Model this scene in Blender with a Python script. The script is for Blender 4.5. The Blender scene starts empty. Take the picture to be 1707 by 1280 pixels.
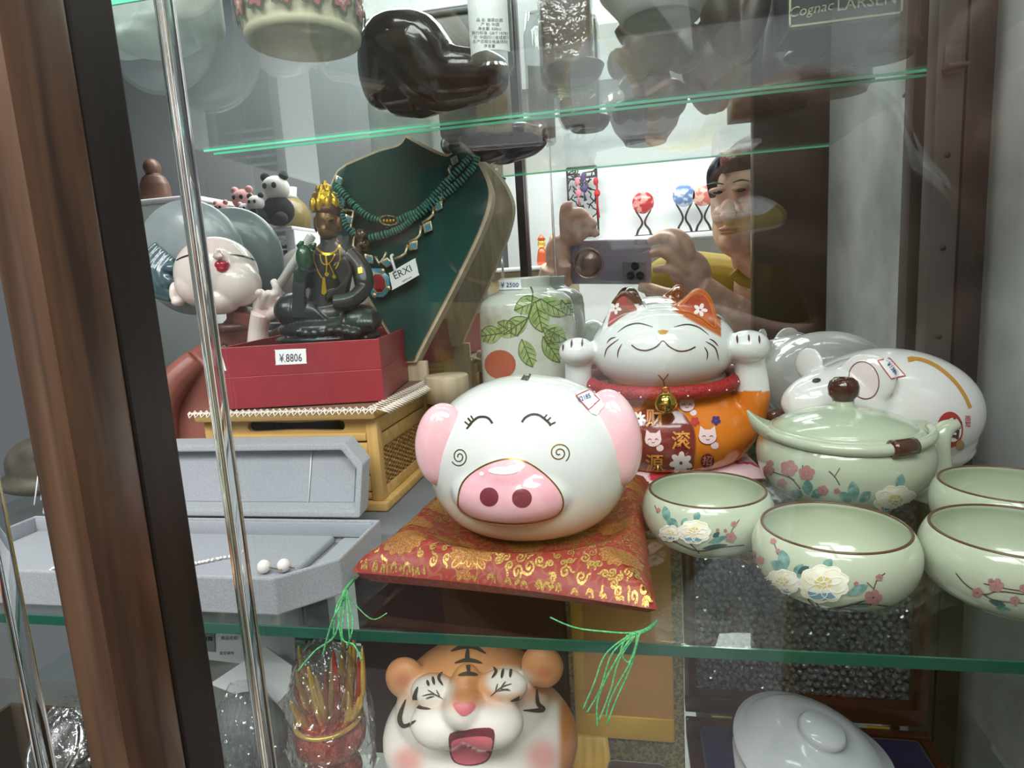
import bpy, bmesh, math, random
import numpy as np
from mathutils import Vector, Matrix
from mathutils.bvhtree import BVHTree
from mathutils.geometry import delaunay_2d_cdt

random.seed(7)
PI = math.pi
ZC = 1.30            # height of the phone lens above the shop floor
F = 1050.0           # focal length in pixels of a 1707-wide frame
CX, CY = 853.5, 640.0
MIR = 0.58           # distance of the mirror from the lens

def _n(v):
    v = np.array(v, float); return v / np.linalg.norm(v)
_Y = _n([197, -180, F]); _D = _n([400, 6562, F]); _D = _n(_D - _Y * np.dot(_D, _Y)); _Z = -_D; _X = np.cross(_Y, _Z)
R = np.array([_X, _Y, _Z])
def ray(px, py): return R @ np.array([px - CX, py - CY, F])
def P(px, py, D):
    d = ray(px, py); d = d * (D / d[1]); return Vector((d[0], d[1], d[2] + ZC))
def G(px, py, z):
    d = ray(px, py); d = d * ((z - ZC) / d[2]); return Vector((d[0], d[1], z))
def MP(px, py, D):
    """point of the shop whose mirror image lies in that direction at optical distance D"""
    p = P(px, py, D); return Vector((p.x, 2 * MIR - p.y, p.z))
def depth(p): return float((R.T @ np.array([p[0], p[1], p[2] - ZC]))[2])
def S(n, p): return n * depth(p) / F
CAM = Vector((0, 0, ZC))

scene = bpy.context.scene
COL = scene.collection
# ---------------------------------------------------------------- camera, light, exposure
cd = bpy.data.cameras.new('camera'); cam = bpy.data.objects.new('camera', cd); COL.objects.link(cam)
cd.sensor_width = 36; cd.sensor_fit = 'HORIZONTAL'; cd.lens = F / 1707 * 36; cd.clip_start = 0.002; cd.clip_end = 60
M3 = Matrix(((R[0][0], -R[0][1], -R[0][2]), (R[1][0], -R[1][1], -R[1][2]), (R[2][0], -R[2][1], -R[2][2])))
cam.matrix_world = Matrix.Translation(CAM) @ M3.to_4x4()
scene.camera = cam
w = bpy.data.worlds.new('world'); scene.world = w; w.use_nodes = True
w.node_tree.nodes['Background'].inputs[0].default_value = (0.8, 0.86, 0.9, 1); w.node_tree.nodes['Background'].inputs[1].default_value = 0.15
scene.view_settings.view_transform = 'Standard'; scene.view_settings.look = 'None'
scene.view_settings.exposure = 0.12; scene.view_settings.gamma = 1
scene.view_settings.use_curve_mapping = False
def area(name, loc, rot, sx, sy, power, col=(1, 1, 1)):
    l = bpy.data.lights.new(name, 'AREA'); l.shape = 'RECTANGLE'; l.size = sx; l.size_y = sy; l.energy = power; l.color = col
    o = bpy.data.objects.new(name, l); COL.objects.link(o); o.location = loc; o.rotation_euler = rot; return o
# the shop's ceiling panels, the strip in the roof of the cabinet, and the strip over the far display wall
area('ceiling_panel_light', (0.55, -0.75, 2.66), (0, 0, 0), 1.3, 0.7, 40, (1, 0.99, 0.97))
area('ceiling_panel_light', (-0.9, -0.9, 2.66), (0, 0, 0), 1.3, 0.7, 40, (1, 0.99, 0.97))
area('ceiling_panel_light', (-0.1, -1.7, 2.66), (0, 0, 0), 1.3, 0.7, 36, (1, 0.99, 0.97))
area('cabinet_strip_light', (-0.05, 0.30, 1.93), (0, 0, 0), 0.62, 0.05, 1.2, (0.97, 1.0, 0.98))
area('wall_wash_light', (0.5, -1.86, 2.11), (math.radians(-28), 0, 0), 2.2, 0.10, 8, (0.97, 1, 1))

# ---------------------------------------------------------------- materials
def mat(name, col, rough=0.5, metal=0.0, spec=0.5, coat=0.0, noise=None, bump=None, attr=False, sss=0, trans=0, emit=0, sheen=0, alpha=1, ior=1.45, wood=None):
    m = bpy.data.materials.get(name)
    if m: return m
    m = bpy.data.materials.new(name); m.use_nodes = True
    nt = m.node_tree; b = nt.nodes['Principled BSDF']; L = nt.links
    c = tuple(col) + (1,)
    b.inputs['Base Color'].default_value = c
    b.inputs['Roughness'].default_value = rough; b.inputs['Metallic'].default_value = metal
    b.inputs['Specular IOR Level'].default_value = spec; b.inputs['Coat Weight'].default_value = coat
    b.inputs['Coat Roughness'].default_value = 0.03; b.inputs['IOR'].default_value = ior
    b.inputs['Transmission Weight'].default_value = trans; b.inputs['Alpha'].default_value = alpha
    if sheen: b.inputs['Sheen Weight'].default_value = sheen; b.inputs['Sheen Roughness'].default_value = 0.4
    if sss: b.inputs['Subsurface Weight'].default_value = sss; b.inputs['Subsurface Radius'].default_value = (0.01, 0.01, 0.01); b.inputs['Subsurface Scale'].default_value = 0.5
    if emit: b.inputs['Emission Color'].default_value = c; b.inputs['Emission Strength'].default_value = emit
    src = None
    if attr:
        a = nt.nodes.new('ShaderNodeVertexColor'); a.layer_name = 'Col'; src = a.outputs['Color']
    tc = nt.nodes.new('ShaderNodeTexCoord')
    if noise:      # (scale, other colour, lo, hi)
        n = nt.nodes.new('ShaderNodeTexNoise'); n.inputs['Scale'].default_value = noise[0]; n.inputs['Detail'].default_value = 6
        L.new(tc.outputs['Object'], n.inputs['Vector'])
        r = nt.nodes.new('ShaderNodeMapRange'); r.inputs[1].default_value = noise[2]; r.inputs[2].default_value = noise[3]
        L.new(n.outputs['Fac'], r.inputs[0])
        mx = nt.nodes.new('ShaderNodeMix'); mx.data_type = 'RGBA'; L.new(r.outputs[0], mx.inputs[0])
        if src: L.new(src, mx.inputs[6])
        else: mx.inputs[6].default_value = c
        mx.inputs[7].default_value = tuple(noise[1]) + (1,); src = mx.outputs[2]
    if wood:       # (other colour, stretch axis, scale)
        mp = nt.nodes.new('ShaderNodeMapping'); s = [wood[2]] * 3; s[wood[1]] = wood[2] * 0.06; mp.inputs['Scale'].default_value = s
        L.new(tc.outputs['Object'], mp.inputs['Vector'])
        n = nt.nodes.new('ShaderNodeTexNoise'); n.inputs['Scale'].default_value = 1; n.inputs['Detail'].default_value = 8; n.inputs['Distortion'].default_value = 0.6
        L.new(mp.outputs[0], n.inputs['Vector'])
        r = nt.nodes.new('ShaderNodeMapRange'); r.inputs[1].default_value = 0.35; r.inputs[2].default_value = 0.68; L.new(n.outputs['Fac'], r.inputs[0])
        mx = nt.nodes.new('ShaderNodeMix'); mx.data_type = 'RGBA'; L.new(r.outputs[0], mx.inputs[0])
        mx.inputs[6].default_value = c; mx.inputs[7].default_value = tuple(wood[0]) + (1,); src = mx.outputs[2]
    if src: L.new(src, b.inputs['Base Color'])
    if bump:       # (scale, strength)
        n = nt.nodes.new('ShaderNodeTexNoise'); n.inputs['Scale'].default_value = bump[0]; n.inputs['Detail'].default_value = 3
        L.new(tc.outputs['Object'], n.inputs['Vector'])
        bp = nt.nodes.new('ShaderNodeBump'); bp.inputs['Strength'].default_value = bump[1]; bp.inputs['Distance'].default_value = 0.001
        L.new(n.outputs['Fac'], bp.inputs['Height']); L.new(bp.outputs[0], b.inputs['Normal'])
    return m

def clear_mat(name, tint=(1, 1, 1), f0=0.04, rough=0.0, gtint=(1, 1, 1), bump=None, haze=0.0, graze=1.0):
    """thin clear glass or film: transparent, with a mirror gloss that grows at grazing angles"""
    m = bpy.data.materials.get(name)
    if m: return m
    m = bpy.data.materials.new(name); m.use_nodes = True; nt = m.node_tree; L = nt.links
    for n in list(nt.nodes): nt.nodes.remove(n)
    out = nt.nodes.new('ShaderNodeOutputMaterial'); t = nt.nodes.new('ShaderNodeBsdfTransparent'); t.inputs[0].default_value = tuple(tint) + (1,)
    g = nt.nodes.new('ShaderNodeBsdfGlossy'); g.inputs['Roughness'].default_value = rough; g.inputs['Color'].default_value = tuple(gtint) + (1,)
    lw = nt.nodes.new('ShaderNodeLayerWeight'); lw.inputs[0].default_value = 0.5
    pw = nt.nodes.new('ShaderNodeMath'); pw.operation = 'POWER'; pw.inputs[1].default_value = 5
    ma = nt.nodes.new('ShaderNodeMath'); ma.operation = 'MULTIPLY_ADD'; ma.inputs[1].default_value = (1 - f0) * graze; ma.inputs[2].default_value = f0
    mx = nt.nodes.new('ShaderNodeMixShader')
    L.new(lw.outputs['Facing'], pw.inputs[0]); L.new(pw.outputs[0], ma.inputs[0]); L.new(ma.outputs[0], mx.inputs[0])
    L.new(t.outputs[0], mx.inputs[1]); L.new(g.outputs[0], mx.inputs[2])
    last = mx
    if haze:
        d = nt.nodes.new('ShaderNodeBsdfDiffuse'); d.inputs[0].default_value = (0.8, 0.82, 0.82, 1)
        m2 = nt.nodes.new('ShaderNodeMixShader'); m2.inputs[0].default_value = haze
        L.new(mx.outputs[0], m2.inputs[1]); L.new(d.outputs[0], m2.inputs[2]); last = m2
    L.new(last.outputs[0], out.inputs[0])
    if bump:
        tc = nt.nodes.new('ShaderNodeTexCoord')
        n = nt.nodes.new('ShaderNodeTexNoise'); n.inputs['Scale'].default_value = bump[0]; n.inputs['Detail'].default_value = 2
        L.new(tc.outputs['Object'], n.inputs['Vector'])
        bp = nt.nodes.new('ShaderNodeBump'); bp.inputs['Strength'].default_value = bump[1]; bp.inputs['Distance'].default_value = bump[2] if len(bump) > 2 else 0.002
        L.new(n.outputs['Fac'], bp.inputs['Height']); L.new(bp.outputs[0], g.inputs['Normal']); L.new(bp.outputs[0], lw.inputs['Normal'])
    return m

def srgb(r, g, b):
    f = lambda v: (v / 255 / 12.92) if v / 255 <= 0.04045 else ((v / 255 + 0.055) / 1.055) ** 2.4
    return (f(r), f(g), f(b))

# ---------------------------------------------------------------- mesh helpers
def tag(o, label=None, cat=None, group=None, kind=None):
    if label: o['label'] = label
    if cat: o['category'] = cat
    if group: o['group'] = group
    if kind: o['kind'] = kind
    return o
def empty(name, loc, label=None, cat=None, group=None):
    o = bpy.data.objects.new(name, None); COL.objects.link(o); o.location = loc; o.empty_display_size = 0.01
    return tag(o, label, cat, group)
def link(name, me, m, parent=None, label=None, smooth=True):
    o = bpy.data.objects.new(name, me); COL.objects.link(o)
    if m:
        for x in (m if isinstance(m, (list, tuple)) else [m]): me.materials.append(x)
    if smooth: me.polygons.foreach_set('use_smooth', [True] * len(me.polygons))
    if parent:
        o.parent = parent
        o.matrix_parent_inverse = Matrix.Translation(wl(parent)).inverted()
    if label: o['label'] = label
    return o
def wl(o):
    v = Vector(o.location)
    if o.parent: v = Vector(o.location)
    return v if o.type == 'EMPTY' else Vector((0, 0, 0))
class B:
    """collects shapes, in world coordinates, into one mesh"""
    def __init__(s): s.v = []; s.f = []
    def add(s, v, f):
        n = len(s.v); s.v += [tuple(x) for x in v]; s.f += [tuple(i + n for i in q) for q in f]; return s
    def build(s, name, m, parent=None, label=None, smooth=True, sharp=None):
        me = bpy.data.meshes.new(name); me.from_pydata(s.v, [], s.f); me.validate()
        bm = bmesh.new(); bm.from_mesh(me); bmesh.ops.recalc_face_normals(bm, faces=bm.faces); bm.to_mesh(me); bm.free()
        o = link(name, me, m, parent, label, smooth)
        if sharp is not None and smooth:
            me.set_sharp_from_angle(angle=math.radians(sharp))
        return o
    def lathe(s, prof, c, seg=48, ax=None, sx=1, sy=1, rot=0):
        """prof: (r, z) from c upward; ax: axis direction"""
        n = len(s.v); c = Vector(c); q = Vector((0, 0, 1)).rotation_difference(Vector(ax)) if ax is not None else None
        for r, z in prof:
            for k in range(seg):
                a = 2 * PI * k / seg + rot; p = Vector((r * math.cos(a) * sx, r * math.sin(a) * sy, z))
                if q: p = q @ p
                s.v.append(tuple(p + c))
        for i in range(len(prof) - 1):
            for k in range(seg):
                a = n + i * seg + k; b = n + i * seg + (k + 1) % seg
                s.f.append((a, b, b + seg, a + seg))
        if prof[0][0] > 1e-6: s.f.append(tuple(n + k for k in range(seg))[::-1])
        if prof[-1][0] > 1e-6: s.f.append(tuple(n + (len(prof) - 1) * seg + k for k in range(seg)))
        return s
    def ell(s, c, r, seg=24, rings=14, rot=None):
        c = Vector(c); n = len(s.v)
        for i in range(1, rings):
            t = PI * i / rings
            for k in range(seg):
                a = 2 * PI * k / seg
                p = Vector((r[0] * math.sin(t) * math.cos(a), r[1] * math.sin(t) * math.sin(a), -r[2] * math.cos(t)))
                if rot: p = rot @ p
                s.v.append(tuple(p + c))
        for i in range(rings - 2):
            for k in range(seg):
                a = n + i * seg + k; b = n + i * seg + (k + 1) % seg; s.f.append((a, b, b + seg, a + seg))
        lo = Vector((0, 0, -r[2])); hi = Vector((0, 0, r[2]))
        if rot: lo = rot @ lo; hi = rot @ hi
        s.v.append(tuple(lo + c)); s.v.append(tuple(hi + c)); m = len(s.v)
        for k in range(seg):
            s.f.append((n + (k + 1) % seg, n + k, m - 2)); e = n + (rings - 2) * seg; s.f.append((e + k, e + (k + 1) % seg, m - 1))
        return s
    def tube(s, pts, r, seg=8, closed=False, flat=None, up=None):
        pts = [Vector(p) for p in pts]; N = len(pts); n = len(s.v)
        rs = r if isinstance(r, (list, tuple)) else [r] * N
        if len(rs) != N: rs = [float(np.interp(i / (N - 1), np.linspace(0, 1, len(rs)), rs)) for i in range(N)]
        prev = None
        for i, p in enumerate(pts):
            if closed: t = pts[(i + 1) % N] - pts[i - 1]
            else: t = pts[min(i + 1, N - 1)] - pts[max(i - 1, 0)]
            t = t.normalized() if t.length > 1e-9 else Vector((0, 0, 1))
            if prev is None:
                a = Vector(up) if up else (Vector((0, 0, 1)) if abs(t.z) < 0.9 else Vector((1, 0, 0)))
            else: a = prev
            u = (a - t * a.dot(t)).normalized(); v = t.cross(u); prev = u
            for k in range(seg):
                an = 2 * PI * k / seg
                s.v.append(tuple(p + u * math.cos(an) * rs[i] * (flat or 1) + v * math.sin(an) * rs[i]))
        for i in range(N if closed else N - 1):
            j = (i + 1) % N
            for k in range(seg):
                s.f.append((n + i * seg + k, n + i * seg + (k + 1) % seg, n + j * seg + (k + 1) % seg, n + j * seg + k))
        if not closed:
            s.f.append(tuple(n + k for k in range(seg))[::-1]); s.f.append(tuple(n + (N - 1) * seg + k for k in range(seg)))
        return s
    def box(s, c, d, bev=0, rot=None, segs=2):
        bm = bmesh.new(); bmesh.ops.create_cube(bm, size=1); c = Vector(c)
        for v in bm.verts: v.co = Vector((v.co.x * d[0], v.co.y * d[1], v.co.z * d[2]))
        if bev: bmesh.ops.bevel(bm, geom=bm.edges[:], offset=bev, segments=segs, profile=0.5, affect='EDGES')
        bm.verts.index_update()
        s.add([((rot @ v.co) if rot else v.co) + c for v in bm.verts], [[v.index for v in f.verts] for f in bm.faces]); bm.free(); return s
    def prism(s, loop, off, bev=0):
        """loop of world points, extruded by the vector off"""
        n = len(loop); off = Vector(off)
        bm = bmesh.new(); vs = [bm.verts.new(Vector(p)) for p in loop]; f = bm.faces.new(vs)
        e = bmesh.ops.extrude_face_region(bm, geom=[f]); nv = [x for x in e['geom'] if isinstance(x, bmesh.types.BMVert)]
        for v in nv: v.co += off
        if bev:
            ed = [x for x in bm.edges if len(x.link_faces) == 2 and x.calc_face_angle(0) > 0.7]
            bmesh.ops.bevel(bm, geom=ed, offset=bev, segments=2, profile=0.5, affect='EDGES')
        bmesh.ops.recalc_face_normals(bm, faces=bm.faces)
        bmesh.ops.triangulate(bm, faces=[x for x in bm.faces if len(x.verts) > 4])
        bm.verts.index_update()
        s.add([v.co for v in bm.verts], [[v.index for v in q.verts] for q in bm.faces]); bm.free(); return s

def blob(b, name, m, parent=None, voxel=0.001, smooth=8, label=None, paint=None, fac=0.5):
    """melts the collected overlapping shapes into one continuous skin"""
    me = bpy.data.meshes.new('t'); me.from_pydata(b.v, [], b.f)
    o = bpy.data.objects.new('t', me); COL.objects.link(o)
    r = o.modifiers.new('r', 'REMESH'); r.mode = 'VOXEL'; r.voxel_size = voxel; r.use_smooth_shade = True
    if smooth:
        k = o.modifiers.new('s', 'SMOOTH'); k.iterations = smooth; k.factor = fac
    dg = bpy.context.evaluated_depsgraph_get(); dg.update()
    me2 = bpy.data.meshes.new_from_object(o.evaluated_get(dg)); me2.name = name
    bpy.data.objects.remove(o); bpy.data.meshes.remove(me)
    if paint: paint_mesh(me2, paint)
    return link(name, me2, m, parent, label)
def paint_mesh(me, fn):
    n = len(me.vertices); co = np.empty(n * 3); me.vertices.foreach_get('co', co); co = co.reshape(-1, 3)
    col = np.ones((n, 4)); col[:, :3] = fn(co)
    a = me.color_attributes.new('Col', 'FLOAT_COLOR', 'POINT'); a.data.foreach_set('color', col.ravel())
def sstep(a, b, x): t = np.clip((x - a) / (b - a), 0, 1); return t * t * (3 - 2 * t)
def mixc(a, b, t): return np.asarray(a)[None, :] * (1 - t[:, None]) + np.asarray(b)[None, :] * t[:, None] if np.ndim(a) == 1 else a * (1 - t[:, None]) + np.asarray(b)[None, :] * t[:, None]
def pix(co):
    """direction of world points, as picture coordinates (for measuring paint edges)"""
    q = (co - np.array([0, 0, ZC])) @ R; return CX + q[:, 0] / q[:, 2] * F, CY + q[:, 1] / q[:, 2] * F

def tree(*objs):
    vs = []; fs = []
    for o in objs:
        me = o.data; mw = o.matrix_basis if not o.parent else (Matrix.Identity(4))
        n = len(vs); vs += [v.co[:] for v in me.vertices]; fs += [tuple(i + n for i in p.vertices) for p in me.polygons]
    return BVHTree.FromPolygons(vs, fs)
def hit(bv, px, py, off=0.0002):
    d = Vector(ray(px, py)).normalized(); h = bv.ray_cast(CAM, d)
    if h[0] is None: return None
    nn = h[1]
    if nn.dot(d) > 0: nn = -nn
    return h[0] + nn * off
class Paint:
    """thin painted or printed marks that follow the surface they lie on"""
    def __init__(s, bv, off=0.0002): s.bv = bv; s.off = off; s.b = B()
    def h(s, x, y): return hit(s.bv, x, y, s.off)
    def poly(s, pts, step=4.0):
        pts = [Vector(p[:2]) for p in pts]; N = len(pts)
        dense = []
        for i in range(N):
            a, c = pts[i], pts[(i + 1) % N]; k = max(1, int((c - a).length / step))
            for j in range(k): dense.append(a.lerp(c, j / k))
        n0 = len(dense); x0 = min(p.x for p in dense); x1 = max(p.x for p in dense); y0 = min(p.y for p in dense); y1 = max(p.y for p in dense)
        ins = []
        y = y0 + step / 2
        while y < y1:
            x = x0 + step / 2
            while x < x1:
                ins.append(Vector((x, y))); x += step
            y += step
        allp = dense + ins
        vo, _, fo, *_r = delaunay_2d_cdt(allp, [], [list(range(n0))], 1, 1e-4)
        idx = {}; nv = []; nf = []
        for f in fo:
            ok = []
            for i in f:
                if i not in idx:
                    h = s.h(vo[i].x, vo[i].y); idx[i] = None if h is None else len(nv)
                    if h is not None: nv.append(h)
                ok.append(idx[i])
            if None in ok: continue
            if max((nv[ok[a]] - nv[ok[a - 1]]).length for a in range(len(ok))) < 0.02: nf.append(ok)
        if nf: s.b.add(nv, nf)
        return s
    def line(s, pts, wd=2.0, taper=False, step=3.0):
        pts = [Vector(p[:2]) for p in pts]; d = []
        for i in range(len(pts) - 1):
            k = max(1, int((pts[i + 1] - pts[i]).length / step))
            for j in range(k): d.append(pts[i].lerp(pts[i + 1], j / k))
        d.append(pts[-1]); N = len(d); row = []
        for i, p in enumerate(d):
            t = d[min(i + 1, N - 1)] - d[max(i - 1, 0)]; t.normalize() if t.length else None
            nn = Vector((-t.y, t.x)); u = i / (N - 1) if N > 1 else 0.5
            hw = wd / 2 * (1 if not taper else max(0.2, math.sin(PI * u) ** 0.6))
            a = s.h(*(p + nn * hw)); c = s.h(*(p - nn * hw)); row.append((a, c))
        for i in range(N - 1):
            q = (row[i][0], row[i][1], row[i + 1][1], row[i + 1][0])
            if None in q or (q[0] - q[2]).length > 0.02: continue
            s.b.add(q, [(0, 1, 2, 3)])
        return s
    def dot(s, x, y, rx, ry=None, n=16, rot=0, step=4):
        ry = ry or rx; c, sn = math.cos(rot), math.sin(rot)
        return s.poly([(x + rx * math.cos(2 * PI * k / n) * c - ry * math.sin(2 * PI * k / n) * sn, y + rx * math.cos(2 * PI * k / n) * sn + ry * math.sin(2 * PI * k / n) * c) for k in range(n)], step)
    def text(s, txt, x, y, h, rot=0, sx=1, bold=0.0, skew=0):
        v, f = text_mesh(txt, bold); 
        if not v: return s
        c, sn = math.cos(rot), math.sin(rot); nv = []
        for p in v:
            u, w_ = (p[0] * sx + skew * p[1]) * h, -p[1] * h; q = s.h(x + u * c - w_ * sn, y + u * sn + w_ * c); nv.append(q)
        s.b.add([q or Vector((0, 0, 0)) for q in nv], [t for t in f if all(nv[i] is not None for i in t)])
        return s
    def build(s, name, m, parent, label=None): return s.b.build(name, m, parent, label, smooth=True)
class TopPaint(Paint):
    """the same, laid on from straight above; x and y in millimetres"""
    def h(s, x, y):
        r = s.bv.ray_cast(Vector((x / 1000, y / 1000, ZC)), Vector((0, 0, -1)))
        return None if r[0] is None or r[0].z < ZM + .002 else r[0] + Vector((0, 0, s.off))
_tc = {}
def text_mesh(txt, bold=0.0):
    k = (txt, bold)
    if k in _tc: return _tc[k]
    cu = bpy.data.curves.new('t', 'FONT'); cu.body = txt; cu.align_x = 'CENTER'; cu.align_y = 'CENTER'; cu.resolution_u = 2; cu.offset = bold
    o = bpy.data.objects.new('t', cu); COL.objects.link(o); dg = bpy.context.evaluated_depsgraph_get(); dg.update()
    me = bpy.data.meshes.new_from_object(o.evaluated_get(dg))
    v = [tuple(x.co) for x in me.vertices]; f = [tuple(p.vertices) for p in me.polygons]
    bpy.data.objects.remove(o); bpy.data.curves.remove(cu); bpy.data.meshes.remove(me); _tc[k] = (v, f); return v, f
def flat_text(txt, c, ux, uy, h, bold=0.0, off=None):
    """text mesh on a plane: c centre, ux/uy unit vectors"""
    v, f = text_mesh(txt, bold); b = B(); c = Vector(c)
    b.add([c + Vector(ux) * p[0] * h + Vector(uy) * p[1] * h for p in v], f); return b
def catmull(pts, n=8, closed=False):
    pts = [Vector(p) for p in pts]; N = len(pts); out = []
    for i in range(N if closed else N - 1):
        p1, p2 = pts[i], pts[(i + 1) % N]
        p0 = pts[i - 1] if (i > 0 or closed) else p1; p3 = pts[(i + 2) % N] if (i + 2 < N or closed) else p2
        for k in range(n):
            t = k / n; out.append(0.5 * ((2 * p1) + (p2 - p0) * t + (2 * p0 - 5 * p1 + 4 * p2 - p3) * t * t + (3 * p1 - p0 - 3 * p2 + p3) * t ** 3))
    if not closed: out.append(pts[-1])
    return out
def c2(pts, n=6, closed=False): return [(p.x, p.y) for p in catmull([Vector((a, b, 0)) for a, b in pts], n, closed)]
def copy_tree(o, parent=None):
    c = o.copy(); COL.objects.link(c)
    if parent: c.parent = parent
    for ch in list(o.children): copy_tree(ch, c)
    return c
def plane_hit(px, py, p0, n):
    d = Vector(ray(px, py)); p0 = Vector(p0); n = Vector(n); t = (p0 - CAM).dot(n) / d.dot(n); return CAM + d * t
ZM, ZU, ZL = ZC - 0.156, ZC + 0.141, ZC - 0.37     # tops of the middle and lower shelf, underside of the upper shelf
# ================================================================ the cabinet and the shop
GLASS = clear_mat('glass_pane', (0.98, 0.99, 0.985), 0.04)
SHELF = clear_mat('shelf_glass', (0.93, 0.97, 0.955), 0.035, graze=0.6)
EDGE_D = mat('glass_edge_green', srgb(28, 82, 66), 0.08, coat=0.3)
EDGE_LIT = mat('glass_edge_lit_green', srgb(120, 250, 200), 0.25, trans=0.0)  # light glowing in the glass edge, put into a brighter green
CLEARG = mat('thick_clear_glass', (0.93, 0.96, 0.96), 0.02, trans=1.0, ior=1.5)
WOODD = mat('dark_red_wood', srgb(92, 66, 48), 0.34, coat=0.12, wood=(srgb(56, 39, 30), 2, 150))
WOODB = mat('blackish_wood', srgb(40, 30, 26), 0.45, wood=(srgb(26, 20, 18), 2, 90))
METAL = mat('brown_anodised_rail', srgb(76, 71, 70), 0.42, metal=0.3)
METALD = mat('dark_rail', srgb(38, 34, 34), 0.4, metal=0.1)
def struct(name, b, m, parent=None, smooth=False, sharp=None):
    o = b.build(name, m, parent, smooth=smooth, sharp=sharp); o['kind'] = 'structure'; return o
MIRM = bpy.data.materials.new('mirror_silver'); MIRM.use_nodes = True
_b = MIRM.node_tree.nodes['Principled BSDF']; _b.inputs['Base Color'].default_value = (0.86, 0.88, 0.87, 1); _b.inputs['Metallic'].default_value = 1; _b.inputs['Roughness'].default_value = 0.0
mx0, mx1 = -0.62, 0.262
o = B().box(((mx0 + mx1) / 2, MIR + 0.002, 1.3), (mx1 - mx0, 0.004, 1.3)).build('mirror_panel', MIRM, smooth=False)
tag(o, 'tall mirror lining the back of the display cabinet behind the shelves', 'mirror', kind='structure')
struct('wall_back', B().box((-0.17, MIR + 0.014, 1.3), (0.90, 0.018, 1.5)), WOODB)
# middle shelf
def shelf(name, x0, x1, y0, y1, ztop, th, edge_front, edge_back, label):
    e = empty(name, ((x0 + x1) / 2, (y0 + y1) / 2, ztop - th), label, 'shelf')
    B().box(((x0 + x1) / 2, (y0 + y1) / 2, ztop - th / 2), (x1 - x0, y1 - y0 - 0.002, th)).build('glass_sheet', SHELF, e, smooth=False)
    B().box(((x0 + x1) / 2, y0 + 0.0005, ztop - th / 2), (x1 - x0, 0.0012, th)).build('front_edge', edge_front, e, smooth=False)
    B().box(((x0 + x1) / 2, y1 - 0.0005, ztop - th / 2), (x1 - x0, 0.0012, th)).build('back_edge', edge_back, e, smooth=False)
    return e
shelf('glass_shelf', -0.62, 0.262, 0.2535, 0.573, ZM, 0.0050, EDGE_D, EDGE_D, 'middle glass shelf with dark green edge carrying the pig bank and the bowls')
shelf('glass_shelf', -0.40, 0.245, 0.287, 0.573, ZU + 0.0035, 0.0020, EDGE_LIT, EDGE_LIT, 'upper glass shelf with edge coloured bright green as if lit, seen from below')
shelf('glass_shelf', -0.62, 0.262, 0.22, 0.573, ZL, 0.006, EDGE_D, EDGE_D, 'lowest glass shelf under the tiger figurine and the open cases')
# front posts
def post(name, x0, x1, y0, y1, label):
    b = B().box(((x0 + x1) / 2, (y0 + y1) / 2, 1.2), (x1 - x0, y1 - y0, 1.7), 0.0025)
    o = b.build(name, WOODD, None, smooth=True, sharp=40); tag(o, label, 'post'); return o
post('wooden_post', -0.169, -0.154, 0.145, 0.168, 'brown wooden front post of the cabinet, left of the pig and the necklaces').data.materials[0] = WOODD
b = B().box((-0.1605, 0.177, 1.2), (0.012, 0.018, 1.7), 0.001); struct('trim_1', b, WOODB)
b = B().box((0.247, 0.15, 1.2), (0.135, 0.028, 1.7), 0.003); struct('trim_2', b, WOODB, smooth=True, sharp=40)
# glass doors
def pane(name, x0, x1, y, label):
    e = empty(name, ((x0 + x1) / 2, y, 0.4), label, 'glass door')
    B().box(((x0 + x1) / 2, y, 1.2), (x1 - x0 - 0.006, 0.004, 1.7)).build('pane', GLASS, e, smooth=False)
    return e
e = pane('glass_door', -0.1165, 0.18, 0.157, 'clear glass door with a thick polished edge, in front of the pig bank')
B().box((-0.1155, 0.157, 1.2), (0.0032, 0.0052, 1.7), 0.0008, segs=3).build('polished_edge', CLEARG, e, smooth=True)
e = pane('glass_door', -0.62, -0.1995, 0.157, 'clear glass door beyond the wooden post, with a thick polished edge')
B().box((-0.1995, 0.157, 1.2), (0.0032, 0.0052, 1.7), 0.0008, segs=3).build('polished_edge', CLEARG, e, smooth=True)
# right-hand side: frosted side glass, perforated rail
SIDE = mat('pale_side_panel', srgb(206, 210, 208), 0.12, noise=(9, srgb(150, 154, 154), 0.35, 0.7))
struct('wall_right', B().box((0.281, 0.3745, 1.2), (0.006, 0.405, 1.7)), SIDE)
r = empty('shelf_rail', (0.238, 0.555, 0.4), 'brown metal upright rail with round peg holes, against the mirror', 'rail')
b = B().box((0.2385, 0.5605, 1.2), (0.019, 0.018, 1.7), 0.0008); b.build('upright', METAL, r, smooth=True, sharp=30)
B().box((0.258, 0.561, 1.2), (0.018, 0.022, 1.7), 0.001).build('side_channel', METALD, r, smooth=True, sharp=30)
hb = []
for k in range(12):
    z = P(1582, 258, 0.551).z + (k - 5) * 0.069
    h = B().lathe([(0, 0), (0.0016, 0), (0.0022, 0.0003), (0.0022, 0.0006), (0, 0.0006)], (0.2385, 0.5513, z), 12, ax=(0, -1, 0)).build('peg_hole', mat('hole_black', (0.005, 0.005, 0.005), 0.6), r)
cl = empty('shelf_clip', (0.2385, 0.545, ZU), 'small metal clip holding the upper shelf on the rail', 'clip')
B().box((0.2385, 0.545, ZU - 0.004), (0.014, 0.012, 0.003), 0.0008).build('tongue', METAL, cl)
B().box((0.2385, 0.5495, ZU + 0.002), (0.012, 0.003, 0.02), 0.001).build('plate', METAL, cl)
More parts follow.
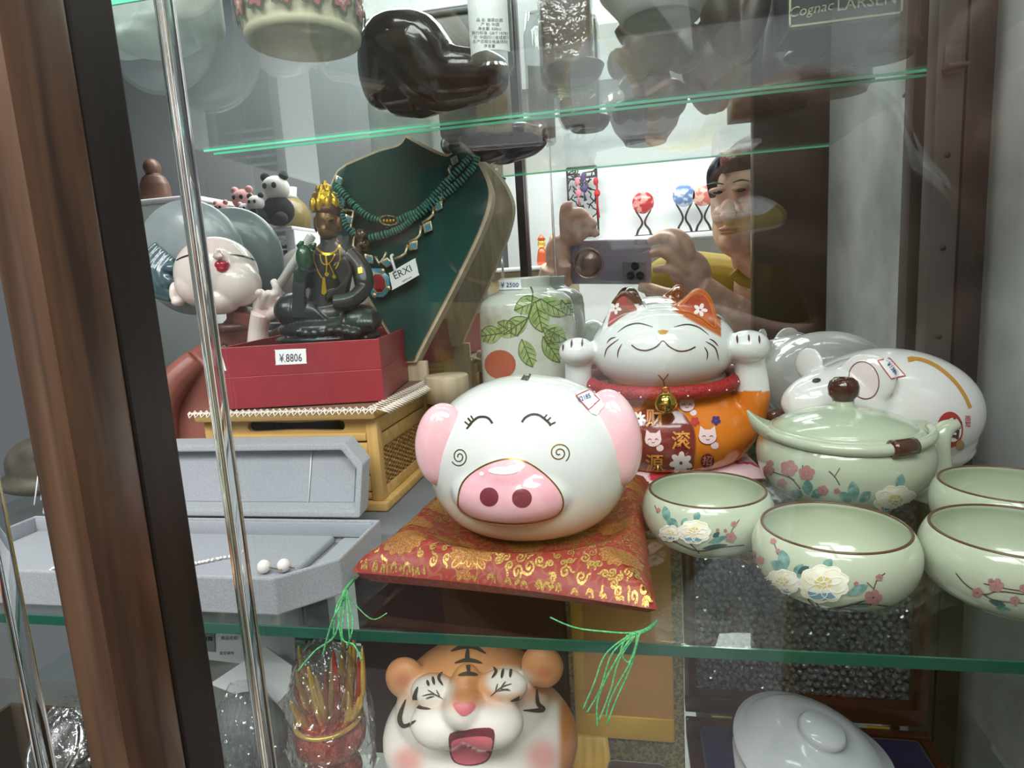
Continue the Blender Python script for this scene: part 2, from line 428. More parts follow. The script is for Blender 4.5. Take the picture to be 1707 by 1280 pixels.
# the shop behind the camera, seen in the mirror
WALLW = mat('white_wall', srgb(236, 240, 240), 0.6)
WALLG = mat('grey_wall', srgb(124, 127, 130), 0.6)
CEIL = mat('grey_ceiling', srgb(138, 141, 143), 0.7)
FLOORM = mat('shop_floor', srgb(176, 174, 170), 0.4, noise=(3, srgb(150, 148, 144), 0.3, 0.7))
struct('floor', B().box((0, -0.8, -0.02), (7, 5, 0.04)), FLOORM)
struct('ceiling', B().box((0, -0.8, 2.72), (7, 5, 0.04)), CEIL)
struct('wall_front', B().box((0.75, -2.1, 1.35), (2.72, 0.06, 2.7)), WALLW)
struct('wall_front_left', B().box((-2.1, -1.6, 1.35), (3.0, 0.06, 2.7)), WALLG)
struct('wall_side', B().box((3.2, -0.5, 1.35), (0.06, 4, 2.7)), WALLG)
struct('wall_left', B().box((-3.4, -0.5, 1.35), (0.06, 4, 2.7)), WALLG)
struct('trim_3', B().box((0.75, -1.9, 2.40), (2.72, 0.42, 0.56)), CEIL)
# ================================================================ pig bank on its brocade cushion
GLAZE = mat('white_glaze', srgb(238, 241, 236), 0.07, coat=0.4, attr=True)
PINK = mat('pink_glaze', srgb(243, 190, 200), 0.09, coat=0.4, noise=(55, srgb(250, 214, 218), 0.4, 0.75))
INK = mat('black_line_paint', srgb(48, 50, 46), 0.25)
GOLDP = mat('gold_line_paint', srgb(176, 140, 62), 0.22, metal=0.85)
MAROON = mat('maroon_paint', srgb(122, 48, 62), 0.2)
WHITEP = mat('white_highlight_paint', srgb(255, 250, 250), 0.15)
STICK = mat('sticker_paper', srgb(244, 246, 247), 0.45)
REDP = mat('red_print', srgb(190, 62, 66), 0.4)
BLUEP = mat('blue_ink', srgb(52, 54, 130), 0.5)
ZC1 = ZM + 0.0135      # top of the cushion where the pig stands
pig = empty('piggy_bank', (-0.058, 0.365, ZC1), 'round white ceramic pig bank with pink ears, pink snout and smiling eyes on red cushion', 'piggy bank')
b = B()
pc = Vector((-0.0622, 0.355, ZM + 0.0575)); 
# squashed round body
prof = []
for i in range(33):
    t = PI * i / 32; 
    zz = -math.cos(t); rr = math.sin(t)
    if zz < 0: r = 0.0595 * rr ** 0.50; z = zz * 0.0445
    else: r = 0.0595 * rr ** 0.96; z = zz * 0.0455
    prof.append((max(r, 0.0), z))
prof[0] = (0.0, prof[0][1]); prof[-1] = (0.0, prof[-1][1])
b.lathe([(r, z) for r, z in prof], pc, 64, sy=0.93)
# snout mound towards the viewer
sn = P(852, 822, 0.309)
axs = Vector((0.0, -1, -0.08)).normalized()
b.ell(sn + Vector((0, 0.012, 0)), (0.0355, 0.030, 0.0205), 40, 20)
b.ell(sn + Vector((0, 0.012, 0.009)), (0.022, 0.027, 0.018), 32, 16)
def pigpaint(co):
    x, y = pix(co); z = co[:, 2]
    c = np.tile(np.array(srgb(226, 231, 229)), (len(co), 1))
    t = 1 - sstep(ZC1, ZC1 + 0.045, z); c = mixc(c, srgb(238, 232, 205), t * 0.75)
    return c
body = blob(b, 'body', GLAZE, pig, 0.0012, 14, paint=pigpaint)
def ear(px, py, D, rx, ry, rz, yaw, roll, name='ear', m=PINK):
    q = Matrix.Rotation(yaw, 3, 'Z') @ Matrix.Rotation(roll, 3, 'Y')
    return B().ell(P(px, py, D), (rx, ry, rz), 32, 20, q).build(name, m, pig)
ear(737, 741, 0.326, 0.0150, 0.011, 0.0235, 0.25, 0.12)
ear(1021, 730, 0.343, 0.0165, 0.013, 0.0275, -0.45, -0.12)
bv = tree(body); bva = tree(body, *[c for c in pig.children if c.name.startswith('ear')])
k = Paint(bv, 0.00025)
snout = c2([(764, 838), (772, 805), (800, 780), (840, 766), (872, 768), (905, 788), (932, 818), (938, 842), (925, 860), (890, 870), (845, 872), (800, 866), (772, 854)], 5, True)
k.poly(snout, 4).build('snout_glaze', mat('snout_pink', srgb(240, 178, 192), 0.08, coat=0.4, noise=(60, srgb(248, 208, 214), 0.4, 0.8)), pig, 'pink painted snout')
Paint(bv, 0.0004).line(snout + [snout[0]], 2.6).build('snout_outline', GOLDP, pig)
k = Paint(bv, 0.0005); k.dot(816, 828, 15.5, 15.5, 20); k.build('nostril', MAROON, pig)
k = Paint(bv, 0.0005); k.dot(870, 830, 16.5, 15.5, 20); k.build('nostril', MAROON, pig)
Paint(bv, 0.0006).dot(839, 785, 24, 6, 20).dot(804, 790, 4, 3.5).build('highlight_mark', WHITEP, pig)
k = Paint(bv); k.line(c2([(783, 708), (789, 702), (797, 696), (807, 695), (815, 698), (821, 706)]), 3.9).line([(786, 704), (780, 697)], 3.2).line([(782, 709), (775, 703)], 2.6).line([(778, 715), (786, 706)], 3).line([(793, 699), (787, 696)], 0.1)
k.line([(790, 701), (785, 693)], 2.6).build('painted_eye', INK, pig)
k = Paint(bv); k.line(c2([(870, 704), (876, 696), (887, 691), (898, 692), (907, 698), (917, 707)]), 3.9).line([(906, 698), (912, 691)], 2.6).line([(911, 703), (918, 696)], 2.6).line([(915, 709), (926, 704)], 2.8).line([(912, 700), (918, 710)], 3)
k.build('painted_eye', INK, pig)
def spiral(cx, cy, r, sy, turns, flip, rot=0):
    p = []
    n = 46
    for i in range(n):
        t = i / (n - 1); a = turns * 2 * PI * t * (-1 if flip else 1) + rot; q = 2 + (r - 2) * t; p.append((cx + q * math.cos(a), cy + q * math.sin(a) * sy))
    return p
Paint(bv).line(spiral(766, 761, 14, 1.15, 2.0, False, 2.6), 1.9).build('cheek_spiral', mat('olive_gold_paint', srgb(96, 92, 66), 0.3, metal=0.4), pig)
Paint(bv).line(spiral(932, 755, 18, 0.95, 2.0, False, 0.9), 2.1).build('cheek_spiral', GOLDP, pig)
Paint(bv, 0.0003).poly([(868, 633), (874, 624), (887, 622), (880, 635)], 3).build('coin_slot', mat('slot_dark', srgb(46, 56, 52), 0.4), pig)
# price sticker
def sticker(poly, bvh, parent, border=None, txt=None, tx=None, th=10, rot=0, ink=BLUEP, off=0.0006, name='price_sticker', bw=1.6, bold=0.01, sx=1):
    o = Paint(bvh, off).poly(poly, 4).build(name, STICK, parent, 'white handwritten price sticker')
    if border: Paint(bvh, off + 0.0002).line(border + [border[0]], bw).build('sticker_border', REDP, o)
    if txt: Paint(bvh, off + 0.0003).text(txt, tx[0], tx[1], th, rot, sx, bold).build('handwriting', ink, o)
    return o
sticker([(957, 655), (990, 647), (1004, 668), (1007, 678), (994, 693), (985, 690)], bva, pig, [(959, 661), (983, 650), (1001, 667), (980, 684)], '¥2185', (973, 665), 11, -0.35, sx=0.8)

# cushion
BRO = bpy.data.materials.new('red_gold_brocade'); BRO.use_nodes = True
nt = BRO.node_tree; L = nt.links; bs = nt.nodes['Principled BSDF']
tc = nt.nodes.new('ShaderNodeTexCoord')
def _nd(t, **k):
    n = nt.nodes.new(t)
    for a, c in k.items(): setattr(n, a, c)
    return n
def _m(op, a, c=None):
    n = _nd('ShaderNodeMath', operation=op)
    for i_, q in enumerate((a, c)):
        if q is None: continue
        if isinstance(q, (int, float)): n.inputs[i_].default_value = q
        else: L.new(q, n.inputs[i_])
    return n.outputs[0]
def _rng(a, lo, hi):
    n = _nd('ShaderNodeMapRange'); n.inputs[1].default_value = lo; n.inputs[2].default_value = hi; L.new(a, n.inputs[0]); return n.outputs[0]
ds = _nd('ShaderNodeTexNoise'); ds.inputs['Scale'].default_value = 75; ds.inputs['Detail'].default_value = 3; L.new(tc.outputs['Object'], ds.inputs['Vector'])
vm = _nd('ShaderNodeVectorMath', operation='SCALE'); vm.inputs[3].default_value = 0.010; L.new(ds.outputs['Color'], vm.inputs[0])
va_ = _nd('ShaderNodeVectorMath', operation='ADD'); L.new(tc.outputs['Object'], va_.inputs[0]); L.new(vm.outputs[0], va_.inputs[1])
v1 = _nd('ShaderNodeTexVoronoi', feature='F1'); v1.inputs['Scale'].default_value = 120; L.new(va_.outputs[0], v1.inputs['Vector'])
v2 = _nd('ShaderNodeTexVoronoi', feature='F1'); v2.inputs['Scale'].default_value = 30; L.new(va_.outputs[0], v2.inputs['Vector'])
ring = _rng(_m('SINE', _m('MULTIPLY', v1.outputs['Distance'], 17.0)), 0.45, 0.65)           # small cloud scrolls
petal = _rng(_m('SINE', _m('MULTIPLY', v2.outputs['Distance'], 74.0)), 0.0, 0.4)             # big ribbed blossoms
mask = _rng(v2.outputs['Distance'], 0.46, 0.42)
big = _m('MULTIPLY', _m('ADD', _m('MULTIPLY', petal, 0.0), 0.0), mask)
inv = _m('SUBTRACT', 1.0, mask)
small = _m('MULTIPLY', ring, 0.16)
class _O: pass
r3 = _O(); r3.outputs = [_m('MAXIMUM', big, small)]
wt = nt.nodes.new('ShaderNodeTexWave'); wt.inputs['Scale'].default_value = 900; wt.bands_direction = 'DIAGONAL'; L.new(tc.outputs['Object'], wt.inputs['Vector'])
mm = nt.nodes.new('ShaderNodeMath'); mm.operation = 'MULTIPLY'; L.new(r3.outputs[0], mm.inputs[0])
wr = nt.nodes.new('ShaderNodeMapRange'); wr.inputs[3].default_value = 0.65; wr.inputs[4].default_value = 1.0; L.new(wt.outputs['Fac'], wr.inputs[0]); L.new(wr.outputs[0], mm.inputs[1])
mx = nt.nodes.new('ShaderNodeMix'); mx.data_type = 'RGBA'; mx.inputs[6].default_value = srgb(146, 48, 42) + (1,); mx.inputs[7].default_value = srgb(198, 168, 104) + (1,)
L.new(mm.outputs[0], mx.inputs[0]); L.new(mx.outputs[2], bs.inputs['Base Color'])
mt = nt.nodes.new('ShaderNodeMath'); mt.operation = 'MULTIPLY'; mt.inputs[1].default_value = 0.55; L.new(mm.outputs[0], mt.inputs[0]); L.new(mt.outputs[0], bs.inputs['Metallic'])
bs.inputs['Roughness'].default_value = 0.42
bp = nt.nodes.new('ShaderNodeBump'); bp.inputs['Strength'].default_value = 0.35; bp.inputs['Distance'].default_value = 0.0008; L.new(mm.outputs[0], bp.inputs['Height']); L.new(bp.outputs[0], bs.inputs['Normal'])
cu = empty('brocade_cushion', (-0.07, 0.38, ZM), 'red and gold brocade cushion with green corner cords under the pig bank', 'cushion')
zc = ZM + 0.006
c00 = G(588, 970, zc); c10 = G(1096, 1036, zc); c11 = G(1082, 815, zc); c01 = G(712, 862, zc)
def cushion(c00, c10, c11, c01, h, N=44, wob=0.0012, seed=3, flat=0.018):
    v = []; f = []; rnd = random.Random(seed)
    for side in (1, -1):
        for i in range(N + 1):
            for j in range(N + 1):
                u, w_ = i / N, j / N
                p = (c00 * (1 - u) + c10 * u) * (1 - w_) + (c01 * (1 - u) + c11 * u) * w_
                # edges bow inward a little between the corners
                cx_, cy_ = (c00 + c10 + c11 + c01).x / 4, (c00 + c10 + c11 + c01).y / 4
                e = 0.05 * (math.sin(PI * u) * (2 * abs(w_ - .5)) ** 2 + math.sin(PI * w_) * (2 * abs(u - .5)) ** 2)
                p = p.lerp(Vector((cx_, cy_, p.z)), e)
                du = min(u, 1 - u); dw = min(w_, 1 - w_)
                k_ = min(1, (min(du, dw) * 2 / 0.5)); q = (1 - (1 - k_) ** 3) ** 0.7
                z = side * h / 2 * q * (1 if side > 0 else 0.75)
                z += wob * q * (math.sin(u * 31 + w_ * 9) * math.sin(w_ * 27 - u * 11)) * (1 if side > 0 else 0)
                v.append(p + Vector((0, 0, z)))
        o = 0 if side == 1 else (N + 1) ** 2
        for i in range(N):
            for j in range(N):
                a = o + i * (N + 1) + j; q = (a, a + 1, a + N + 2, a + N + 1); f.append(q if side > 0 else q[::-1])
    return v, f
v, f = cushion(c00, c10, c11, c01, 0.030, wob=0.0009)
zmin = min(p.z for p in v); 
def dent(p, side_top=True):
    d = math.hypot((p.x + 0.0622) / 0.0595, (p.y - 0.355) / 0.0555); lim = ZM + 0.0135 + 0.016 * max(0, d - 0.86) ** 0.8 * 1.6
    return Vector((p.x, p.y, min(p.z, lim + 0.0)))
half = len(v) // 2; sh = ZM + 0.0003 - zmin
v = [dent(p + Vector((0, 0, sh))) for p in v]
b = B().add(v, f); o = b.build('cover', BRO, cu)
dzc = ZM + 0.0003 - min(x.co.z for x in o.data.vertices)
for x in o.data.vertices: x.co.z += dzc
bvq = tree(o)
GTH = mat('gold_brocade_thread', srgb(206, 176, 100), .38, metal=.55, noise=(1500, srgb(150, 96, 50), .45, .62)); OTH = mat('muted_orange_brocade', srgb(188, 128, 70), .5, metal=.25, noise=(1300, srgb(150, 80, 50), .42, .6))
gt1 = TopPaint(bvq, .0003); ot1 = TopPaint(bvq, .0002); rnd = random.Random(21)
def cuv(u, w_):
    p = (c00 * (1 - u) + c10 * u) * (1 - w_) + (c01 * (1 - u) + c11 * u) * w_; return p.x * 1000, p.y * 1000
blooms = [(.16, .16, 13), (.42, .10, 12), (.68, .22, 14), (.90, .14, 11), (.10, .45, 12), (.88, .48, 13), (.30, .30, 12), (.92, .80, 12), (.55, .34, 11), (.10, .78, 11)]
for u, w_, r in blooms:
    x, y = cuv(u, w_); a0 = rnd.uniform(0, 6); n_ = 15
    ot1.poly([(x + r * .95 * (1 + .07 * math.cos(n_ * t)) * math.cos(t + a0), y + r * .8 * (1 + .07 * math.cos(n_ * t)) * math.sin(t + a0)) for t in [2 * PI * i / 60 for i in range(60)]], 2.2)
    for ring_, (ra, rb, wd) in enumerate(((.62, .97, .17), (.28, .62, .16), (.08, .30, .1))):
        m_n = (15, 11, 7)[ring_]
        for i in range(m_n):
            a = 2 * PI * i / m_n + a0 + ring_; pts = []
            for t in [j / 8 for j in range(9)]:
                sd = math.sin(PI * t) * wd * r * .8 * (1 if t < .5 else 1); q = ra + (rb - ra) * math.sin(PI * t) ** .7; aa = a + (t - .5) * 2 * wd / (ra + .2) * .9
                pts.append((x + r * q * math.cos(aa), y + r * .84 * q * math.sin(aa)))
            gt1.line(pts, .42, step=1.5)
taken = [cuv(u, w_) + (r,) for u, w_, r in blooms]
for i in range(1500):
    u, w_ = rnd.uniform(.02, .98), rnd.uniform(.015, .98) ** 1.25; x, y = cuv(u, w_); r = rnd.uniform(1.6, 2.9)
    if any(math.hypot(x - a, (y - b_)) < c_ * .98 + r * .55 if c_ > 5 else math.hypot(x - a, y - b_) < (c_ + r) * .84 for a, b_, c_ in taken): continue
    taken.append((x, y, r)); fl_ = rnd.choice((-1, 1)); a0 = rnd.uniform(0, 6)
    pts = [(x + (r * (.12 + .88 * t)) * math.cos(a0 + fl_ * 8.6 * t), y + (r * (.12 + .88 * t)) * math.sin(a0 + fl_ * 8.6 * t)) for t in [j / 20 for j in range(21)]]
    e_ = pts[-1]; a = a0 + fl_ * 8.6 + fl_ * PI / 2
    pts += [(e_[0] + r * .5 * math.cos(a), e_[1] + r * .5 * math.sin(a)), (e_[0] + r * 1.1 * math.cos(a - fl_ * .4), e_[1] + r * 1.1 * math.sin(a - fl_ * .4))]
    gt1.line(pts, .55 + (.45 if w_ < .12 else 0), step=1.2)
q_o = ot1.build('woven_blossoms', OTH, cu, 'muted orange woven blossoms'); q_o['kind'] = 'stuff'
q_o = gt1.build('gold_thread_pattern', GTH, cu, 'gold thread scrolls and petals'); q_o['kind'] = 'stuff'
TASS = mat('green_cord', srgb(58, 165, 98), 0.45, noise=(900, srgb(120, 205, 140), 0.4, 0.6))
def px_strand(pts, r, D):
    return catmull([P(a, c, d) for (a, c), d in zip(pts, D)], 8)
def tassel(name, strands):
    t = B()
    for pts, D, r in strands: t.tube(px_strand(pts, r, D), r, 6)
    return t.build(name, TASS, cu, 'green twisted cord tassel')
DF = 0.246
tassel('corner_tassel', [
 ([(590, 965), (575, 985), (572, 1000)], [.30, .27, .262], .0009),
 ([(575, 985), (560, 1015), (556, 1060)], [.27, .25, DF], .0004), ([(573, 985), (565, 1030), (570, 1070)], [.27, .25, DF], .0004),
 ([(576, 985), (580, 1030), (583, 1066)], [.27, .25, DF], .0004), ([(577, 985), (588, 1040), (578, 1080)], [.27, .25, DF], .0004),
 ([(572, 985), (560, 1055), (525, 1085), (497, 1118)], [.27, .25, DF, .244], .0004), ([(578, 985), (570, 1060), (590, 1075), (603, 1100)], [.27, .25, DF, .244], .0004),
 ([(577, 983), (590, 1005), (620, 1032), (645, 1022)], [.27, .268, .265, .27], .0003),
 ([(574, 985), (566, 1010), (552, 1040), (538, 1092)], [.27, .25, DF, .244], .0004)])
tassel('corner_tassel', [
 ([(1094, 1036), (1078, 1050), (1050, 1058)], [.277, .256, .248], .0010),
 ([(1050, 1058), (1010, 1090), (990, 1140), (972, 1182)], [.248, DF, .244, .243], .0004),
 ([(1055, 1058), (1020, 1090), (1000, 1150), (978, 1188)], [.248, DF, .244, .243], .0004),
 ([(1055, 1060), (1030, 1095), (998, 1160), (996, 1210)], [.248, DF, .244, .243], .0005),
 ([(1058, 1060), (1032, 1100), (1018, 1150), (999, 1200)], [.248, DF, .244, .243], .0004),
 ([(1062, 1058), (1055, 1095), (1020, 1160), (1010, 1196)], [.248, DF, .244, .243], .0004),
 ([(1066, 1056), (1052, 1110), (1030, 1160), (1012, 1206)], [.248, DF, .244, .243], .0004),
 ([(1046, 1058), (1035, 1085), (1048, 1104), (1060, 1075)], [.248, DF, .246, .248], .0004),
 ([(1094, 1036), (1060, 1054), (1000, 1052), (955, 1045), (917, 1029)], [.277, .256, .254, .258, .268], .0004)])
# ================================================================ celadon tea set
CEL = mat('celadon_glaze', srgb(188, 199, 176), 0.12, coat=0.5)
CELI = mat('celadon_inside', srgb(184, 199, 174), 0.14, coat=0.5)
BRIM = mat('brown_rim_glaze', srgb(92, 66, 50), 0.2)
BRWN = mat('dark_brown_glaze', srgb(70, 40, 34), 0.14, coat=0.5)
LEAF = mat('blue_green_leaf_paint', srgb(92, 138, 132), 0.25, noise=(260, srgb(140, 178, 168), 0.4, 0.65))
LEAFD = mat('dark_leaf_paint', srgb(66, 98, 100), 0.25)
PETAL = mat('cream_petal_paint', srgb(238, 236, 206), 0.22, noise=(200, srgb(250, 250, 235), 0.4, 0.6))
PETALY = mat('yellow_petal_paint', srgb(226, 210, 140), 0.22)
PETALB = mat('blue_petal_paint', srgb(122, 168, 190), 0.22)
PETLN = mat('white_petal_line', srgb(252, 252, 240), 0.22)
BLOS = mat('dusty_pink_paint', srgb(176, 128, 126), 0.25)
TWIG = mat('brown_twig_paint', srgb(84, 62, 52), 0.25)
BH = 0.0355
def bowl_prof(h=BH, rr=0.0325, rb=0.0362, t=0.0018):
    out = [(0.0, 0.003), (0.014, 0.003), (0.0145, 0.0), (0.0165, 0.0), (0.0175, 0.003)]
    z0 = 0.003
    for i in range(1, 19):
        u = i / 18; a = u * 2.15
        r = 0.0175 + (rb - 0.0175) * math.sin(min(a, PI / 2)) if a < PI / 2 else rb - (rb - rr) * (1 - math.sin(a)) / (1 - math.sin(2.15))
        out.append((r, z0 + (h - z0 - 0.0012) * (1 - math.cos(a)) / (1 - math.cos(2.15))))
    inner = [(r - t, max(z, 0.0050)) for r, z in out[4:]][::-1]
    return out, inner
def bowl(loc, label, rot=0):
    e = empty('tea_bowl', loc, label, 'bowl', 'celadon flower bowls on the middle shelf')
    o, i_ = bowl_prof()
    top = o[-1]
    prof = o + [(top[0] - 0.0011, top[1] + 0.0010)] + [(r, z) for r, z in i_] + [(0.0, 0.0050)]
    bd = B().lathe(prof, loc, 72).build('bowl_body', CEL, e)
    rim = [( (top[0] - 0.0010) * math.cos(a) + loc[0], (top[0] - 0.0010) * math.sin(a) + loc[1], loc[2] + top[1] + 0.0003) for a in [2 * PI * q / 72 for q in range(72)]]
    B().tube(rim, 0.00075, 8, closed=True).build('brown_rim', BRIM, e)
    return e, tree(bd)
def leaf(k, x, y, L_, w_, a):
    c, s = math.cos(a), math.sin(a); pts = []
    for t in [i / 8 for i in range(9)]: pts.append((t * L_, -w_ * math.sin(PI * t) ** 0.8))
    for t in [i / 8 for i in range(7, 0, -1)]: pts.append((t * L_, w_ * math.sin(PI * t) ** 0.8))
    k.poly([(x + p * c - q * s, y + p * s + q * c) for p, q in pts], 4)
def peony(T, x, y, r, seed=1):
    rnd = random.Random(seed)
    def cloud(k, cx, cy, rx, ry, n=9, amp=.16):
        pts = []
        for i in range(n * 4):
            a = 2 * PI * i / (n * 4); q = 1 + amp * abs(math.sin(a * n / 2 + seed)) - amp / 2
            pts.append((cx + rx * q * math.cos(a), cy + ry * q * math.sin(a)))
        k.poly(pts, 5); return pts
    o1 = cloud(T['petal'], x, y, r, r * 0.72); 
    for i in range(7):
        a = 2 * PI * i / 7 + rnd.random() * .5
        cx, cy = x + r * .55 * math.cos(a), y + r * .38 * math.sin(a)
        pts = [(cx + r * .42 * math.cos(t), cy + r * .32 * math.sin(t)) for t in [2 * PI * j / 12 for j in range(13)]]
        T['line'].line(pts[:rnd.randint(7, 12)], 1.4)
    T['line'].line(o1 + [o1[0]], 1.7)
    cloud(T['yellow'], x, y - r * .05, r * .35, r * .24, 5)
    T['blue'].poly([(x - r * .7, y + r * .28), (x - r * .2, y + r * .40), (x + r * .3, y + r * .36), (x + r * .5, y + r * .55), (x, y + r * .68), (x - r * .6, y + r * .55)], 4)
def blossom(T, x, y, r, seed=0):
    for i in range(5):
        a = 2 * PI * i / 5 + seed; T['pink'].dot(x + r * .6 * math.cos(a), y + r * .55 * math.sin(a), r * .5, r * .45, 8)
def decor(bv, e, spec):
    T = {n: Paint(bv, 0.00015 + 0.00008 * i) for i, n in enumerate(['leaf', 'dleaf', 'twig', 'pink', 'petal', 'yellow', 'blue', 'line'])}
    for s in spec:
        if s[0] == 'leaf': leaf(T['leaf'], *s[1:])
        elif s[0] == 'dleaf': leaf(T['dleaf'], *s[1:])
        elif s[0] == 'twig': T['twig'].line(c2(s[1], 4), s[2] if len(s) > 2 else 2)
        elif s[0] == 'vein': T['dleaf'].line(s[1], 1)
        elif s[0] == 'bl': blossom(T, *s[1:])
        elif s[0] == 'peony': peony(T, *s[1:])
    for n, m, nm in (('leaf', LEAF, 'painted_leaves'), ('dleaf', LEAFD, 'painted_dark_leaves'), ('twig', TWIG, 'painted_twigs'), ('pink', BLOS, 'painted_blossoms'), ('petal', PETAL, 'painted_peony'), ('yellow', PETALY, 'painted_stamens'), ('blue', PETALB, 'painted_blue_petals'), ('line', PETLN, 'painted_petal_lines')):
        if T[n].b.f: T[n].build(nm, m, e)
p = G(1390, 873, ZM + BH); e, bv = bowl((p.x, p.y, ZM), 'pale green bowl with peonies, in front of the teapot, middle of the front row')
decor(bv, e, [('leaf', 1310, 950, 34, 10, -1.75), ('leaf', 1312, 952, 32, 9, -2.6), ('leaf', 1325, 962, 26, 9, -1.0), ('leaf', 1372, 950, 24, 8, -.9), ('dleaf', 1330, 955, 22, 6, -.5), ('leaf', 1412, 992, 40, 8, -.45), ('leaf', 1408, 1010, 58, 6, -.12), ('dleaf', 1390, 1016, 52, 5, .15), ('dleaf', 1275, 958, 30, 5, 1.1), ('dleaf', 1262, 940, 26, 4, 1.2),
 ('twig', [(1285, 985), (1320, 1000), (1365, 1015), (1410, 1010), (1455, 995)], 2), ('twig', [(1345, 990), (1352, 1005), (1375, 1018)], 2), ('twig', [(1372, 1020), (1360, 1003), (1362, 990)], 2), ('twig', [(1370, 1018), (1430, 1006), (1480, 1010)], 1.6), ('twig', [(1455, 985), (1462, 965), (1475, 955)], 1.5), ('twig', [(1298, 925), (1292, 908), (1287, 898)], 1.4), ('twig', [(1262, 932), (1255, 920)], 1.4), ('twig', [(1455, 980), (1445, 970)], 1.2),
 ('bl', 1455, 995, 14), ('bl', 1465, 962, 6, 1), ('bl', 1427, 972, 4, 1), ('bl', 1290, 902, 5), ('bl', 1268, 933, 7, 1), ('bl', 1256, 922, 5), ('bl', 1298, 918, 4),
 ('peony', 1305, 970, 28, 2), ('peony', 1373, 972, 40, 3)])
p = G(1178, 812, ZM + BH); e, bv = bowl((p.x, p.y, ZM), 'pale green bowl with peonies, between the pig bank cushion and the teapot')
decor(bv, e, [('leaf', 1114, 870, 28, 7, -1.8), ('leaf', 1130, 880, 24, 8, -2.4), ('leaf', 1158, 868, 17, 6, -1.1), ('leaf', 1136, 876, 16, 5, -.9), ('leaf', 1180, 905, 34, 5, -.35), ('dleaf', 1170, 914, 44, 4, -.15), ('dleaf', 1188, 895, 14, 4, -.6),
 ('twig', [(1098, 888), (1130, 905), (1165, 918), (1200, 912), (1240, 908)], 1.6), ('twig', [(1150, 905), (1160, 915), (1166, 922)], 1.6), ('twig', [(1212, 900), (1222, 880), (1232, 866)], 1.2), ('twig', [(1097, 855), (1092, 842)], 1.2),
 ('bl', 1218, 895, 9), ('bl', 1223, 873, 5), ('bl', 1196, 883, 3), ('bl', 1209, 884, 3), ('bl', 1098, 850, 4), ('peony', 1118, 888, 17, 4), ('peony', 1158, 886, 25, 5)])
p = G(1690, 880, ZM + BH); e, bv = bowl((p.x, p.y, ZM), 'pale green bowl with pink plum twigs, cut off by the right edge, front row')
decor(bv, e, [('twig', [(1594, 955), (1612, 975), (1640, 990), (1665, 985), (1707, 990)], 1.8), ('twig', [(1640, 990), (1660, 1000), (1707, 1005)], 1.5), ('twig', [(1640, 972), (1675, 980), (1707, 985)], 1.5), ('dleaf', 1648, 1000, 30, 5, .3), ('leaf', 1660, 1012, 26, 4, .2),
 ('bl', 1630, 987, 9), ('bl', 1661, 975, 12), ('bl', 1692, 1000, 8), ('bl', 1652, 968, 5), ('bl', 1707, 980, 8)])
p = G(1682, 803, ZM + BH); bowl((p.x, p.y, ZM), 'plain-looking pale green bowl behind the right front bowl, beside the white mouse')

# ---- teapot
tp0 = G(1408, 815, ZM); tx, ty = P(1403, 780, 0.432).x, 0.432
tp = empty('teapot', (tx, ty, ZM), 'pale green teapot with brown ball knob, upswept lips and painted flowers', 'teapot')
TR = 0.0595; TH = 0.062
b = B()
pr = [(0, 0.003), (0.028, 0.003), (0.029, 0), (0.034, 0), (0.037, 0.004), (0.048, 0.012), (0.056, 0.022), (TR, 0.034), (0.0585, 0.044), (0.054, 0.052), (0.050, 0.056), (0.046, 0.057), (0.044, 0.054), (0, 0.052)]
prs = [(q.x, q.y) for q in catmull([Vector((r, z, 0)) for r, z in pr[4:11]], 5)]
pr = pr[:4] + prs + pr[11:]
b.lathe(pr, (tx, ty, ZM), 80)
bd = b.build('pot_body', CEL, tp)
bvp = tree(bd)
# lip that rises into a spout on the left
def lip(x0, rise, dirx, name):
    q = B(); N = 18; rows = []
    for i in range(N + 1):
        t = i / N; a = (t - .5) * 1.35; 
        ex = math.cos((t - .5) * PI) ** 1.3
        base = Vector((tx + dirx * 0.052 * math.cos(a), ty + 0.052 * math.sin(a), ZM + 0.047))
        tip = Vector((tx + dirx * (0.053 + rise * 0.85 * ex) * math.cos(a * (1 - .55 * ex)), ty + (0.053 + rise * .5 * ex) * math.sin(a * (1 - .55 * ex)), ZM + 0.052 + rise * 0.95 * ex))
        mid = base.lerp(tip, .5) + Vector((dirx * 0.004 * ex, 0, -0.003 * ex))
        rows.append((base, mid, tip))
    th = 0.0018
    vs = []; 
    for bse, md, tpv in rows:
        n_ = Vector((bse.x - tx, bse.y - ty, 0)).normalized() * th
        vs += [bse, md, tpv, tpv - n_ * .8 + Vector((0, 0, .0006)), md - n_, bse - n_ * 2]
    fs = []
    for i in range(N):
        for j in range(6):
            a = i * 6 + j; c = i * 6 + (j + 1) % 6; fs.append((a, c, c + 6, a + 6))
    fs.append(tuple(range(6))); fs.append(tuple(N * 6 + j for j in range(6))[::-1])
    q.add(vs, fs); return q.build(name, CEL, tp)
lip(0, 0.017, -1, 'pouring_lip')
lip(0, 0.006, 1, 'back_lip')
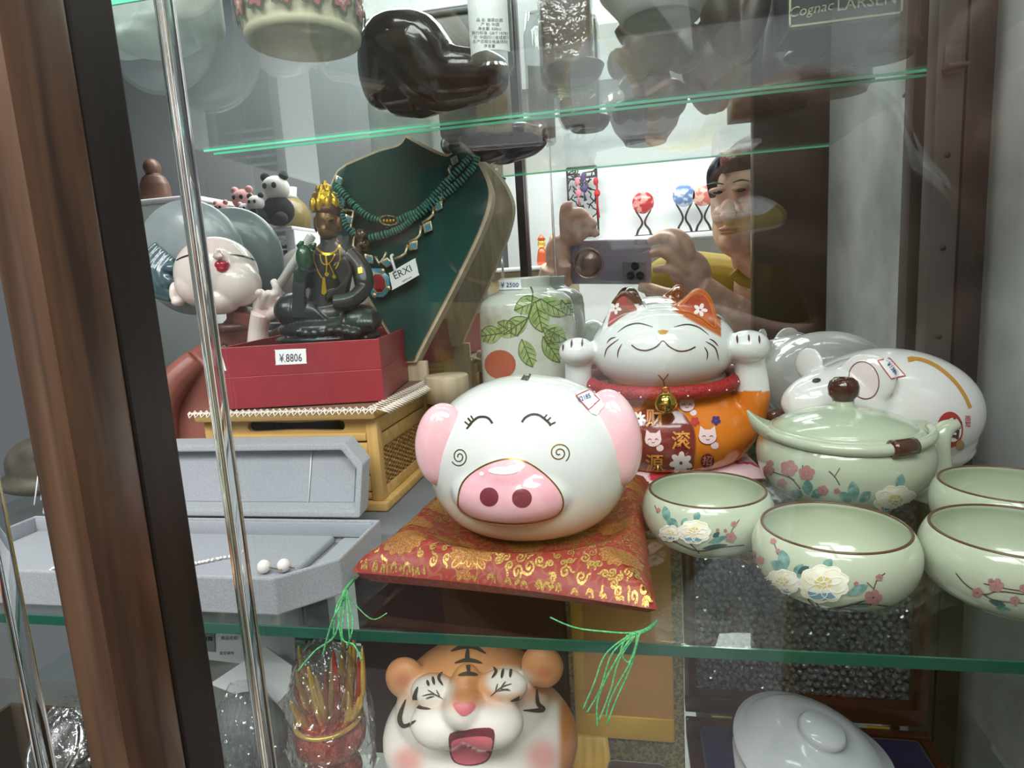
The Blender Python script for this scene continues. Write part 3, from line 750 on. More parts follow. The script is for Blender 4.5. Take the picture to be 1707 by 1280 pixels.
# raised ledge round the front, with brown-wrapped grips
led = []
for i in range(41):
    a = -PI * (0.02 + 0.96 * i / 40); dz = 0.0555 - 0.0030 * math.sin(PI * i / 40) ** 1.0
    led.append((tx + 0.0560 * math.cos(a), ty + 0.0560 * math.sin(a), ZM + dz))
led = led[::-1]
B().tube(led, [0.0026 + 0.0014 * math.sin(PI * i / 40) for i in range(41)], 12).build('ledge_ring', CEL, tp)
B().tube([(Vector(q) + Vector((0, -0.0004, 0.0004))) for q in led[23:28]], 0.0058, 14).build('brown_grip', BRWN, tp, 'dark brown wrapped grip on the ledge')
B().tube([(tx + 0.055 * math.cos(a), ty + 0.055 * math.sin(a), ZM + 0.056) for a in [PI * (0.62 + 0.16 * i / 8) for i in range(9)]], 0.0042, 12).build('brown_grip', BRWN, tp, 'dark brown wrapped grip behind the lid')
lz = ZM + 0.0545
B().lathe([(0.0, 0), (0.0475, 0), (0.0485, 0.0012), (0.047, 0.0032), (0.041, 0.0068), (0.032, 0.0102), (0.022, 0.0130), (0.012, 0.0146), (0.0075, 0.0160), (0.0072, 0.0195), (0, 0.0195)], (tx, ty, lz), 72).build('lid', CELI, tp)
B().lathe([(0.0, 0), (0.0068, 0.0), (0.0078, 0.0025), (0.0102, 0.0050), (0.0106, 0.0105), (0.0092, 0.0145), (0.0062, 0.0168), (0.0, 0.0175)], (tx, ty, lz + 0.0188), 40).build('lid_knob', BRWN, tp, 'glossy dark brown ball knob')
for o in tp.children:
    for v in o.data.vertices:
        v.co = Vector((tx + (v.co.x - tx) * 0.885, ty + (v.co.y - ty) * 0.885, ZM + (v.co.z - ZM) * 0.925))
bvp = tree(bd)
hd = catmull([P(1545, 840, 0.43), P(1560, 790, 0.435), P(1562, 740, 0.435), P(1575, 715, 0.435), P(1596, 706, 0.437)], 6)
B().tube(hd, [0.010 - 0.0068 * (i / (len(hd) - 1)) ** 1.6 for i in range(len(hd))], 18, flat=.8).build('side_handle', CEL, tp, 'pale green side handle with pointed top')
decor(bvp, tp, [('leaf', 1348, 825, 26, 9, -1.7), ('leaf', 1352, 828, 24, 8, -.5), ('leaf', 1340, 826, 24, 8, -2.9), ('leaf', 1425, 835, 34, 10, -1.7), ('leaf', 1420, 836, 26, 8, -2.5), ('leaf', 1432, 836, 26, 8, -.7), ('leaf', 1497, 815, 26, 8, -1.3), ('dleaf', 1470, 832, 20, 6, -.8),
 ('twig', [(1283, 785), (1300, 790), (1320, 798), (1335, 815)], 1.6), ('twig', [(1338, 775), (1340, 785)], 1.4), ('twig', [(1382, 785), (1392, 795), (1400, 808)], 1.5), ('twig', [(1310, 770), (1312, 790), (1325, 800)], 1.4), ('twig', [(1400, 780), (1392, 793)], 1.2),
 ('bl', 1282, 783, 9), ('bl', 1284, 772, 6), ('bl', 1316, 780, 14), ('bl', 1345, 788, 13, 1), ('bl', 1304, 805, 8), ('bl', 1372, 817, 9), ('bl', 1395, 818, 5), ('peony', 1492, 834, 34, 7)])
# ================================================================ orange lucky cat
CATG = mat('painted_cat_glaze', (1, 1, 1), 0.07, coat=0.5, attr=True)
ORG = srgb(226, 128, 40); ORG2 = srgb(190, 100, 44); WHT = srgb(230, 234, 232)
MARB = mat('maroon_print', srgb(118, 40, 44), 0.12, coat=0.4, noise=(90, srgb(140, 58, 52), 0.4, 0.7))
LTXT = mat('orange_gold_print', srgb(222, 150, 72), 0.2)
LINEP = mat('dark_plum_line', srgb(92, 44, 52), 0.2)
LINEB = mat('charcoal_line', srgb(70, 58, 56), 0.2)
WPR = mat('white_print', srgb(250, 238, 236), 0.2)
PPR = mat('pale_pink_print', srgb(244, 214, 218), 0.2)
VIO = mat('violet_print', srgb(74, 52, 120), 0.2)
GOLDM = mat('polished_gold', srgb(206, 170, 82), 0.12, metal=1.0)
ROPE = mat('red_collar_cord', srgb(176, 34, 44), 0.5, noise=(700, srgb(120, 18, 28), 0.45, 0.6), bump=(900, 0.5))
cx_, cy_ = P(1105, 700, 0.50).x, 0.50
cat = empty('lucky_cat', (cx_, cy_, ZM), 'orange and white ceramic lucky cat with both paws raised and red collar', 'cat figurine')
Dh = 0.492
hc = P(1104, 579, Dh)
b = B()
b.ell(hc, (0.0545, 0.047, 0.0335), 48, 28)
b.ell(hc + Vector((0, 0.002, 0.006)), (0.042, 0.038, 0.0275), 32, 18)
# body
zt = P(1105, 640, Dh).z; zb = ZM + 0.010
H = zt - zb
prof = [(0.0, 0), (0.044, 0.0), (0.056, 0.006), (0.0655, 0.022), (0.068, 0.036), (0.064, 0.052), (0.056, 0.066), (0.048, 0.078), (0.044, 0.09), (0.0, 0.094)]
prof = [(0.0, 0)] + [(q.x, q.y) for q in catmull([Vector((r, z, 0)) for r, z in prof[1:-1]], 5)] + [(0.0, 0.094)]
b.lathe([(r, z * H / 0.082) for r, z in prof], (cx_ + 0.004, 0.502, zb), 64, sy=0.86)
# arms and paws
def limb(pts, rs): 
    ps = catmull([P(a, c, d) for a, c, d in pts], 6); n = len(ps) - 1
    rr = [float(np.interp(i / n, np.linspace(0, 1, len(rs)), rs)) for i in range(n + 1)]
    b.tube(ps, rr, 16)
limb([(1215, 745, .500), (1242, 705, .488), (1254, 660, .482), (1250, 610, .480), (1246, 585, .478)], [.012, .013, .0125, .0110, .011])
b.ell(P(1246, 577, .474), (0.0155, 0.0155, 0.0118), 24, 14); b.ell(P(1222, 578, .482), (0.014, 0.010, 0.0095), 20, 12)
limb([(1010, 700, .500), (980, 670, .490), (966, 640, .484), (964, 610, .482), (964, 592, .480)], [.012, .011, .0105, .0105, .010])
b.ell(P(962, 586, .476), (0.0140, 0.014, 0.0108), 24, 14); b.ell(P(988, 588, .482), (0.012, 0.009, 0.009), 20, 12)
# ears
def earb(pts, D0, D1):
    lo = [P(x, y, D0) for x, y in pts]; off = P(pts[0][0], pts[0][1], D1) - lo[0]; off = Vector((0.000, D1 - D0, 0.0))
    b.prism(lo, off)
earL = c2([(1006, 560), (1010, 530), (1020, 503), (1036, 486), (1050, 487), (1064, 500), (1078, 520), (1070, 560)], 4, True)
earR = c2([(1132, 556), (1122, 516), (1140, 498), (1158, 482), (1172, 482), (1186, 496), (1195, 525), (1200, 562)], 4, True)
earb(earL, 0.476, 0.486); earb(earR, 0.476, 0.486)
b.ell(P(1052, 520, .49), (.010, .012, .016), 16, 10); b.ell(P(1160, 520, .49), (.010, .012, .016), 16, 10)
zneck = P(1105, 628, 0.45).z
def catpaint(co):
    x, y = pix(co)
    c = np.tile(np.array(WHT), (len(co), 1))
    orange = (co[:, 2] < P(1105, 632, Dh).z) & (np.abs(co[:, 0] - cx_) < 0.9)
    armR = (x > 1205) & (y > 646); armL = (x < 1000) & (y > 655)
    paws = ((x > 1212) & (y < 652)) | ((x < 992) & (y < 650))
    isO = (orange | armR | armL) & ~paws
    c[isO] = ORG
    # orange patch on the right of the forehead, dark one behind the left ear
    t = sstep(0, 6, (x - 1118) - (y - 518) * 0.2) * sstep(0, 6, (520 + (x - 1120) * 0.55) - y)
    t = t * (co[:, 2] > zneck) * (x < 1202); c = mixc(c, ORG2, t)
    t2 = ((x < 1082) & (y < 508 + 0 * x)).astype(float) * (x > 1000); c = mixc(c, srgb(96, 60, 40), t2)
    return c
body = blob(b, 'body', CATG, cat, 0.0011, 7, paint=catpaint)
bv = tree(body)
k = Paint(bv, 0.0003)
for pts in ([(1029.4, 554.2), (1046, 543), (1066, 539.3), (1089, 545.5)], [(1123, 545.5), (1144.7, 541), (1164.4, 545.8), (1181.3, 558.5)]): k.line(c2(pts), 2.2, True)
k.build('painted_eyelids', LINEB, cat)['kind'] = 'stuff'
k = Paint(bv, 0.0003); k.poly([(1096.3, 551.4), (1105, 550), (1114.3, 551.4), (1110, 557), (1105.3, 558.5), (1100, 557)], 3).build('painted_nose', mat('ochre_nose', srgb(196, 152, 60), 0.2), cat)
k = Paint(bv, 0.0003)
k.line(c2([(1053, 575), (1063, 582), (1078, 584), (1094, 578), (1105, 568.5), (1116, 578), (1131, 585), (1146, 584), (1159, 578)]), 2.3).build('painted_mouth', LINEP, cat)
k = Paint(bv, 0.0003)
for pts in ([(1008, 595), (1013, 580), (1032, 565)], [(1030, 596), (1031, 585), (1037, 573)], [(1012, 572), (1018, 565), (1027, 562)], [(1174, 578), (1179, 588), (1178, 600)], [(1176, 569), (1192, 580), (1198, 601)], [(1182, 565), (1190, 569), (1197, 577)]): k.line(c2(pts), 2.2, True)
for x, y in ((952.5, 573), (970, 571), (938.5, 578), (1229.7, 565.5), (1249, 564.5), (1266, 566)): k.line([(x + (1 if x < 1000 else -1), y - 7), (x, y + 7)], 3.6, True)
k.build('painted_whisker_lines', LINEP, cat)['kind'] = 'stuff'
k = Paint(bv, 0.0003); k.line([(1097, 624), (1106, 634), (1108, 646)], 2).line([(1114, 623), (1106, 634)], 1.8).build('chin_mark', mat('rust_line', srgb(150, 70, 60), 0.3), cat)
# ear linings
def star(k, x, y, r, n=5, sq=.42, rot=0.3):
    for i in range(n):
        a = 2 * PI * i / n + rot; k.dot(x + r * .58 * math.cos(a), y + r * .58 * math.sin(a), r * .46, r * sq * .7, 8, a, 3)
eL = c2([(1014, 545), (1017, 525), (1026, 505), (1038, 494), (1050, 500), (1062, 516), (1050, 521), (1032, 532)], 4, True)
eR = c2([(1133, 517), (1145, 500), (1158, 489), (1170, 490), (1182, 503), (1190, 530), (1191, 546), (1172, 532), (1150, 521)], 4, True)
Paint(bv, 0.0003).poly(eL, 4).build('ear_lining', mat('ear_brown_red', srgb(140, 84, 60), 0.15, coat=.4, noise=(110, srgb(190, 70, 72), 0.45, 0.6)), cat)
Paint(bv, 0.0003).poly(eR, 4).build('ear_lining', mat('ear_red', srgb(176, 72, 50), 0.15, coat=.4, noise=(110, srgb(206, 112, 80), 0.45, 0.6)), cat)
Paint(bv, 0.0005).line(eR + [eR[0]], 2).build('ear_edge_line', mat('ear_orange', srgb(214, 120, 56), 0.2), cat)
k = Paint(bv, 0.0006); star(k, 1026, 514, 10, rot=.2); k.build('ear_flower', WPR, cat)
k = Paint(bv, 0.0006); star(k, 1167, 517, 12, rot=-1.2); k.build('ear_flower', WPR, cat)
# belly print
panel = c2([(1038, 770), (1034, 735), (1046, 702), (1070, 683), (1096, 675), (1124, 679), (1146, 696), (1158, 722), (1158, 755), (1150, 792), (1128, 800), (1090, 800), (1055, 800)], 4, True)
Paint(bv, 0.0003).poly(panel, 5).build('belly_panel', MARB, cat, 'maroon round panel with lucky characters')
Paint(bv, 0.0004).line(panel[8:-12], 2.0).build('panel_outline', mat('panel_gold_line', srgb(190, 112, 50), 0.2, metal=.4), cat)
for ch, x, y, h in (('财', 1092, 699, 34), ('滚', 1135, 736, 35), ('源', 1091, 773, 34)):
    o = Paint(bv, 0.00045).text(ch, x, y, h * .92, 0, 1, .04).build('character_outline', mat('character_edge', srgb(96, 30, 30), 0.2), cat)  # bolder dark red print edging each character
    o['kind'] = 'stuff'
    Paint(bv, 0.0007).text(ch, x, y, h * .92, 0, 1, .014).build('painted_character', LTXT, cat)
k = Paint(bv, 0.0005); star(k, 1065, 698, 12, 8, .3); k.build('printed_flower', WPR, cat)
k = Paint(bv, 0.0005); star(k, 1135, 771, 19, 7, .4); k.build('printed_flower', WPR, cat)
k = Paint(bv, 0.0005); star(k, 1193, 701, 8, 5, .6); k.build('printed_flower', VIO, cat)
k = Paint(bv, 0.0005); star(k, 1158, 703, 8, 5, .6); k.build('printed_flower', mat('red_print2', srgb(190, 60, 66), 0.2), cat)
def kitty(x, y, r, body=True, patch=None):
    k = Paint(bv, 0.0005); k.dot(x, y, r, r * .82, 18, 0, 3)
    k.poly([(x - r * .95, y - r * .2), (x - r * .8, y - r * 1.2), (x - r * .25, y - r * .75)], 3).poly([(x + r * .95, y - r * .2), (x + r * .8, y - r * 1.2), (x + r * .25, y - r * .75)], 3)
    if body: k.dot(x + r * .8, y + r * .95, r * .45, r * .4, 10, 0, 3)
    o = k.build('printed_kitten', PPR, cat)
    q = Paint(bv, 0.0007)
    q.line([(x - r * .6, y), (x - r * .4, y - r * .15), (x - r * .2, y)], 1.2).line([(x + r * .6, y), (x + r * .4, y - r * .15), (x + r * .2, y)], 1.2).line([(x - r * .2, y + r * .25), (x, y + r * .35), (x + r * .2, y + r * .25)], 1)
    q.line([(x + r * math.cos(t), y + r * .82 * math.sin(t)) for t in [PI * i / 12 for i in range(13)]], 1)
    q.build('printed_face', LINEP, o)
kitty(1145, 676, 13); kitty(1089, 733, 14); kitty(1179, 728, 15)
k = Paint(bv, 0.0004); k.dot(1179, 768, 11.5, 12.5, 16).build('printed_roundel', MARB, cat)
Paint(bv, 0.0006).text('招', 1179, 768, 17, 0.1, 1, .01).build('painted_character', mat('rose_print', srgb(214, 130, 132), 0.2), cat)
# collar and bell
nc = Vector((cx_ - 0.001, 0.497, P(1103, 634, 0.497).z))
ring = []
for i in range(72):
    a = 2 * PI * i / 72
    ring.append(nc + Vector((0.0565 * math.cos(a), 0.047 * math.sin(a), 0.002 * math.sin(a) + 0.0035 * abs(math.cos(a)) ** 6)))
col = B().tube(ring, 0.0052, 14, closed=True).build('collar', ROPE, cat, 'red cord collar with white dots')
d_ = B()
for i in range(72):
    p = ring[i]
    if i % 3 == 0: d_.ell(p + (p - nc).normalized() * 0.0050 + Vector((0, 0, 0.0012 * (-1) ** i)), (0.0007,) * 3, 8, 6)
o = d_.build('white_dots', WPR, col); o['kind'] = 'stuff'
bc = P(1110, 671, 0.440)
b2 = B().lathe([(0.0001, -.0078)] + [(0.0078 * math.sin(PI * i / 20), -0.0078 * math.cos(PI * i / 20)) for i in range(1, 10)] + [(0.0081, -0.0005), (0.0081, 0.0005)] + [(0.0078 * math.sin(PI * i / 20), -0.0078 * math.cos(PI * i / 20)) for i in range(11, 20)] + [(0.0001, .0078)], bc, 32)
bell = b2.build('bell', GOLDM, cat, 'round gold bell')
B().tube([bc + Vector((0.0022 * math.cos(a), 0, 0.0085 + 0.0022 * math.sin(a))) for a in [2 * PI * i / 12 for i in range(12)]], 0.0006, 6, closed=True).build('bell_loop', GOLDM, bell)
B().box(bc + Vector((0, -0.0072, -0.0028)), (0.0012, 0.0016, 0.0060), 0.0004).build('bell_slit', INK, bell)
# its flowered cushion
FL = mat('flowered_pink_cloth', srgb(232, 200, 210), 0.6, noise=(95, srgb(190, 30, 66), 0.50, 0.56))
c00 = G(1030, 812, ZM + .005); c10 = G(1285, 800, ZM + .005); dy = 0.125
v, f = cushion(c00, c10, c10 + Vector((-.005, dy, 0)), c00 + Vector((0.005, dy, 0)), 0.016, N=30, wob=0.0004)
cc = empty('flowered_cushion', (cx_, .51, ZM), 'small flowered pink and red cushion under the orange lucky cat', 'cushion')
o = B().add(v, f).build('cover', FL, cc)
dz = ZM + 0.0003 - min(x.co.z for x in o.data.vertices)
for x in o.data.vertices: x.co.z += dz
# ================================================================ white mouse bank
WG = mat('mouse_glaze', (1, 1, 1), 0.07, coat=0.5, attr=True)
mo = empty('mouse_bank', (P(1480, 700, .5).x, .5, ZM), 'white ceramic mouse bank with ochre back stripe and red roundel, behind the teapot', 'mouse figurine')
b = B()
bc = P(1474, 690, 0.505)
yaw = Matrix.Rotation(-0.25, 3, 'Z')
b.ell(bc + Vector((0, 0, 0.003)), (0.062, 0.050, 0.0465), 48, 28, yaw)
b.ell(P(1522, 703, 0.51), (0.040, 0.046, 0.0445), 40, 24)
b.tube(catmull([P(1470, 672, .500), P(1410, 674, .486), P(1360, 672, .475), P(1325, 670, .468), P(1309, 668, .465)], 5), [.038, .033, .0235, .0135, .0045], 28)
for x, y, D in ((1400, 770, .48), (1560, 785, .50)): b.ell(Vector((P(x, y, D).x, D, ZM + 0.007)), (0.016, 0.014, 0.0075), 20, 10)
b.ell(Vector((bc.x + .01, .505, ZM + 0.018)), (0.050, 0.040, 0.018), 30, 16)
def eardisc(c, r, n, th=0.004):
    n = Vector(n).normalized(); q = Vector((0, 0, 1)).rotation_difference(n).to_matrix(); b.ell(c, (r, r, th), 30, 14, q)
eL = P(1440, 634, 0.462); nE = (-0.50, -0.85, 0.12)
eardisc(eL + Vector((0.003, 0.004, 0)), 0.0185, nE, 0.0055)
b.ell(P(1462, 640, .475), (0.010, 0.013, 0.017), 20, 12)
eF = P(1348, 606, 0.493); eardisc(eF, 0.0125, (-0.85, -0.6, 0.1), 0.0030); b.ell(P(1362, 622, .493), (0.004, 0.006, 0.009), 16, 10)
def mp(co):
    x, y = pix(co); c = np.tile(np.array(srgb(230, 229, 227)), (len(co), 1))
    sx = np.interp(y, [592, 597, 612, 640, 665, 690], [1515, 1548, 1578, 1598, 1612, 1622])
    return c
body = blob(b, 'body', WG, mo, 0.0012, 10, paint=mp); bv = tree(body)
k = Paint(bv, 0.0003); k.line(c2([(1514, 600), (1524, 598), (1540, 601), (1560, 610), (1580, 625), (1596, 642), (1608, 660), (1617, 680)]), 6).poly([(1512, 596), (1522, 594), (1524, 602), (1514, 604)], 3).build('ochre_stripe', mat('ochre_paint', srgb(200, 146, 60), 0.2), mo, 'ochre painted stripe')
k = Paint(bv, 0.0003); k.dot(1361, 634.5, 7.5, 4.0, 14, -0.15, 3).build('painted_eye', INK, mo)
k = Paint(bv, 0.0003); n_ = [(1440 + 25 * math.cos(a) - 4 * math.sin(a), 634 + 30 * math.sin(a) + 8 * math.cos(a)) for a in [2 * PI * i / 26 for i in range(27)]]
k.poly(n_[:-1], 4).build('ear_lining', mat('pale_pink_ear', srgb(232, 220, 220), 0.1), mo)
Paint(bv, 0.0006).line(n_, 1.6).build('ear_outline', mat('ear_maroon_line', srgb(120, 66, 72), 0.3), mo)
k = Paint(bv, 0.0003); k.dot(1583, 716, 22, 30, 26).build('red_roundel', mat('roundel_red', srgb(176, 52, 48), 0.2), mo)
Paint(bv, 0.0005).dot(1588, 716, 14, 20, 20).build('roundel_centre', WPR, mo)
Paint(bv, 0.0007).text('吉', 1588, 716, 34, 0.1, .8, .04).build('painted_character', INK, mo)
Paint(bv, 0.0004).text('招财', 1612, 702, 10, PI / 2, 1, .01).build('red_writing', REDP, mo)
Paint(bv, 0.0004).dot(1600, 742, 7, 9).build('gold_blot', mat('ochre_paint2', srgb(190, 150, 90), 0.3), mo)
o = Paint(bv, 0.0005).poly([(1462, 600), (1483, 597), (1510, 627), (1484, 632)], 4).build('price_sticker', STICK, mo, 'white price sticker with red border')
Paint(bv, 0.0007).line([(1463, 601), (1483, 598), (1509, 627), (1485, 631), (1463, 601)], 1.6).build('sticker_border', REDP, o)
Paint(bv, 0.0008).text('¥1580', 1487, 615, 9, 0.85, 1, .01).build('handwriting', BLUEP, o)
# ================================================================ left half of the middle shelf
BAM = mat('honey_bamboo', srgb(214, 178, 112), 0.42, wood=(srgb(190, 150, 88), 0, 160))
BAMV = mat('honey_bamboo_upright', srgb(212, 175, 110), 0.42, wood=(srgb(188, 148, 86), 2, 160))
BAMD = mat('bamboo_weave', srgb(186, 148, 92), 0.5, noise=(300, srgb(140, 104, 58), 0.4, 0.6))
DARK = mat('dark_inside', srgb(30, 26, 24), 0.8)
# grey flat tray below the bamboo box
mt_ = empty('grey_tray', (-0.21, 0.40, ZM), 'flat grey board lying on the shelf under the bamboo box', 'board')
B().box((-0.235, 0.415, ZM + 0.0035), (0.19, 0.20, 0.006), 0.001).build('board', mat('grey_board', srgb(112, 116, 120), 0.7), mt_)
zb = ZM + 0.007
D0, D1 = 0.392, 0.505
xr = P(631, 740, D0).x; xl = P(338, 700, D0).x; zt = P(630, 684, D0 - .006).z
bx = empty('bamboo_box', ((xl + xr) / 2, (D0 + D1) / 2, zb), 'honey coloured bamboo box with slotted handle rail and woven side panels', 'box')
def bar(nm, x0, x1, y0, y1, z0, z1, m=BAM, bev=.001, par=bx): return B().box(((x0 + x1) / 2, (y0 + y1) / 2, (z0 + z1) / 2), (abs(x1 - x0), abs(y1 - y0), abs(z1 - z0)), bev).build(nm, m, par, smooth=True, sharp=35)
top = bar('top_board', xl - .003, xr + .002, D0 - .006, D1 + .004, zt - .0065, zt, bev=.0025)
zs = zt - .0065
pw = 0.0085
for x in (xl, xr - pw):
    for y in (D0, D1 - pw): bar('corner_post', x, x + pw, y, y + pw, zb + .006, zs, BAMV)
bar('base_plinth', xl - .003, xr + .004, D0 - .004, D1 + .003, zb, zb + .006)
# front: slotted rail, ridge, slats
def slot_rail(nm, x0, x1, y, z0, z1, sx0, sx1, sz, sh):
    bm = bmesh.new(); outer = [(x0, z0), (x1, z0), (x1, z1), (x0, z1)]
    inner = []
    for i in range(9): a = -PI / 2 + PI * i / 8; inner.append((sx1 - sh + sh * math.cos(a), sz + sh * math.sin(a)))
    for i in range(1, 8):
        t = i / 8; inner.append((sx1 - sh + (sx0 + sh - sx1 + sh) * t, sz + sh * (1 - .25 * math.sin(PI * t) ** 2 * 1)))
    for i in range(9): a = PI / 2 + PI * i / 8; inner.append((sx0 + sh + sh * math.cos(a), sz + sh * math.sin(a)))
    for i in range(1, 8):
        t = i / 8; inner.append((sx0 + sh + (sx1 - sx0 - 2 * sh) * t, sz - sh * (1 - .25 * math.sin(PI * t) ** 2)))
    pts = [Vector(p) for p in outer + inner]; n = len(inner)
    vo, _, fo, *_r = delaunay_2d_cdt(pts, [], [[0, 1, 2, 3], list(range(4, 4 + n))], 1, 1e-6)
    def inside(c):
        k = False
        for i in range(n):
            a, b_ = inner[i], inner[i - 1]
            if (a[1] > c[1]) != (b_[1] > c[1]) and c[0] < (b_[0] - a[0]) * (c[1] - a[1]) / (b_[1] - a[1]) + a[0]: k = not k
        return k
    fr = [bm.verts.new((p.x, y, p.y)) for p in vo]
    fs = []
    for f in fo:
        c = sum((vo[i] for i in f), Vector((0, 0))) / 3
        if not inside(c): fs.append(bm.faces.new([fr[i] for i in f]))
    e = bmesh.ops.extrude_face_region(bm, geom=fs)
    for v in e['geom']:
        if isinstance(v, bmesh.types.BMVert): v.co.y += 0.004
    for v in [v for v in bm.verts if not v.link_faces]: bm.verts.remove(v)
    bm.verts.index_update()
    q = B().add([v.co for v in bm.verts], [[v.index for v in f.verts] for f in bm.faces]); bm.free(); return q.build(nm, BAM, bx, smooth=False)
z1 = zs - .0005; z0 = P(500, 724, D0).z
slot_rail('slotted_rail', xl + pw, xr - pw, D0 + .001, z0, z1, P(411, 710, D0).x, P(574, 710, D0).x, P(490, 711, D0).z, .0036)
bar('ridge_rail', xl + pw, xr - pw, D0 - .0005, D0 + .006, z0 - .0055, z0)
hz = z0 - .0065
while hz > zb + .008:
    h_ = min(.012, hz - zb - .006); bar('front_slat', xl + pw, xr - pw, D0 + .001, D0 + .004, hz - h_ + .0007, hz); hz -= h_
bar('back_panel', xl + pw, xr - pw, D1 - .004, D1 - .001, zb + .006, zs); bar('left_panel', xl + .001, xl + .004, D0 + pw, D1 - pw, zb + .006, zs)
# right side: rails and weave
zr = [zs - .010, zs - .024]
bar('side_rail', xr - .005, xr - .001, D0 + pw, D1 - pw, zs - .012, zs - .001); bar('side_rail', xr - .005, xr - .001, D0 + pw, D1 - pw, zs - .023, zs - .013)
bar('side_rail', xr - .005, xr - .001, D0 + pw, D1 - pw, zb + .006, zb + .014)
wv_ = B()
ylo, yhi, zlo, zhi = D0 + pw, D1 - pw, zb + .014, zs - .023
i = 0; yy = ylo + .002
while yy < yhi:
    pts = [(xr - .003 + .0009 * math.sin(PI * (j + i)), yy, zlo + (zhi - zlo) * j / 16) for j in range(17)]
    wv_.tube(pts, .0011, 5); yy += .0042; i += 1
for j in range(16):
    zz = zlo + (zhi - zlo) * (j + .5) / 16
    pts = [(xr - .003 + .0011 * math.cos(PI * (q + j)), ylo + .0042 * q / 1.0, zz) for q in range(int((yhi - ylo) / .0042) + 1)]; wv_.tube(pts, .0010, 5)
o = wv_.build('woven_panel', BAMD, bx, 'woven bamboo side panel'); o['kind'] = 'stuff'
bar('weave_backing', xr - .007, xr - .0055, ylo, yhi, zlo, zhi, DARK)
# crochet mat on top
LACE = mat('white_lace', srgb(226, 216, 204), 0.7)
lm = empty('lace_mat', ((xl + xr) / 2, .45, zt), 'white crochet lace mat on the bamboo box under the red box', 'mat')
mx_l, mx_r, my0, my1 = xl - .001, P(735, 640, .47).x - .008, D0 - .005, D1 + .002
B().box(((mx_l + xr) / 2, (my0 + my1) / 2, zt + .0006), (xr - mx_l, my1 - my0, .0010), .0004).build('mat_cloth', mat('brown_mesh_cloth', srgb(120, 90, 72), 0.8), lm)
lc = B()
def zig(p0, p1, out, n, r=.0006):
    p0 = Vector(p0); p1 = Vector(p1); out = Vector(out)
    for off, am in ((0, 1), (.35, 1), (.7, 1)):
        pts = []
        for i in range(n * 4 + 1):
            t = i / (n * 4); pts.append(p0.lerp(p1, t) + out * (off + .42 * math.sin(i * PI / 2 + off * 7)) + Vector((0, 0, .0006 * math.cos(i * PI / 2))))
        lc.tube(pts, r, 5)
zig((mx_l - .004, my0 - .001, zt + .0014), (xr + .004, my0 - .001, zt + .0014), (0, -.0036, -.0022), 30, .0005)
zig((xr + .002, my0 - .002, zt + .0014), (xr + .004, my1 + .004, zt + .0014), (.0095, 0, -.0028), 26, .0005)
o = lc.build('lace_edging', LACE, lm, 'white zigzag crochet edging'); o['kind'] = 'stuff'
# ---- red box
REDB = mat('dark_red_card', srgb(152, 48, 58), 0.38, bump=(1500, .15), noise=(20, srgb(140, 42, 52), .4, .7))
REDI = mat('dark_red_card_inside', srgb(110, 30, 38), 0.6)
zr0 = zt + .0022
C = G(641, 668, zr0); Lf = G(377, 683, zr0); Bk = G(722, 620, zr0)
ux = (C - Lf).normalized(); uy = Vector((-ux.y, ux.x, 0)); wX = (C - Lf).length; wY = (Bk - C).length * .98
h1 = 0.0225; h2 = 0.0210
rb = empty('red_gift_box', (Lf + C) / 2 + uy * wY / 2, 'open dark red card box with white price sticker, on the bamboo box', 'box')
qr = Matrix(((ux.x, uy.x, 0), (ux.y, uy.y, 0), (0, 0, 1)))
def obx(nm, a0, a1, b0, b1, z0, z1, m=REDB, par=rb, bev=.0004):
    c = Lf + ux * ((a0 + a1) / 2) + uy * ((b0 + b1) / 2); c.z = zr0 + (z0 + z1) / 2
    return B().box(c, (a1 - a0, b1 - b0, z1 - z0), bev, qr).build(nm, m, par, smooth=False)
obx('base_tray', 0, wX, 0, wY, 0, h1)
t = .0022
for nm, a in (('front_wall', (0, wX, .0004, t)), ('back_wall', (0, wX, wY - t, wY)), ('side_wall', (.0004, t, t, wY - t)), ('side_wall', (wX - t, wX - .0004, t, wY - t))):
    obx(nm, *a, h1, h1 + h2)
obx('inner_floor', t, wX - t, t, wY - t, h1, h1 + .002, REDI)
bvb = tree(*rb.children)
o = Paint(bvb, .0003).poly(c2([(459, 585), (461, 583), (506, 581), (510, 584), (511, 603), (508, 606), (464, 608), (460, 606)], 2, True), 5).build('price_sticker', STICK, rb, 'white price sticker reading 8800')
k = Paint(bvb, .0005).text('¥.8806', 485, 597, 19, -0.04, .72, .002); k.build('handwriting', mat('dark_ink', srgb(70, 66, 78), .5), o)
Paint(bvb, .0003).poly([(366, 594), (371, 594), (378, 618), (372, 617)], 3).build('white_tab', STICK, rb)
# ---- seated statue in the red box
BLK = mat('black_stone_glaze', srgb(36, 40, 40), 0.32, coat=.15, noise=(60, srgb(34, 66, 50), .52, .7))
GNB = mat('bronze_face', srgb(120, 92, 52), 0.3, metal=.5)
GLD = mat('bright_gold_leaf', srgb(230, 186, 60), 0.28, metal=.8)
DG = mat('dark_green_jade', srgb(34, 72, 44), 0.2, coat=.5)
Dg = 0.445
sb = G(550, 560, zr0 + h1 + .003)
st = empty('seated_statue', (P(548, 550, Dg).x, Dg, zr0 + h1 + .002), 'black seated robed statue with gold crown and gold necklaces in the red box', 'statue')
b = B()
def pp(x, y, D=Dg): return P(x, y, D)
b.ell(pp(545, 545), (.038, .026, .010), 32, 16); b.ell(pp(492, 517, Dg - .004), (.0145, .018, .0135), 24, 14); b.ell(pp(602, 533, Dg - .004), (.0150, .018, .0115), 24, 14)
b.ell(pp(548, 525), (.024, .018, .012), 24, 14)
b.tube([pp(548, 530), pp(549, 490), pp(551, 450), pp(552, 425), pp(549, 405)], [.016, .0145, .0165, .0170, .007], 20)
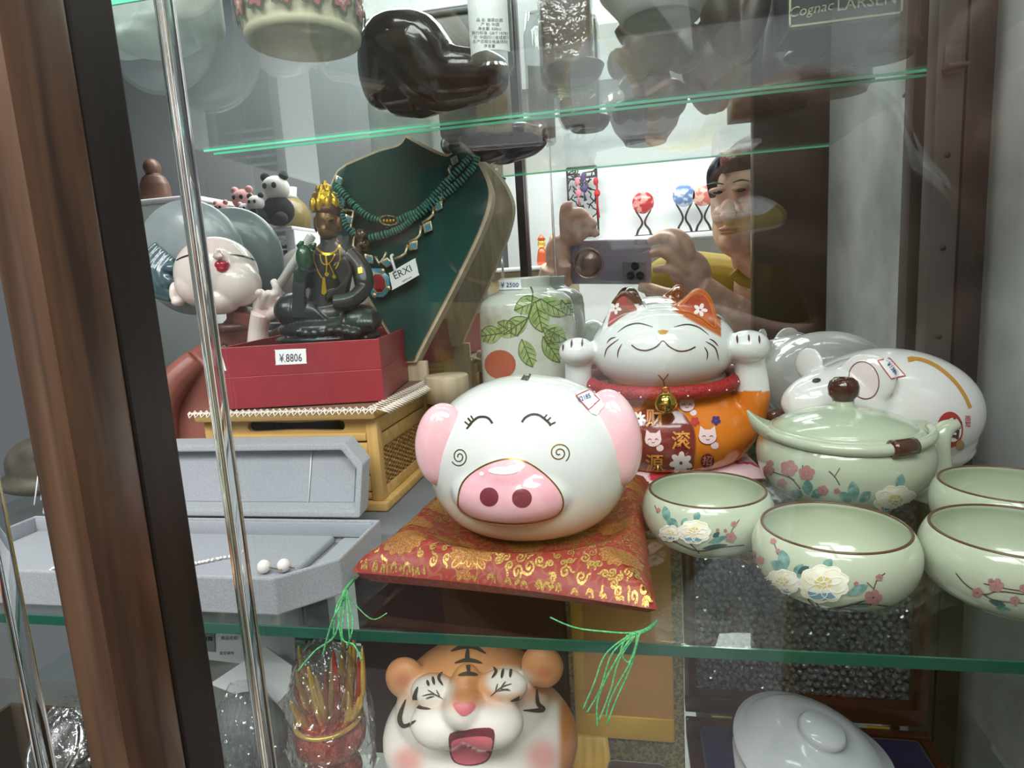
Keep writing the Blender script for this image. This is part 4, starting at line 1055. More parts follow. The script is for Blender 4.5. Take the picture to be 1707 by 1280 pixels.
b.tube(catmull([pp(582, 425), pp(602, 450, Dg - .003), pp(606, 480, Dg - .008), pp(585, 500, Dg - .018), pp(558, 505, Dg - .021)], 5), [.0075] * 8 + [.006] * 9, 12)
b.tube(catmull([pp(523, 425), pp(510, 450, Dg - .006), pp(503, 470, Dg - .014), pp(512, 445, Dg - .018)], 5), .0062, 12)
b.tube([pp(548, 410), pp(547, 392)], .006, 12)
rnd = random.Random(4)
for i in range(12): b.tube(catmull([pp(478 + i * 3.6, 500 + (i % 3) * 2, Dg - .016), pp(472 + i * 5, 520, Dg - .020), pp(480 + i * 7, 545, Dg - .017)], 4), .0019, 6)
for i in range(9): b.tube(catmull([pp(575 + i * 5.4, 525, Dg - .016), pp(573 + i * 5.8, 538, Dg - .020), pp(572 + i * 6, 552, Dg - .018)], 4), .0019, 6)
for i in range(6): b.tube(catmull([pp(574 - i * 3, 428 + i * 3, Dg - .013), pp(584 - i * 2, 455 + i * 7, Dg - .013), pp(568 - i * 3, 478 + i * 3, Dg - .014), pp(546, 490 + i * 2, Dg - .014)], 5), .0016, 6)
for i in range(4): b.tube(catmull([pp(494 + i * 5, 450, Dg - .018), pp(491 + i * 5, 485, Dg - .020), pp(493 + i * 5, 530, Dg - .020)], 5), .0019, 6)
for i in range(16): b.ell(pp(488 + i * 8.4, 562 + 3 * math.sin(i * 2.1), Dg - .012 + .004 * math.sin(i)), (.0052, .008, .0045), 12, 8)
for i in range(8): b.ell(pp(500 + i * 13, 553 + 3 * math.sin(i), Dg - .022), (.0048, .005, .0035), 12, 8)
b.ell(pp(548, 562), (.042, .026, .006), 24, 10)
robe = blob(b, 'robe', BLK, st, .0007, 1); bvs = tree(robe)
b = B(); b.ell(pp(546, 370), (.0088, .0092, .0130), 24, 18); b.ell(pp(546, 385, Dg - .002), (.0066, .008, .007), 20, 12); b.ell(pp(546, 371, Dg - .0095), (.0013, .002, .0035), 10, 8); b.ell(pp(546, 380, Dg - .0085), (.0026, .0016, .0009), 10, 8)
for x in (539, 553): b.ell(pp(x, 365, Dg - .008), (.0024, .002, .0012), 10, 8)
for x in (526, 567): b.ell(pp(x, 374), (.0013, .0025, .0060), 10, 8)
head = blob(b, 'head', GNB, st, .0007, 3, 'bronze coloured head')
B().ell(pp(547, 352, Dg + .001), (.0092, .0096, .0072), 24, 12).build('hair_band', mat('plum_band', srgb(84, 50, 44), .35), st)
b = B()
for r_, n_, y_, h_ in ((.0088, 9, 342, .010), (.0066, 7, 332, .010), (.0042, 5, 320, .010)):
    for i in range(n_):
        a = 2 * PI * i / n_ - PI / 2; c = pp(541, y_, Dg + .001) + Vector((r_ * math.cos(a), r_ * math.sin(a), 0)); b.ell(c, (.0026, .0026, h_ * .52), 10, 8)
b.ell(pp(541, 335), (.0082, .008, .009), 16, 10); b.ell(pp(542, 312), (.0022, .0022, .005), 10, 8)
blob(b, 'crown', GLD, st, .0006, 1, 'tall pointed gold crown')
b = B(); b.ell(pp(508, 432, Dg - .019), (.0062, .006, .0108), 16, 12); b.tube([pp(500, 412, Dg - .019), pp(504, 402, Dg - .02)], [.003, .0012], 8); b.tube([pp(520, 412, Dg - .019), pp(526, 406, Dg - .02)], [.003, .001], 8)
b.build('green_jade_hand_piece', DG, st, 'dark green piece held up in the hand').name = 'jade_piece'
k = Paint(bvs, .0005)
k.line(c2([(526, 404), (530, 416), (543, 424), (558, 420), (569, 405)]), 3.4).line(c2([(526, 408), (524, 430), (530, 450), (537, 463)]), 2).line(c2([(566, 415), (566, 435), (560, 448)]), 2).line([(543, 424), (545, 440)], 3).line(c2([(534, 424), (537, 437), (545, 441), (553, 434), (558, 424)]), 2).dot(545, 457, 3.5).dot(557, 461, 3.2).line([(545, 440), (544, 455)], 1.6).line([(549, 440), (557, 458)], 1.6)
k.poly([(538, 462), (542, 462), (545, 488), (541, 492), (536, 489)], 3).poly([(597, 447), (603, 445), (604, 455), (597, 457)], 3)
o = k.build('gold_necklaces', GLD, st, 'gold painted necklaces'); o['kind'] = 'stuff'
for x, y in ((474, 570), (500, 573), (604, 567), (634, 558)):
    o = B().ell(G(x, y, zr0 + h1 + h2 * .7) + Vector((0, .006, 0)), (.0036, .003, .0032), 8, 6).build('gold_nugget', GLD, st, smooth=False)
# ================================================================ necklace bust
VEL = mat('dark_green_velvet', srgb(10, 74, 66), 0.85, sheen=.5, noise=(30, srgb(6, 56, 52), .35, .7))
ASH = mat('pale_ash_wood', srgb(206, 190, 162), 0.5, wood=(srgb(180, 162, 134), 2, 160))
np0 = P(690, 430, .515); nn = Vector((0.05, -1, .16)).normalized()
def nb(x, y, off=0.0): return plane_hit(x, y, np0 + nn * off, nn)
bust = empty('necklace_bust', Vector((np0.x - .02, .52, ZM)), 'dark green velvet necklace bust with pale wooden edge behind the statue', 'display stand')
# real outline of the board: shoulders, notched collar, narrowing down to the foot on the shelf
ol = c2([(578, 272), (630, 250), (664, 240), (676, 226), (690, 231), (712, 243), (747, 257), (758, 240), (771, 238), (800, 268), (818, 305), (820, 335), (806, 380), (778, 440), (746, 503), (716, 560), (700, 592)], 4)
orr = [nb(x, y) for x, y in ol]
foot = nb(694, 604)
xmid = nb(676, 230).x - .004
left = [Vector((2 * xmid - p.x + .004, p.y, p.z)) for p in orr[::-1] if p.z < nb(700, 262).z]
loop = [Vector((p.x, 0, p.z)) for p in orr]; loop = orr + [foot + Vector((0, 0, 0)), Vector((2 * xmid - foot.x, foot.y, foot.z))] + left
# keep only a clean, ordered loop
loop2 = [loop[0]]
for p in loop[1:]:
    if (p - loop2[-1]).length > .0015: loop2.append(p)
B().prism([p for p in loop2], -nn * .014, 0).build('wooden_board', ASH, bust, 'pale ash wood edge board', smooth=False)
cen = Vector((xmid, nb(690, 430).y, nb(690, 430).z))
def inset(p, d):
    v = (p - cen); return p - v.normalized() * d
idx = len(loop2)
ins = []
for i, p in enumerate(loop2):
    a, c = loop2[i - 1], loop2[(i + 1) % idx]; t_ = (c - a).normalized(); m_ = t_.cross(nn).normalized()
    q = p + m_ * .0030
    if (q - cen).length > (p - cen).length: q = p - m_ * .0030
    ins.append(q + nn * .0004)
B().prism(ins, nn * .0022, 0).build('velvet_face', VEL, bust, 'dark green velvet face', smooth=False)
fz = foot.z
B().box((xmid, foot.y + .006, (fz + ZM) / 2 + .001), (.030, .006, fz - ZM - .001), .001).build('support_post', ASH, bust); B().box((xmid, foot.y + .012, ZM + .0025), (.06, .035, .004), .001).build('support_foot', ASH, bust)
# ---- teal bead necklace
TEAL = mat('teal_stone_beads', srgb(54, 126, 112), 0.35, noise=(300, srgb(90, 158, 142), .4, .62))
BRS = mat('antique_silver', srgb(168, 156, 128), 0.3, metal=.85, noise=(400, srgb(90, 80, 66), .4, .6))
TURQ = mat('turquoise_enamel', srgb(62, 142, 162), 0.2, coat=.4)
CREAMG = mat('champagne_metal', srgb(214, 198, 164), 0.28, metal=.7)
tn = empty('bead_necklace', nb(650, 380), 'double strand necklace of teal disc beads with oval clasp on the green bust', 'necklace')
def beads(px, r, nm, sp=.0021, off=.0062):
    pts = catmull([nb(x, y, off) for x, y in px], 14); b = B(); acc = 0; rnd = random.Random(5)
    for i in range(1, len(pts)):
        acc += (pts[i] - pts[i - 1]).length
        if acc > sp:
            acc = 0; t_ = (pts[i] - pts[i - 1]).normalized(); rr = r * rnd.uniform(.88, 1.1)
            b.lathe([(rr * .3, -sp * .42), (rr * .9, -sp * .4), (rr, -sp * .2), (rr, sp * .2), (rr * .9, sp * .4), (rr * .3, sp * .42)], pts[i], 12, ax=t_)
    o = b.build(nm, TEAL, tn, smooth=False); o['kind'] = 'stuff'; return o
beads([(560, 308), (572, 322), (590, 342), (612, 360), (634, 368)], .0031, 'bead_strand')
beads([(660, 369), (680, 360), (700, 350), (724, 326), (752, 296), (780, 266), (786, 256)], .0031, 'bead_strand')
beads([(562, 320), (568, 350), (576, 374), (592, 392)], .0030, 'bead_strand', off=.0050)
beads([(612, 398), (636, 392), (664, 382), (690, 364), (724, 338), (756, 312), (786, 282), (796, 260)], .0031, 'bead_strand', off=.0050)
ov = [nb(648 + 15 * math.cos(a), 368 + 8 * math.sin(a) + 1 * math.cos(a), .0075) for a in [2 * PI * i / 24 for i in range(24)]]
c_ = B().tube(ov, .0012, 8, closed=True).build('oval_clasp', BRS, tn, 'gold oval clasp')
B().tube([nb(634, 375, .0055), nb(648, 379, .0055), nb(662, 374, .0055)], .0015, 8).build('clasp_bar', BRS, c_)
for i in range(4): B().ell(nb(640 + i * 5.4, 368, .0070), (.0012, .001, .0015), 10, 8).build('clasp_bead', GLD, c_)
for x, y in ((602, 392), (605, 408)):
    b = B(); c = nb(x, y, .0075); b.ell(c, (.0048,) * 3, 16, 12); rnd = random.Random(2)
    for i in range(50):
        u = rnd.uniform(-1, 1); a = rnd.uniform(0, 2 * PI); s_ = math.sqrt(1 - u * u); b.ell(c + Vector((s_ * math.cos(a), s_ * math.sin(a), u)) * .0048, (.0009,) * 3, 6, 5)
    b.build('rhinestone_ball', BRS, tn, 'grey rhinestone ball', smooth=False)
# ---- link necklace with pendant
ln = empty('link_necklace', nb(640, 440), 'collar of turquoise diamond links with a red stone pendant on the green bust', 'necklace')
def diamond(x, y, w_, h_, ang):
    c, s = math.cos(ang), math.sin(ang)
    def q(u, v, off): return nb(x + u * c - v * s, y + u * s + v * c, off)
    outer = [(w_, 0), (0, h_), (-w_, 0), (0, -h_)]
    o = B().prism([q(u, v, .0030) for u, v in outer], nn * .0022, .0003).build('diamond_link', CREAMG, ln)
    B().prism([q(u * .62, v * .62, .0053) for u, v in outer], nn * .0006, 0).build('enamel', TURQ, o, smooth=False)
    b = B()
    for i in range(4):
        a, e = outer[i], outer[(i + 1) % 4]
        for j in range(3): t_ = (j + .5) / 3; b.ell(q((a[0] + (e[0] - a[0]) * t_) * .84, (a[1] + (e[1] - a[1]) * t_) * .84, .0054), (.0005,) * 3, 6, 5)
    b.build('beading', CREAMG, o, smooth=False)['kind'] = 'stuff'
for x, y, a, s_ in ((566, 301, 1.15, 9), (571, 336, 1.2, 10), (582, 366, 1.1, 10), (616, 432, .9, 11), (646, 438, .1, 11), (690, 410, -.9, 11), (714, 379, -1.1, 12), (732, 344, -1.1, 10), (758, 268, -1.2, 9)): diamond(x, y, s_, s_ * .78, a)
def vee(pts):
    B().tube([nb(x, y, .0042) for x, y in pts], [.0014] * len(pts), 6).build('chevron_link', CREAMG, ln)
for v_ in ([(563, 318), (572, 322), (570, 348), (578, 352)], [(577, 350), (590, 352), (584, 378), (592, 384)], [(584, 385), (592, 392), (588, 410), (600, 418)], [(626, 428), (632, 440), (640, 430), (644, 420)], [(656, 432), (668, 428), (676, 422), (680, 408)], [(682, 404), (694, 398), (700, 392), (702, 376)], [(704, 372), (716, 364), (722, 358), (722, 346)], [(722, 350), (736, 338), (736, 328), (738, 322)], [(742, 302), (752, 292), (748, 284), (752, 276)]): vee(v_)
# pendant
pc_ = nb(631, 472, .006)
def octo(r1, r2, off): return [nb(631 + r1 * math.cos(a) * 1.0 + 2 * math.sin(a), 472 + r2 * math.sin(a), off) for a in [PI / 8 + PI / 4 * i for i in range(8)]]
pd = B().prism(octo(22, 26, .0040), nn * .003, .0006).build('pendant', TURQ, ln, 'turquoise framed pendant')
for i, a in enumerate([PI / 4 * j + PI / 8 for j in range(8)]):
    if i % 2 == 0: B().ell(nb(631 + 18 * math.cos(a), 472 + 22 * math.sin(a), .0072), (.0022, .0012, .0022), 8, 6).build('crystal', CREAMG, pd)
B().prism(octo(14, 18, .0071), nn * .0008, 0).build('pendant_bezel', CREAMG, pd, smooth=False)
gem = B(); lo = octo(12, 16, .0079); hi = octo(7, 10, .0105)
n0 = len(gem.v); gem.add(lo + hi, [(i, (i + 1) % 8, 8 + (i + 1) % 8, 8 + i) for i in range(8)] + [tuple(range(8, 16))])
gem.build('red_stone', mat('pink_red_stone', srgb(190, 60, 72), .04, trans=.4, coat=1), pd, 'faceted pink red stone', smooth=False)
tg = empty('name_tag', nb(672, 456), 'white paper swing tag printed ERXI hanging on the link necklace', 'tag')
tcn = [nb(x, y, .0100) for x, y in c2([(649, 457), (652, 454), (689, 432), (693, 434), (698, 456), (696, 460), (657, 482), (654, 480)], 2, True)]
B().prism(tcn, nn * .0004, 0).build('card', STICK, tg, smooth=False)
def tag_text(txt, x, y, h, ang, m, nm):
    c = nb(x, y, .0106); e1 = (nb(x + 10 * math.cos(ang), y + 10 * math.sin(ang), .0106) - c).normalized(); e2 = nn.cross(e1); e2 = e2 if e2.z > 0 else -e2
    flat_text(txt, c, e1, e2, S(h, c), .0).build(nm, m, tg, smooth=False)
tag_text('ERXI', 671, 454, 17, -.46, INK, 'tag_print'); tag_text('optimum', 678, 465, 5, -.46, INK, 'tag_small_print')
B().tube(catmull([nb(659, 452, .0105), nb(656, 442, .012), nb(652, 428, .010), nb(655, 425, .008)], 5), .0012, 8).build('tag_loop', STICK, tg)
# ================================================================ glazed jar with leaves
vx = P(880, 560, .522).x; vd = .522
va = empty('leaf_jar', (vx, vd, ZM), 'pale crackled jar painted with green leaves and a red persimmon, behind the pig', 'jar')
zt_ = P(880, 462, vd).z - ZM; rb_ = .0405
pr = [(0, 0), (.030, 0), (.0345, .004), (rb_, .014), (rb_, .060), (rb_ - .001, zt_ - .030), (.034, zt_ - .0155), (.0225, zt_ - .010), (.0212, zt_ - .006), (.0215, zt_ - .001), (.020, zt_), (.018, zt_ - .004), (.018, zt_ - .02), (0, zt_ - .03)]
pr = [(0, 0)] + [(q.x, q.y) for q in catmull([Vector((a, c, 0)) for a, c in pr[1:-2]], 4)] + [(0, zt_ - .02)]
jar = B().lathe(pr, (vx, vd, ZM), 64).build('jar_body', mat('crackled_glaze', srgb(196, 200, 190), .1, coat=.6, noise=(28, srgb(150, 138, 112), .56, .78)), va); bvj = tree(jar)
LG = mat('olive_leaf_paint', srgb(128, 152, 90), .15, noise=(160, srgb(168, 182, 130), .4, .65)); LGD = mat('leaf_vein_paint', srgb(74, 92, 44), .2)
kl = Paint(bvj, .0003); kv = Paint(bvj, .0005)
for x, y, L_, w_, a in ((900, 500, 46, 15, 2.75), (893, 503, 52, 17, 1.35), (900, 498, 52, 15, .55), (880, 530, 48, 15, 2.55), (905, 545, 44, 15, .5), (870, 565, 50, 14, 1.2), (838, 555, 40, 15, 3.0), (860, 560, 38, 15, -2.5), (905, 560, 52, 14, 1.0), (925, 545, 34, 12, 1.9), (935, 500, 34, 12, .8)):
    leaf(kl, x, y, L_, w_, a); c, s = math.cos(a), math.sin(a); kv.line([(x, y), (x + L_ * c, y + L_ * s)], 1.6)
    for t_ in (.25, .45, .65):
        for sd in (-1, 1): kv.line([(x + L_ * t_ * c, y + L_ * t_ * s), (x + L_ * (t_ + .2) * c - sd * w_ * .7 * s, y + L_ * (t_ + .2) * s + sd * w_ * .7 * c)], 1.0)
    L2 = [(x + u * L_ * c - w_ * math.sin(PI * u) ** .8 * s, y + u * L_ * s + w_ * math.sin(PI * u) ** .8 * c) for u in [i / 8 for i in range(9)]]; kv.line(L2, 1.1)
kv.line(c2([(884, 478), (888, 492), (880, 530), (862, 560)]), 2.4)
kl.build('painted_leaves', LG, va)['kind'] = 'stuff'; kv.build('leaf_veins', LGD, va)['kind'] = 'stuff'
Paint(bvj, .0004).dot(834, 607, 26, 24, 20).build('painted_persimmon', mat('persimmon_paint', srgb(168, 84, 64), .15), va)
o = Paint(bvj, .0008).poly([(832, 467), (868, 465), (870, 483), (833, 484)], 4).build('price_sticker', STICK, va, 'small white price sticker')
Paint(bvj, .0012).text('¥ 2500', 851, 475, 11, 0, .9).build('handwriting', BLUEP, o)
# small wooden canister
cn = empty('canister', (P(745, 640, .49).x, .49, ZM), 'small round pale wooden canister with dark red lower half, left of the leaf jar', 'canister')
ccx = P(745, 640, .49).x; zc_ = P(745, 625, .49).z - ZM; zm_ = P(745, 676, .472).z - ZM
B().lathe([(0, 0), (.0165, 0), (.0170, .001), (.0170, zm_)], (ccx, .49, ZM), 40).build('lower_body', mat('maroon_lacquer', srgb(96, 34, 44), .3), cn)
B().lathe([(0.0165, zm_), (.0180, zm_ + .0005), (.0180, zc_ - .001), (.0172, zc_), (0, zc_)], (ccx, .49, ZM), 40).build('lid', mat('pale_wood_lid', srgb(186, 172, 148), .5, wood=(srgb(166, 150, 126), 2, 120)), cn)
# ================================================================ grey velvet jewellery case
GV = mat('pale_grey_velvet', srgb(158, 162, 168), .9, sheen=.6, noise=(1100, srgb(144, 148, 155), .4, .6))
GV2 = mat('pale_grey_lining', srgb(156, 160, 167), .85, sheen=.3, noise=(900, srgb(148, 152, 160), .4, .6))
RIB = mat('white_ribbon', srgb(226, 228, 230), .5)
vc = empty('jewellery_case', (-.25, .30, ZM), 'open pale grey velvet jewellery case holding pearls, front left on the shelf', 'jewellery case')
yf, yb = .262, .340; hx = .0205; xR = P(588, 925, .30).x; xL = -.40
def G2(x, y, z): return Vector((x, y, z))
def tray_loop(z, ins=0):
    ch = .024
    return [G2(xL + ins, yf + ins, z), G2(xR - ch - ins * .4, yf + ins, z), G2(xR - ins, yf + ch + ins * .4, z), G2(xR - ins, yb - ins, z), G2(xL + ins, yb - ins, z)]
b = B(); lo = tray_loop(ZM + .0006); hi = tray_loop(ZM + hx); ih = tray_loop(ZM + hx, .0022); il = tray_loop(ZM + .0060, .0026)
b.add(lo + hi + ih + il, [tuple(range(5))[::-1]] + [(i, (i + 1) % 5, 5 + (i + 1) % 5, 5 + i) for i in range(5)] + [(5 + i, 5 + (i + 1) % 5, 10 + (i + 1) % 5, 10 + i) for i in range(5)] + [(10 + i, 10 + (i + 1) % 5, 15 + (i + 1) % 5, 15 + i) for i in range(5)] + [tuple(15 + i for i in range(5))])
tr = b.build('tray', GV, vc, smooth=False)
m_ = tr.modifiers.new('b', 'BEVEL'); m_.width = .0012; m_.segments = 2; m_.limit_method = 'ANGLE'
# cushioned insert
b = B().box(((xL + xR - .026) / 2, (yf + yb) / 2 + .001, ZM + .0085), (xR - .026 - xL - .006, yb - yf - .007, .0055), .002); b.build('padded_insert', GV2, vc, smooth=True, sharp=50)
b = B().box((xR - .0135, (yf + yb) / 2 + .012, ZM + .0080), (.020, yb - yf - .030, .005), .002); b.build('padded_insert', GV2, vc, smooth=True, sharp=50)
B().box(((xL + xR) / 2, yb - .0036, ZM + .0150), (xR - xL - .008, .0014, .0090), .0004).build('hinge_flap', GV2, vc)
# lid standing up behind
zl0 = ZM + hx + .0005; zl1 = P(400, 737, .360).z; ytop = .360; ybot = yb + .004
lh = zl1 - zl0; lx1 = P(603, 850, .348).x
def lidp(x, t, out): # t 0..1 up the lid, out: forward from its back board
    return Vector((x, ybot + .014 + (ytop - ybot) * t - out, zl0 + lh * t - out * .12))
ch = .013
def lloop(ins, out):
    k_ = ins / lh
    return [lidp(xL + ins, 0 + k_, out), lidp(lx1 - ins, 0 + k_, out), lidp(lx1 - ins, 1 - ch / lh - k_ * .5, out), lidp(lx1 - ch - ins * .5, 1 - k_, out), lidp(xL + ins, 1 - k_, out)]
A, B1, C1, D_ = lloop(0, 0), lloop(0, .014), lloop(.0042, .014), lloop(.0050, .004)
b = B(); n = 5
b.add(A + B1 + C1 + D_, [tuple(range(5))] + [(i, (i + 1) % 5, 5 + (i + 1) % 5, 5 + i) for i in range(5)] + [(5 + i, 5 + (i + 1) % 5, 10 + (i + 1) % 5, 10 + i) for i in range(5)] + [(10 + i, 10 + (i + 1) % 5, 15 + (i + 1) % 5, 15 + i) for i in range(5)] + [tuple(15 + i for i in range(5))])
ld = b.build('lid', GV, vc, smooth=False); m_ = ld.modifiers.new('b', 'BEVEL'); m_.width = .0012; m_.segments = 2; m_.limit_method = 'ANGLE'
xs = P(507, 830, .35).x; xs2 = P(52, 830, .35).x
B().box(((xs + xs2) / 2, 0, 0), (.001, .001, .001))
def lining(x0, x1, nm):
    q = [lidp(x0, .12, .0052), lidp(x1, .12, .0052), lidp(x1, .90, .0052), lidp(x0, .90, .0052)]
    B().prism(q, (0, .0012, 0), .0004).build(nm, GV2, vc, smooth=False)
lining(xs2 + .001, xs - .0006, 'lid_lining'); lining(xs + .0006, lx1 - .008, 'lid_lining')
B().tube([lidp(xs, .10, .0058), lidp(xs, .91, .0058)], .0004, 6).build('ribbon', RIB, vc); B().tube([lidp(xs2 + .002, .10, .010), lidp(xs2 - .003, .91, .0058)], .0005, 6).build('ribbon', RIB, vc)
# pearls
PEARL = mat('pearl', srgb(236, 230, 224), .18, coat=.7)
zf = ZM + .0120
pn = empty('pearl_necklace', G(230, 935, zf), 'fine seed pearl necklace with gold clasp lying in the grey case', 'necklace')
def pearls(px, r, sp):
    pts = catmull([G(x, y, zf + .0006) for x, y in px], 10); b = B(); acc = 0
    for i in range(1, len(pts)):
        acc += (pts[i] - pts[i - 1]).length
        if acc > sp: acc = 0; b.ell(pts[i], (r, r, r), 8, 6)
    b.build('pearl_strand', PEARL, pn)['kind'] = 'stuff'
pearls([(82, 950), (100, 940), (118, 922), (140, 908), (160, 894), (185, 886)], .00085, .0017)
pearls([(80, 953), (110, 935), (140, 925), (170, 917), (210, 918), (250, 925), (290, 931)], .00085, .0017)
pearls([(110, 938), (120, 950), (150, 955), (200, 953), (250, 950), (300, 945), (330, 938), (365, 930), (396, 927)], .00085, .0017)
pearls([(300, 912), (306, 925), (318, 937), (345, 935), (390, 925)], .0009, .0017)
B().tube(catmull([G(x, y, zf + .001) for x, y in ((298, 902), (308, 915), (300, 930), (306, 938), (318, 934))], 6), .0008, 6).build('gold_clasp', GLD, pn, 'small gold chain clasp')
B().lathe([(0, 0), (.0042, 0), (.0042, .0003), (0, .0003)], G(142, 944, zf + .0003), 20, sx=1.2).build('paper_tag', STICK, pn)
for i, (x, y, tx_, ty_) in enumerate(((440, 944, 470, 950), (473, 942, 512, 954))):
    q = empty('pearl_earring', G(x, y + 10, zf), ['white pearl ear stud on the left of the pair in the grey case', 'white pearl ear stud with its pin showing, nearer the case corner'][i], 'earring', 'pearl studs in the grey case')
    c = G(x, y, zf + .0035) ; B().ell(c, (.0036,) * 3, 24, 16).build('pearl', PEARL, q)
    B().tube([c, P(tx_, ty_, c.y - .002)], .00035, 6).build('pin', BRS, q)
# ================================================================ round-faced lady figurine with a white stick
SKIN = mat('porcelain_skin', srgb(236, 220, 214), .16, coat=.3, noise=(30, srgb(240, 206, 202), .5, .75))
HAIR = mat('grey_blue_hair', srgb(120, 130, 134), .3, coat=.2, noise=(22, srgb(146, 154, 156), .4, .7))
HAIRD = mat('dark_slate_hair', srgb(74, 96, 104), .18, coat=.5)
TERR = mat('terracotta_dress', srgb(150, 92, 82), .4, noise=(25, srgb(128, 74, 66), .4, .7))
Dl = .515
la = empty('lady_figurine', (P(350, 700, Dl).x, Dl, ZM), 'round-faced figurine in a terracotta dress, red lips, hand holding a white stick', 'figurine')
def q_(x, y, D=Dl): return P(x, y, D)
b = B(); b.ell(q_(318, 430, .546), (.0560, .022, .0540), 48, 28); 
b.build('hair', HAIR, la)
b = B()
for i in range(5):
    b.tube(catmull([q_(262 + i * 7, 405 + i * 6, .512), q_(240 + i * 9, 440 + i * 4, .508), q_(250 + i * 9, 482 - i * 3, .506), q_(285 + i * 2, 500 - i * 8, .508)], 6), [.002, .0055, .0055, .002], 10)
b.ell(q_(262, 455, .515), (.016, .012, .020), 20, 12); b.ell(q_(285, 447, .506), (.008, .006, .005), 14, 8)
blob(b, 'hair_curl', HAIRD, la, .0011, 3, 'dark slate side curl of hair')
b = B(); b.ell(q_(361, 458, .498), (.0375, .026, .0325), 40, 26)
b.ell(q_(332, 474, .490), (.021, .016, .019), 24, 14); b.ell(q_(396, 474, .490), (.021, .016, .019), 24, 14); b.ell(q_(366, 500, .488), (.020, .015, .0125), 20, 12)
b.ell(q_(363, 424, .4745), (.0024, .0045, .0050), 14, 10); b.ell(q_(358, 428, .4735), (.0018, .003, .0018), 10, 8); b.ell(q_(368, 428, .4735), (.0018, .003, .0018), 10, 8)
b.ell(q_(294, 490, .497), (.0050, .007, .011), 14, 10); b.ell(q_(297, 503, .494), (.0058, .006, .0042), 14, 10)
face = blob(b, 'face', SKIN, la, .0010, 8); bvf = tree(face)
k = Paint(bvf, .0004); k.line(c2([(288, 438), (302, 430), (318, 425), (330, 424)]), 2.4, True); k.build('closed_eye', INK, la)
k = Paint(bvf, .0004); k.line(c2([(382, 424), (398, 426), (415, 430), (431, 437)]), 2.4, True); k.build('closed_eye', INK, la)
b = B(); lp = hit(bvf, 369, 444, 0) or q_(369, 444, .47); b.ell(lp + Vector((-.0018, .001, .0014)), (.0046, .0042, .0036), 16, 10); b.ell(lp + Vector((.0018, .001, .0014)), (.0044, .0042, .0034), 16, 10); b.ell(lp + Vector((0, .001, -.0019)), (.0052, .0042, .0034), 16, 10)
blob(b, 'lips', mat('red_lip_paint', srgb(186, 30, 56), .12, coat=.6), la, .0005, 2, 'pursed red lips')
b = B()
b.tube(catmull([q_(405, 515, .50), q_(404, 545, .505), q_(385, 585, .522), q_(350, 640, .530), q_(345, 690, .532), Vector((q_(345, 745, .532).x, .532, ZM + .004))], 8), [.016, .015, .022, .036, .043, .046], 28, flat=.62, up=(0, 1, 0))
b.tube(catmull([q_(330, 600, .512), q_(290, 640, .500), q_(272, 690, .495), Vector((q_(270, 735, .495).x, .495, ZM + .010))], 6), [.012, .014, .013, .012], 14)
b.tube(catmull([q_(395, 590, .520), q_(420, 585, .520), q_(436, 575, .516)], 6), [.016, .013, .011], 14)
dr = blob(b, 'dress', TERR, la, .0014, 5, 'terracotta brown dress'); bvd = tree(dr)
k = Paint(bvd, .0004)
k.poly(c2([(372, 570), (362, 600), (352, 640), (348, 690), (346, 735), (357, 735), (360, 690), (363, 640), (372, 605), (380, 575)], 3), 5); tr_ = k.build('braid_band', mat('dark_braid', srgb(70, 52, 40), .6), la)
k = Paint(bvd, .0008); n_ = 38
k.line([(np.interp(t, [0, .3, 1], [375, 356, 351]) + 4.5 * math.sin(i * PI / 2), 575 + 160 * t) for i, t in [(i, i / n_) for i in range(n_ + 1)]], 1.6); k.line([(np.interp(t, [0, .3, 1], [375, 356, 351]) - 4.5 * math.sin(i * PI / 2), 575 + 160 * t) for i, t in [(i, i / n_) for i in range(n_ + 1)]], 1.6)
k.build('gold_zigzag', mat('pale_gold_thread', srgb(222, 206, 150), .35, metal=.5), la, 'pale gold zigzag braid')['kind'] = 'stuff'
B().tube(catmull([Vector((q_(404, 540).x + .017 * math.cos(a), .505 + .015 * math.sin(a), q_(404, 543).z)) for a in [2 * PI * i / 16 for i in range(16)]], 2, True), .0035, 8, closed=True).build('neck_band', mat('brown_satin', srgb(92, 60, 52), .3), la)
# hand: palm, thumb, four fingers closing on the stick
b = B(); Dq = .470
def fin(pts, r): b.tube(catmull([q_(x, y, D) for x, y, D in pts], 5), r, 12)
b.tube(catmull([q_(430, 578, 0.499), q_(431, 548, 0.497), q_(436, 522, 0.495)], 5), [.0095, .0082, .0088], 16)
b.ell(q_(440, 513, 0.495), (.0105, .0062, .0125), 20, 14)
fin([(452, 512, 0.493), (464, 495, 0.490), (461, 479, 0.487), (455, 467, 0.488)], [.0042, .0040, .0036, .0028])
fin([(446, 508, 0.491), (452, 496, 0.486), (457, 490, 0.484), (462, 497, 0.487)], [.0040, .0037, .0033, .0026])
fin([(440, 508, 0.490), (443, 494, 0.484), (449, 489, 0.483), (454, 497, 0.486)], [.0038, .0035, .0031, .0025])
fin([(435, 510, 0.490), (437, 494, 0.485), (434, 487, 0.482), (429, 490, 0.483)], [.0040, .0037, .0032, .0026])
fin([(450, 525, 0.490), (462, 518, 0.485), (468, 507, 0.485), (467, 498, 0.487)], [.0045, .0042, .0036, .0026])
blob(b, 'hand', SKIN, la, .0007, 4, 'pale raised hand')
B().tube([q_(459, 486, 0.491), q_(519, 394, 0.480)], .0037, 20).build('white_stick', mat('white_stick_glaze', srgb(226, 226, 220), .2, coat=.4), la, 'white stick held between the fingers')
